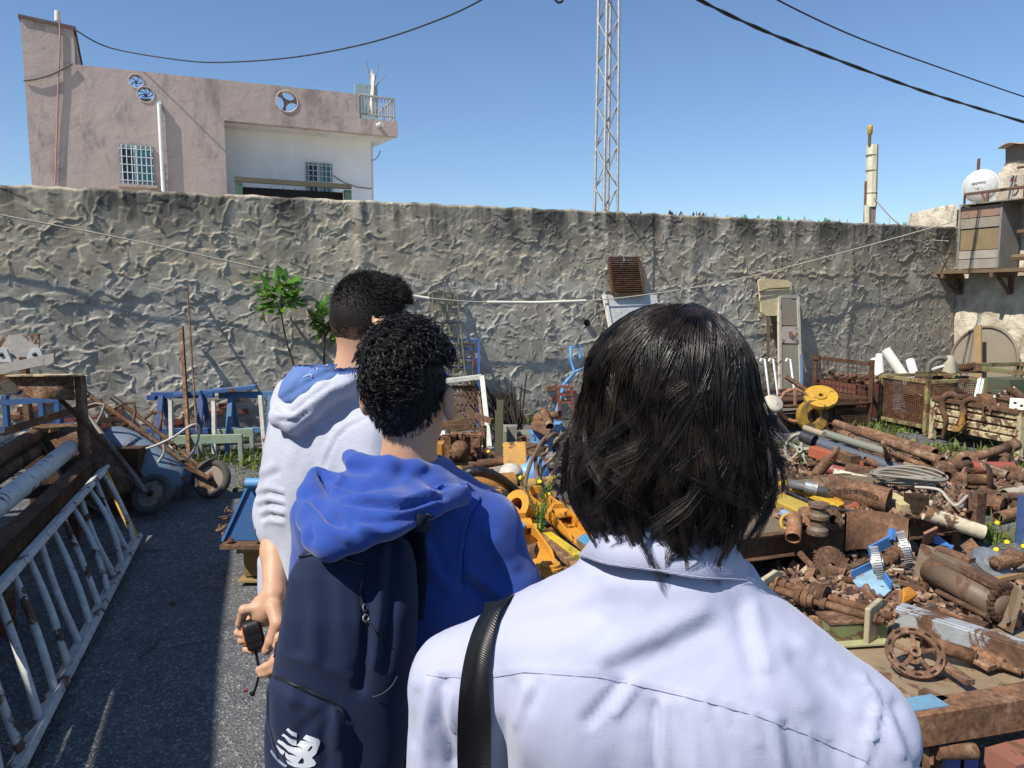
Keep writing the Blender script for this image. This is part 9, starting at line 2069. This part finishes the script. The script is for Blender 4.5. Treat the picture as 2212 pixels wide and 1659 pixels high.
# ------------------------------------------------------------------ person A: cropped hair, white hoodie, tape measure behind the back
def person_a():
 yaw = -.62; hd = P(806, 700, 1.95); nb = P(752, 800, 1.93); ls, rs = P(640, 925, 2.0), P(812, 940, 1.80)
 hip = Vector((P(715, 1200, 1.95).x, 2.0, .90))
 root = thing('person', 'person with cropped dark hair in a white hooded top, hands behind the back', 'person', gz(hip, 0)); zc = 1.0
 Lh, Rh, fl, fr = lower_body(root, hip, yaw, 'cloth:2a2d38:500', 'plain:2b2b2e:0.6', zc)
 H_ = lambda x, y, d: P(*pb(x, y), d)
 le = P(600, 1108, 1.95); lw = H_(300, 560, 1.77); re_ = P(800, 1120, 1.72); rw = H_(420, 900, 1.66)
 fing = [[(H_(205, 640, 1.755), H_(110, 655, 1.75), H_(85, 740, 1.765), H_(100, 780, 1.785)), (.0125, .0120, .0105, .0095)],
   [(H_(180, 690, 1.79), H_(95, 770, 1.80), H_(72, 800, 1.785), H_(110, 810, 1.765)), (.0115, .0105, .0095, .0085)],
   [(H_(190, 740, 1.79), H_(115, 835, 1.80), H_(95, 850, 1.78), H_(135, 845, 1.762)), (.0115, .0100, .0095, .0085)],
   [(H_(200, 800, 1.785), H_(150, 890, 1.80), H_(125, 905, 1.78), H_(170, 915, 1.768), H_(210, 905, 1.765)), (.0110, .0095, .0090, .0085, .0080)]]
 thumb = ([H_(300, 640, 1.74), H_(325, 740, 1.715), H_(285, 850, 1.71), H_(254, 912, 1.715)], [.020, .0165, .0140, .0115])
 fing2 = [[(H_(400, 960, 1.66), H_(310, 985, 1.655), H_(250, 1015, 1.66), H_(203, 1035, 1.67)), (.0105, .0100, .0090, .0078)],
    [(H_(400, 1000, 1.66), H_(310, 1030, 1.655), H_(255, 1055, 1.66), H_(218, 1066, 1.665)), (.0105, .0100, .0090, .0078)],
    [(H_(400, 900, 1.67), H_(330, 930, 1.66), H_(305, 960, 1.66), H_(290, 990, 1.665)), (.0105, .0100, .0090, .0080)],
    [(H_(410, 1040, 1.66), H_(330, 1075, 1.66), H_(290, 1090, 1.665)), (.0100, .0090, .0080)]]
 thumb2 = ([H_(400, 840, 1.65), H_(340, 830, 1.64), H_(318, 880, 1.64)], [.014, .012, .010])
 def body(p):
  d = near(p, lambda q: head_sdf(q, hd, -1.08, -.12, 1.0)[0], hd, (.18, .19, .2))
  d = smin(d, rcone(p, hd + rotv((0, -.03, -.05), -1.08), nb + Vector((.01, .0, -.05)), .055, .062), .03)
  d = smin(d, loft(p, [.85, 1.0, 1.15, 1.28, 1.36, 1.42], [hip.x] * 2 + [nb.x + .03] * 4, [2.0, 2.0, 1.97, 1.95, 1.94, 1.94], [.14, .13, .14, .15, .12, .07], [.085, .08, .085, .08, .07, .05], yaw), .04)
  for s, e, w_ in ((ls, le, lw), (rs, re_, rw)): d = smin(d, rcone(p, nb - Vector((0, 0, .04)), s, .045, .042), .03); d = smin(d, chain(p, [s, e, lerp3(e, w_, .5), w_], [.042, .041, .036, .025], .02), .02)
  for fg, th, w_, pc in ((fing, thumb, lw, H_(240, 660, 1.768)), (fing2, thumb2, rw, H_(440, 930, 1.665))):
   def hnd(q_):
    h = smin(rcone(q_, w_, pc, .025, .028), ell(q_, pc, (.034, .022, .038)), .02)
    for q, r in fg: h = smin(h, chain(q_, q, r, .004), .006)
    return smin(h, chain(q_, *th, .005), .010)
   d = smin(d, near(p, hnd, pc, (.19, .17, .17)), .014)
  return smin(d, legs_sdf(p, hip, Lh, Rh, fl, fr), .04)
 hx = [q.x for fg in (fing, fing2) for f_ in fg for q in f_[0]]; hz_ = [q.z for fg in (fing, fing2) for f_ in fg for q in f_[0]]
 sdf_part(root, 'body', body, (-.86, 1.58, 0), (-.02, 2.35, 1.74), .014, SKIN, None, ((min(hx) - .02, max(hx) + .02), (1.625, 1.83), (min(hz_) - .02, max(hz_) + .05)), 1)
 nl = H_(252, 905, 1.703); part(root, 'thumb_nail', MB().lathe([(0, .0015), (.005, .001), (.0068, 0), (.0068, -.002)], nl, (-.25, -1, .1), 14), 'skin:dfb09a')
 A3 = lambda pts: [P(*pa(x, y), d) for x, y, d in pts]
 zs = [.90, 1.0, 1.12, 1.24, 1.32, 1.37, 1.405]; ox = nb.x + .015
 cuff = lerp3(le, lw, .20)
 outer = A3([(240, 870, 1.82), (255, 935, 1.79), (325, 955, 1.77), (425, 880, 1.765), (530, 795, 1.77), (650, 740, 1.785), (760, 720, 1.83), (850, 720, 1.9)])
 def top(p):
  d = loft(p, zs, [hip.x - .01] * 2 + [ox - .005] * 5, [1.95, 1.945, 1.935, 1.93, 1.93, 1.935, 1.94], [.20, .195, .195, .20, .18, .135, .085], [.155, .15, .148, .14, .12, .095, .07], yaw, 2.2)
  for s, e, c in ((ls, le, cuff), (rs, re_, lerp3(re_, rw, .25))): d = smin(d, rcone(p, nb - Vector((0, 0, .05)), s, .062, .06), .06); d = smin(d, chain(p, [s, e, c], [.062, .054, .050], .025), .03)
  d = smin(d, ell(p, P(712, 1040, 1.885), (.175, .135, .27), [[math.cos(-.35), -math.sin(-.35), 0], [math.sin(-.35), math.cos(-.35), 0], [0, 0, 1]]), .07)
  d = smin(d, chain(p, outer, [.020, .026, .030, .030, .028, .026, .024, .022], .02), .02)
  d = smin(d, chain(p, A3([(330, 800, 1.85), (480, 720, 1.845), (640, 680, 1.85)]), [.045, .05, .045], .04), .03)
  return smax(d, -rcone(p, nb + Vector((0, .0, -.03)), nb + Vector((.03, .05, .15)), .063, .066), .01)
 L_ = [([(240, 880), (330, 905), (430, 820), (560, 730)], 6, -.006), ([(225, 920), (320, 935), (420, 860), (560, 760), (700, 715)], 7, .004), ([(250, 960), (340, 965), (420, 900)], 5, -.005), ([(820, 930), (740, 965), (680, 990), (610, 1060), (560, 1160), (530, 1250)], 5, -.005), ([(800, 940), (690, 970), (610, 1040), (550, 1160)], 8, .003), ([(600, 1000), (560, 1200), (540, 1400)], 16, .004), ([(480, 1000), (520, 1200), (500, 1500)], 20, .004), ([(420, 1050), (470, 1250), (430, 1500)], 18, -.004), ([(330, 1050), (300, 1250), (300, 1500)], 20, .003), ([(250, 1000), (230, 1250), (250, 1480)], 16, -.004)] + \
   [([(95 + 10 * k, 1395 + 34 * k), (180, 1375 + 34 * k), (265, 1400 + 32 * k)], 5, .005 * (-1) ** k) for k in range(7)] + [([(120, 1330), (190, 1300), (230, 1280)], 7, -.004), ([(130, 1280), (200, 1240)], 7, .003)]
 def post(V, Fq):
  N = vnormals(V, Fq); V = V + N * (.0026 * vnoise(V, (16, 16, 10), 41) + .0012 * vnoise(V, (40, 40, 30), 22))[:, None]; return folds(V, N, L_, pa)
 _, bv = sdf_part(root, 'hooded_top', top, (-.84, 1.62, .90), (-.08, 2.30, 1.50), .0068, 'cloth:b4b8c6:600:0.5:0.9:0.2', post, None, 1)
 x, y, z = frame(lw - le); part(root, 'cuff_trim', MB().ring(lerp3(le, lw, .245), lw - le, .0515, .003, 28, 6), 'cloth:4b4f7d:600')
 lin = A3([(330, 790, 1.845), (255, 830, 1.83), (300, 760, 1.86), (420, 690, 1.87), (560, 660, 1.875), (700, 665, 1.88)])
 def liner(p):
  d = chain(p, A3([(270, 810, 1.82), (330, 745, 1.83), (410, 660, 1.85), (470, 600, 1.88)]), [.012, .020, .024, .016], .03); d = smin(d, chain(p, A3([(300, 800, 1.80), (420, 745, 1.80), (560, 680, 1.81), (700, 660, 1.84), (770, 690, 1.87)]), [.018, .032, .034, .030, .02], .03), .03)
  return smin(d, chain(p, A3([(440, 640, 1.86), (560, 640, 1.86), (700, 670, 1.88)]), [.02, .026, .02], .03), .03)
 def postl(V, Fq): N = vnormals(V, Fq); V = V + N * (.0022 * vnoise(V, (30, 30, 30), 4))[:, None]; return folds(V, N, [([(260, 820), (420, 720), (560, 650), (700, 650)], 6, -.005), ([(330, 830), (450, 760), (600, 690), (740, 680)], 6, .004), ([(340, 740), (440, 620)], 6, -.004)], pa)
 _, lb = sdf_part(root, 'hood_lining', liner, (-.84, 1.70, 1.28), (-.25, 2.02, 1.52), .006, 'cloth:5a76ad:700:0.4', postl, None, 1)
 for pts in ([(478, 590), (500, 582), (505, 600), (520, 610)], [(520, 600), (545, 590), (550, 612), (525, 618), (520, 600)], [(560, 600), (600, 605), (590, 622)], [(455, 640), (480, 630), (485, 650)], [(395, 690), (440, 672), (450, 690)]): seam(root, 'lining_print', lb, pts, .0022, 'cloth:9fb0d2:700', pa, .0006, 4)
 Rm = Matrix.Rotation(-1.08, 3, 'Z') @ Matrix.Rotation(-.12, 3, 'X'); RA = np.array([[Rm[i][j] for j in range(3)] for i in range(3)], np.float32)
 def capf(p): return cap_sdf(p, hd, nb + Vector((.01, 0, 0)), -1.08, -.12, 1.0, .004, lambda q: -.075 + np.clip(q[..., 1] + .06, 0, 1) * .95)
 sdf_part(root, 'cropped_hair', capf, (hd.x - .14, hd.y - .14, hd.z - .12), (hd.x + .14, hd.y + .14, hd.z + .15), .0045, 'stubble:%.3f:%.3f' % (hd.z - .095, hd.z + .05), None, None, 1)
 rg = np.random.RandomState(15); Cs = []; Rr = []; m = 6; t = np.linspace(0, 1, m); n_ = 0
 while n_ < 7000:
  v = rg.normal(size=3); v /= np.linalg.norm(v); lx = v * np.array([.0785, .099, .1015]) + np.array([0, -.010, .024])
  if lx[2] < -.07 or (v[1] > .8 and v[2] < .35): continue
  line = -.062 + max(0, lx[1] + .055) * .75
  if lx[2] < line: continue
  up = np.clip((v[2] - .05) / .6, 0, 1); L = .0065 + .012 * up * rg.uniform(.6, 1.2)
  if v[1] > .35 and v[2] > .35: L *= 2.0
  fl_ = np.array([.25 * v[0], .9 * up + .1, .0]) if v[1] > -.2 else np.array([0, .2, -.5 + .5 * up]); d = v * (.55 + .5 * up) + fl_ * .75 + rg.normal(size=3) * .22; d /= np.linalg.norm(d)
  q = lx[None] + d[None] * (L * t)[:, None] + v[None] * (-.25 * L * t ** 2)[:, None]; Cs.append(q @ RA.T + np.array(tuple(hd))); Rr.append(rg.uniform(.00045, .0008)); n_ += 1
 Vh, Fh = strands(np.array(Cs, np.float32), np.array(Rr, np.float32), .4); o = addmesh('short_hair', npmesh('short_hair', Vh - V3(wloc(root)), Fh), 'hair:12100f:0.45:33241e', root); o['kind'] = 'stuff'
 g = thing('glasses', 'dark glasses worn by the person with cropped hair', 'glasses', hd + Rm @ Vector((.079, .03, .01))); 
 part(g, 'temple', MB().tube([hd + Rm @ Vector(q) for q in ((.081, -.035, -.012), (.084, -.01, .012), (.083, .04, .016), (.070, .098, .014))], .0022, 5), 'plain:1a0c0a:0.4'); part(g, 'temple', MB().tube([hd + Rm @ Vector(q) for q in ((-.081, -.035, -.012), (-.084, -.01, .012), (-.083, .04, .016), (-.070, .098, .014))], .0022, 5), 'plain:1a0c0a:0.4')
 part(g, 'front', MB().ring(hd + Rm @ Vector((.033, .112, .012)), Rm @ Vector((0, 1, 0)), .024, .0025, 18, 5).ring(hd + Rm @ Vector((-.033, .112, .012)), Rm @ Vector((0, 1, 0)), .024, .0025, 18, 5).tube([hd + Rm @ Vector((-.07, .1, .014)), hd + Rm @ Vector((0, .118, .014)), hd + Rm @ Vector((.07, .1, .014))], .0022, 5), 'plain:1a0c0a:0.4')
 tc = H_(172, 810, 1.748); tp = thing('tape_measure', 'black and orange tape measure held behind the back', 'tape measure', H_(180, 900, 1.752))
 axx = (H_(195, 905, 1.752) - H_(150, 720, 1.752)).normalized(); nn = Vector((.35, -.9, .2)); nn = (nn - axx * nn.dot(axx)).normalized(); sd = axx.cross(nn)
 RT = [[sd[i], axx[i], nn[i]] for i in range(3)]
 def tape(p):
  q = (p - V3(tc)) @ np.array(RT, np.float32); a = np.abs(q) - np.array([.0125, .026, .011], np.float32); return np.linalg.norm(np.maximum(a, 0), axis=-1) + np.minimum(a.max(-1), 0) - .009
 sdf_part(tp, 'case', tape, (tc.x - .09, tc.y - .09, tc.z - .09), (tc.x + .09, tc.y + .09, tc.z + .09), .0035, 'rubber:17181b:0.5', None, None, 1)
 def tq(a_, b_, c_): return tc + sd * a_ + axx * b_ + nn * c_
 s_ = 1 if (tq(.03, 0, 0) - tc).x < 0 else -1
 part(tp, 'side_label', MB().box(tq(.0215 * s_, -.003, .003), (1, 1, 1), Matrix((sd * .004, axx * .042, nn * .018)).transposed()), 'plain:e0561a:0.5', .001); part(tp, 'side_sticker', MB().box(tq(.0238 * s_, -.010, .003), (1, 1, 1), Matrix((sd * .002, axx * .018, nn * .011)).transposed()), 'plain:d9d4d0:0.5')
 for e in (-1, 1): part(tp, 'end_tab', MB().box(tq(.011 * e, .0365, .002), (1, 1, 1), Matrix((sd * .008, axx * .009, nn * .012)).transposed()), 'plain:e0561a:0.5', .001)
 for b_ in (-.012, .008): part(tp, 'grip_rib', MB().box(tq(0, b_, .0204), (1, 1, 1), Matrix((sd * .030, axx * .003, nn * .002)).transposed()), 'plain:0b0b0c:0.6')
 wp = [H_(182, 905, 1.745), H_(192, 960, 1.74), H_(205, 1030, 1.74), H_(200, 1090, 1.74), H_(180, 1160, 1.742), H_(160, 1195, 1.745)]
 part(tp, 'wrist_cord', MB().tube(spline(wp), [.0035] * 41, 6) if False else MB().tube(spline(wp), .0034, 6), 'plain:0c0d12:0.7'); part(tp, 'cord_loop', MB().ring(H_(163, 1187, 1.744), (0, -1, 0), .005, .002, 12, 5), 'plain:0c0d12:0.7')
person_c()
_bv = person_b(); backpack(_bv)
person_a()
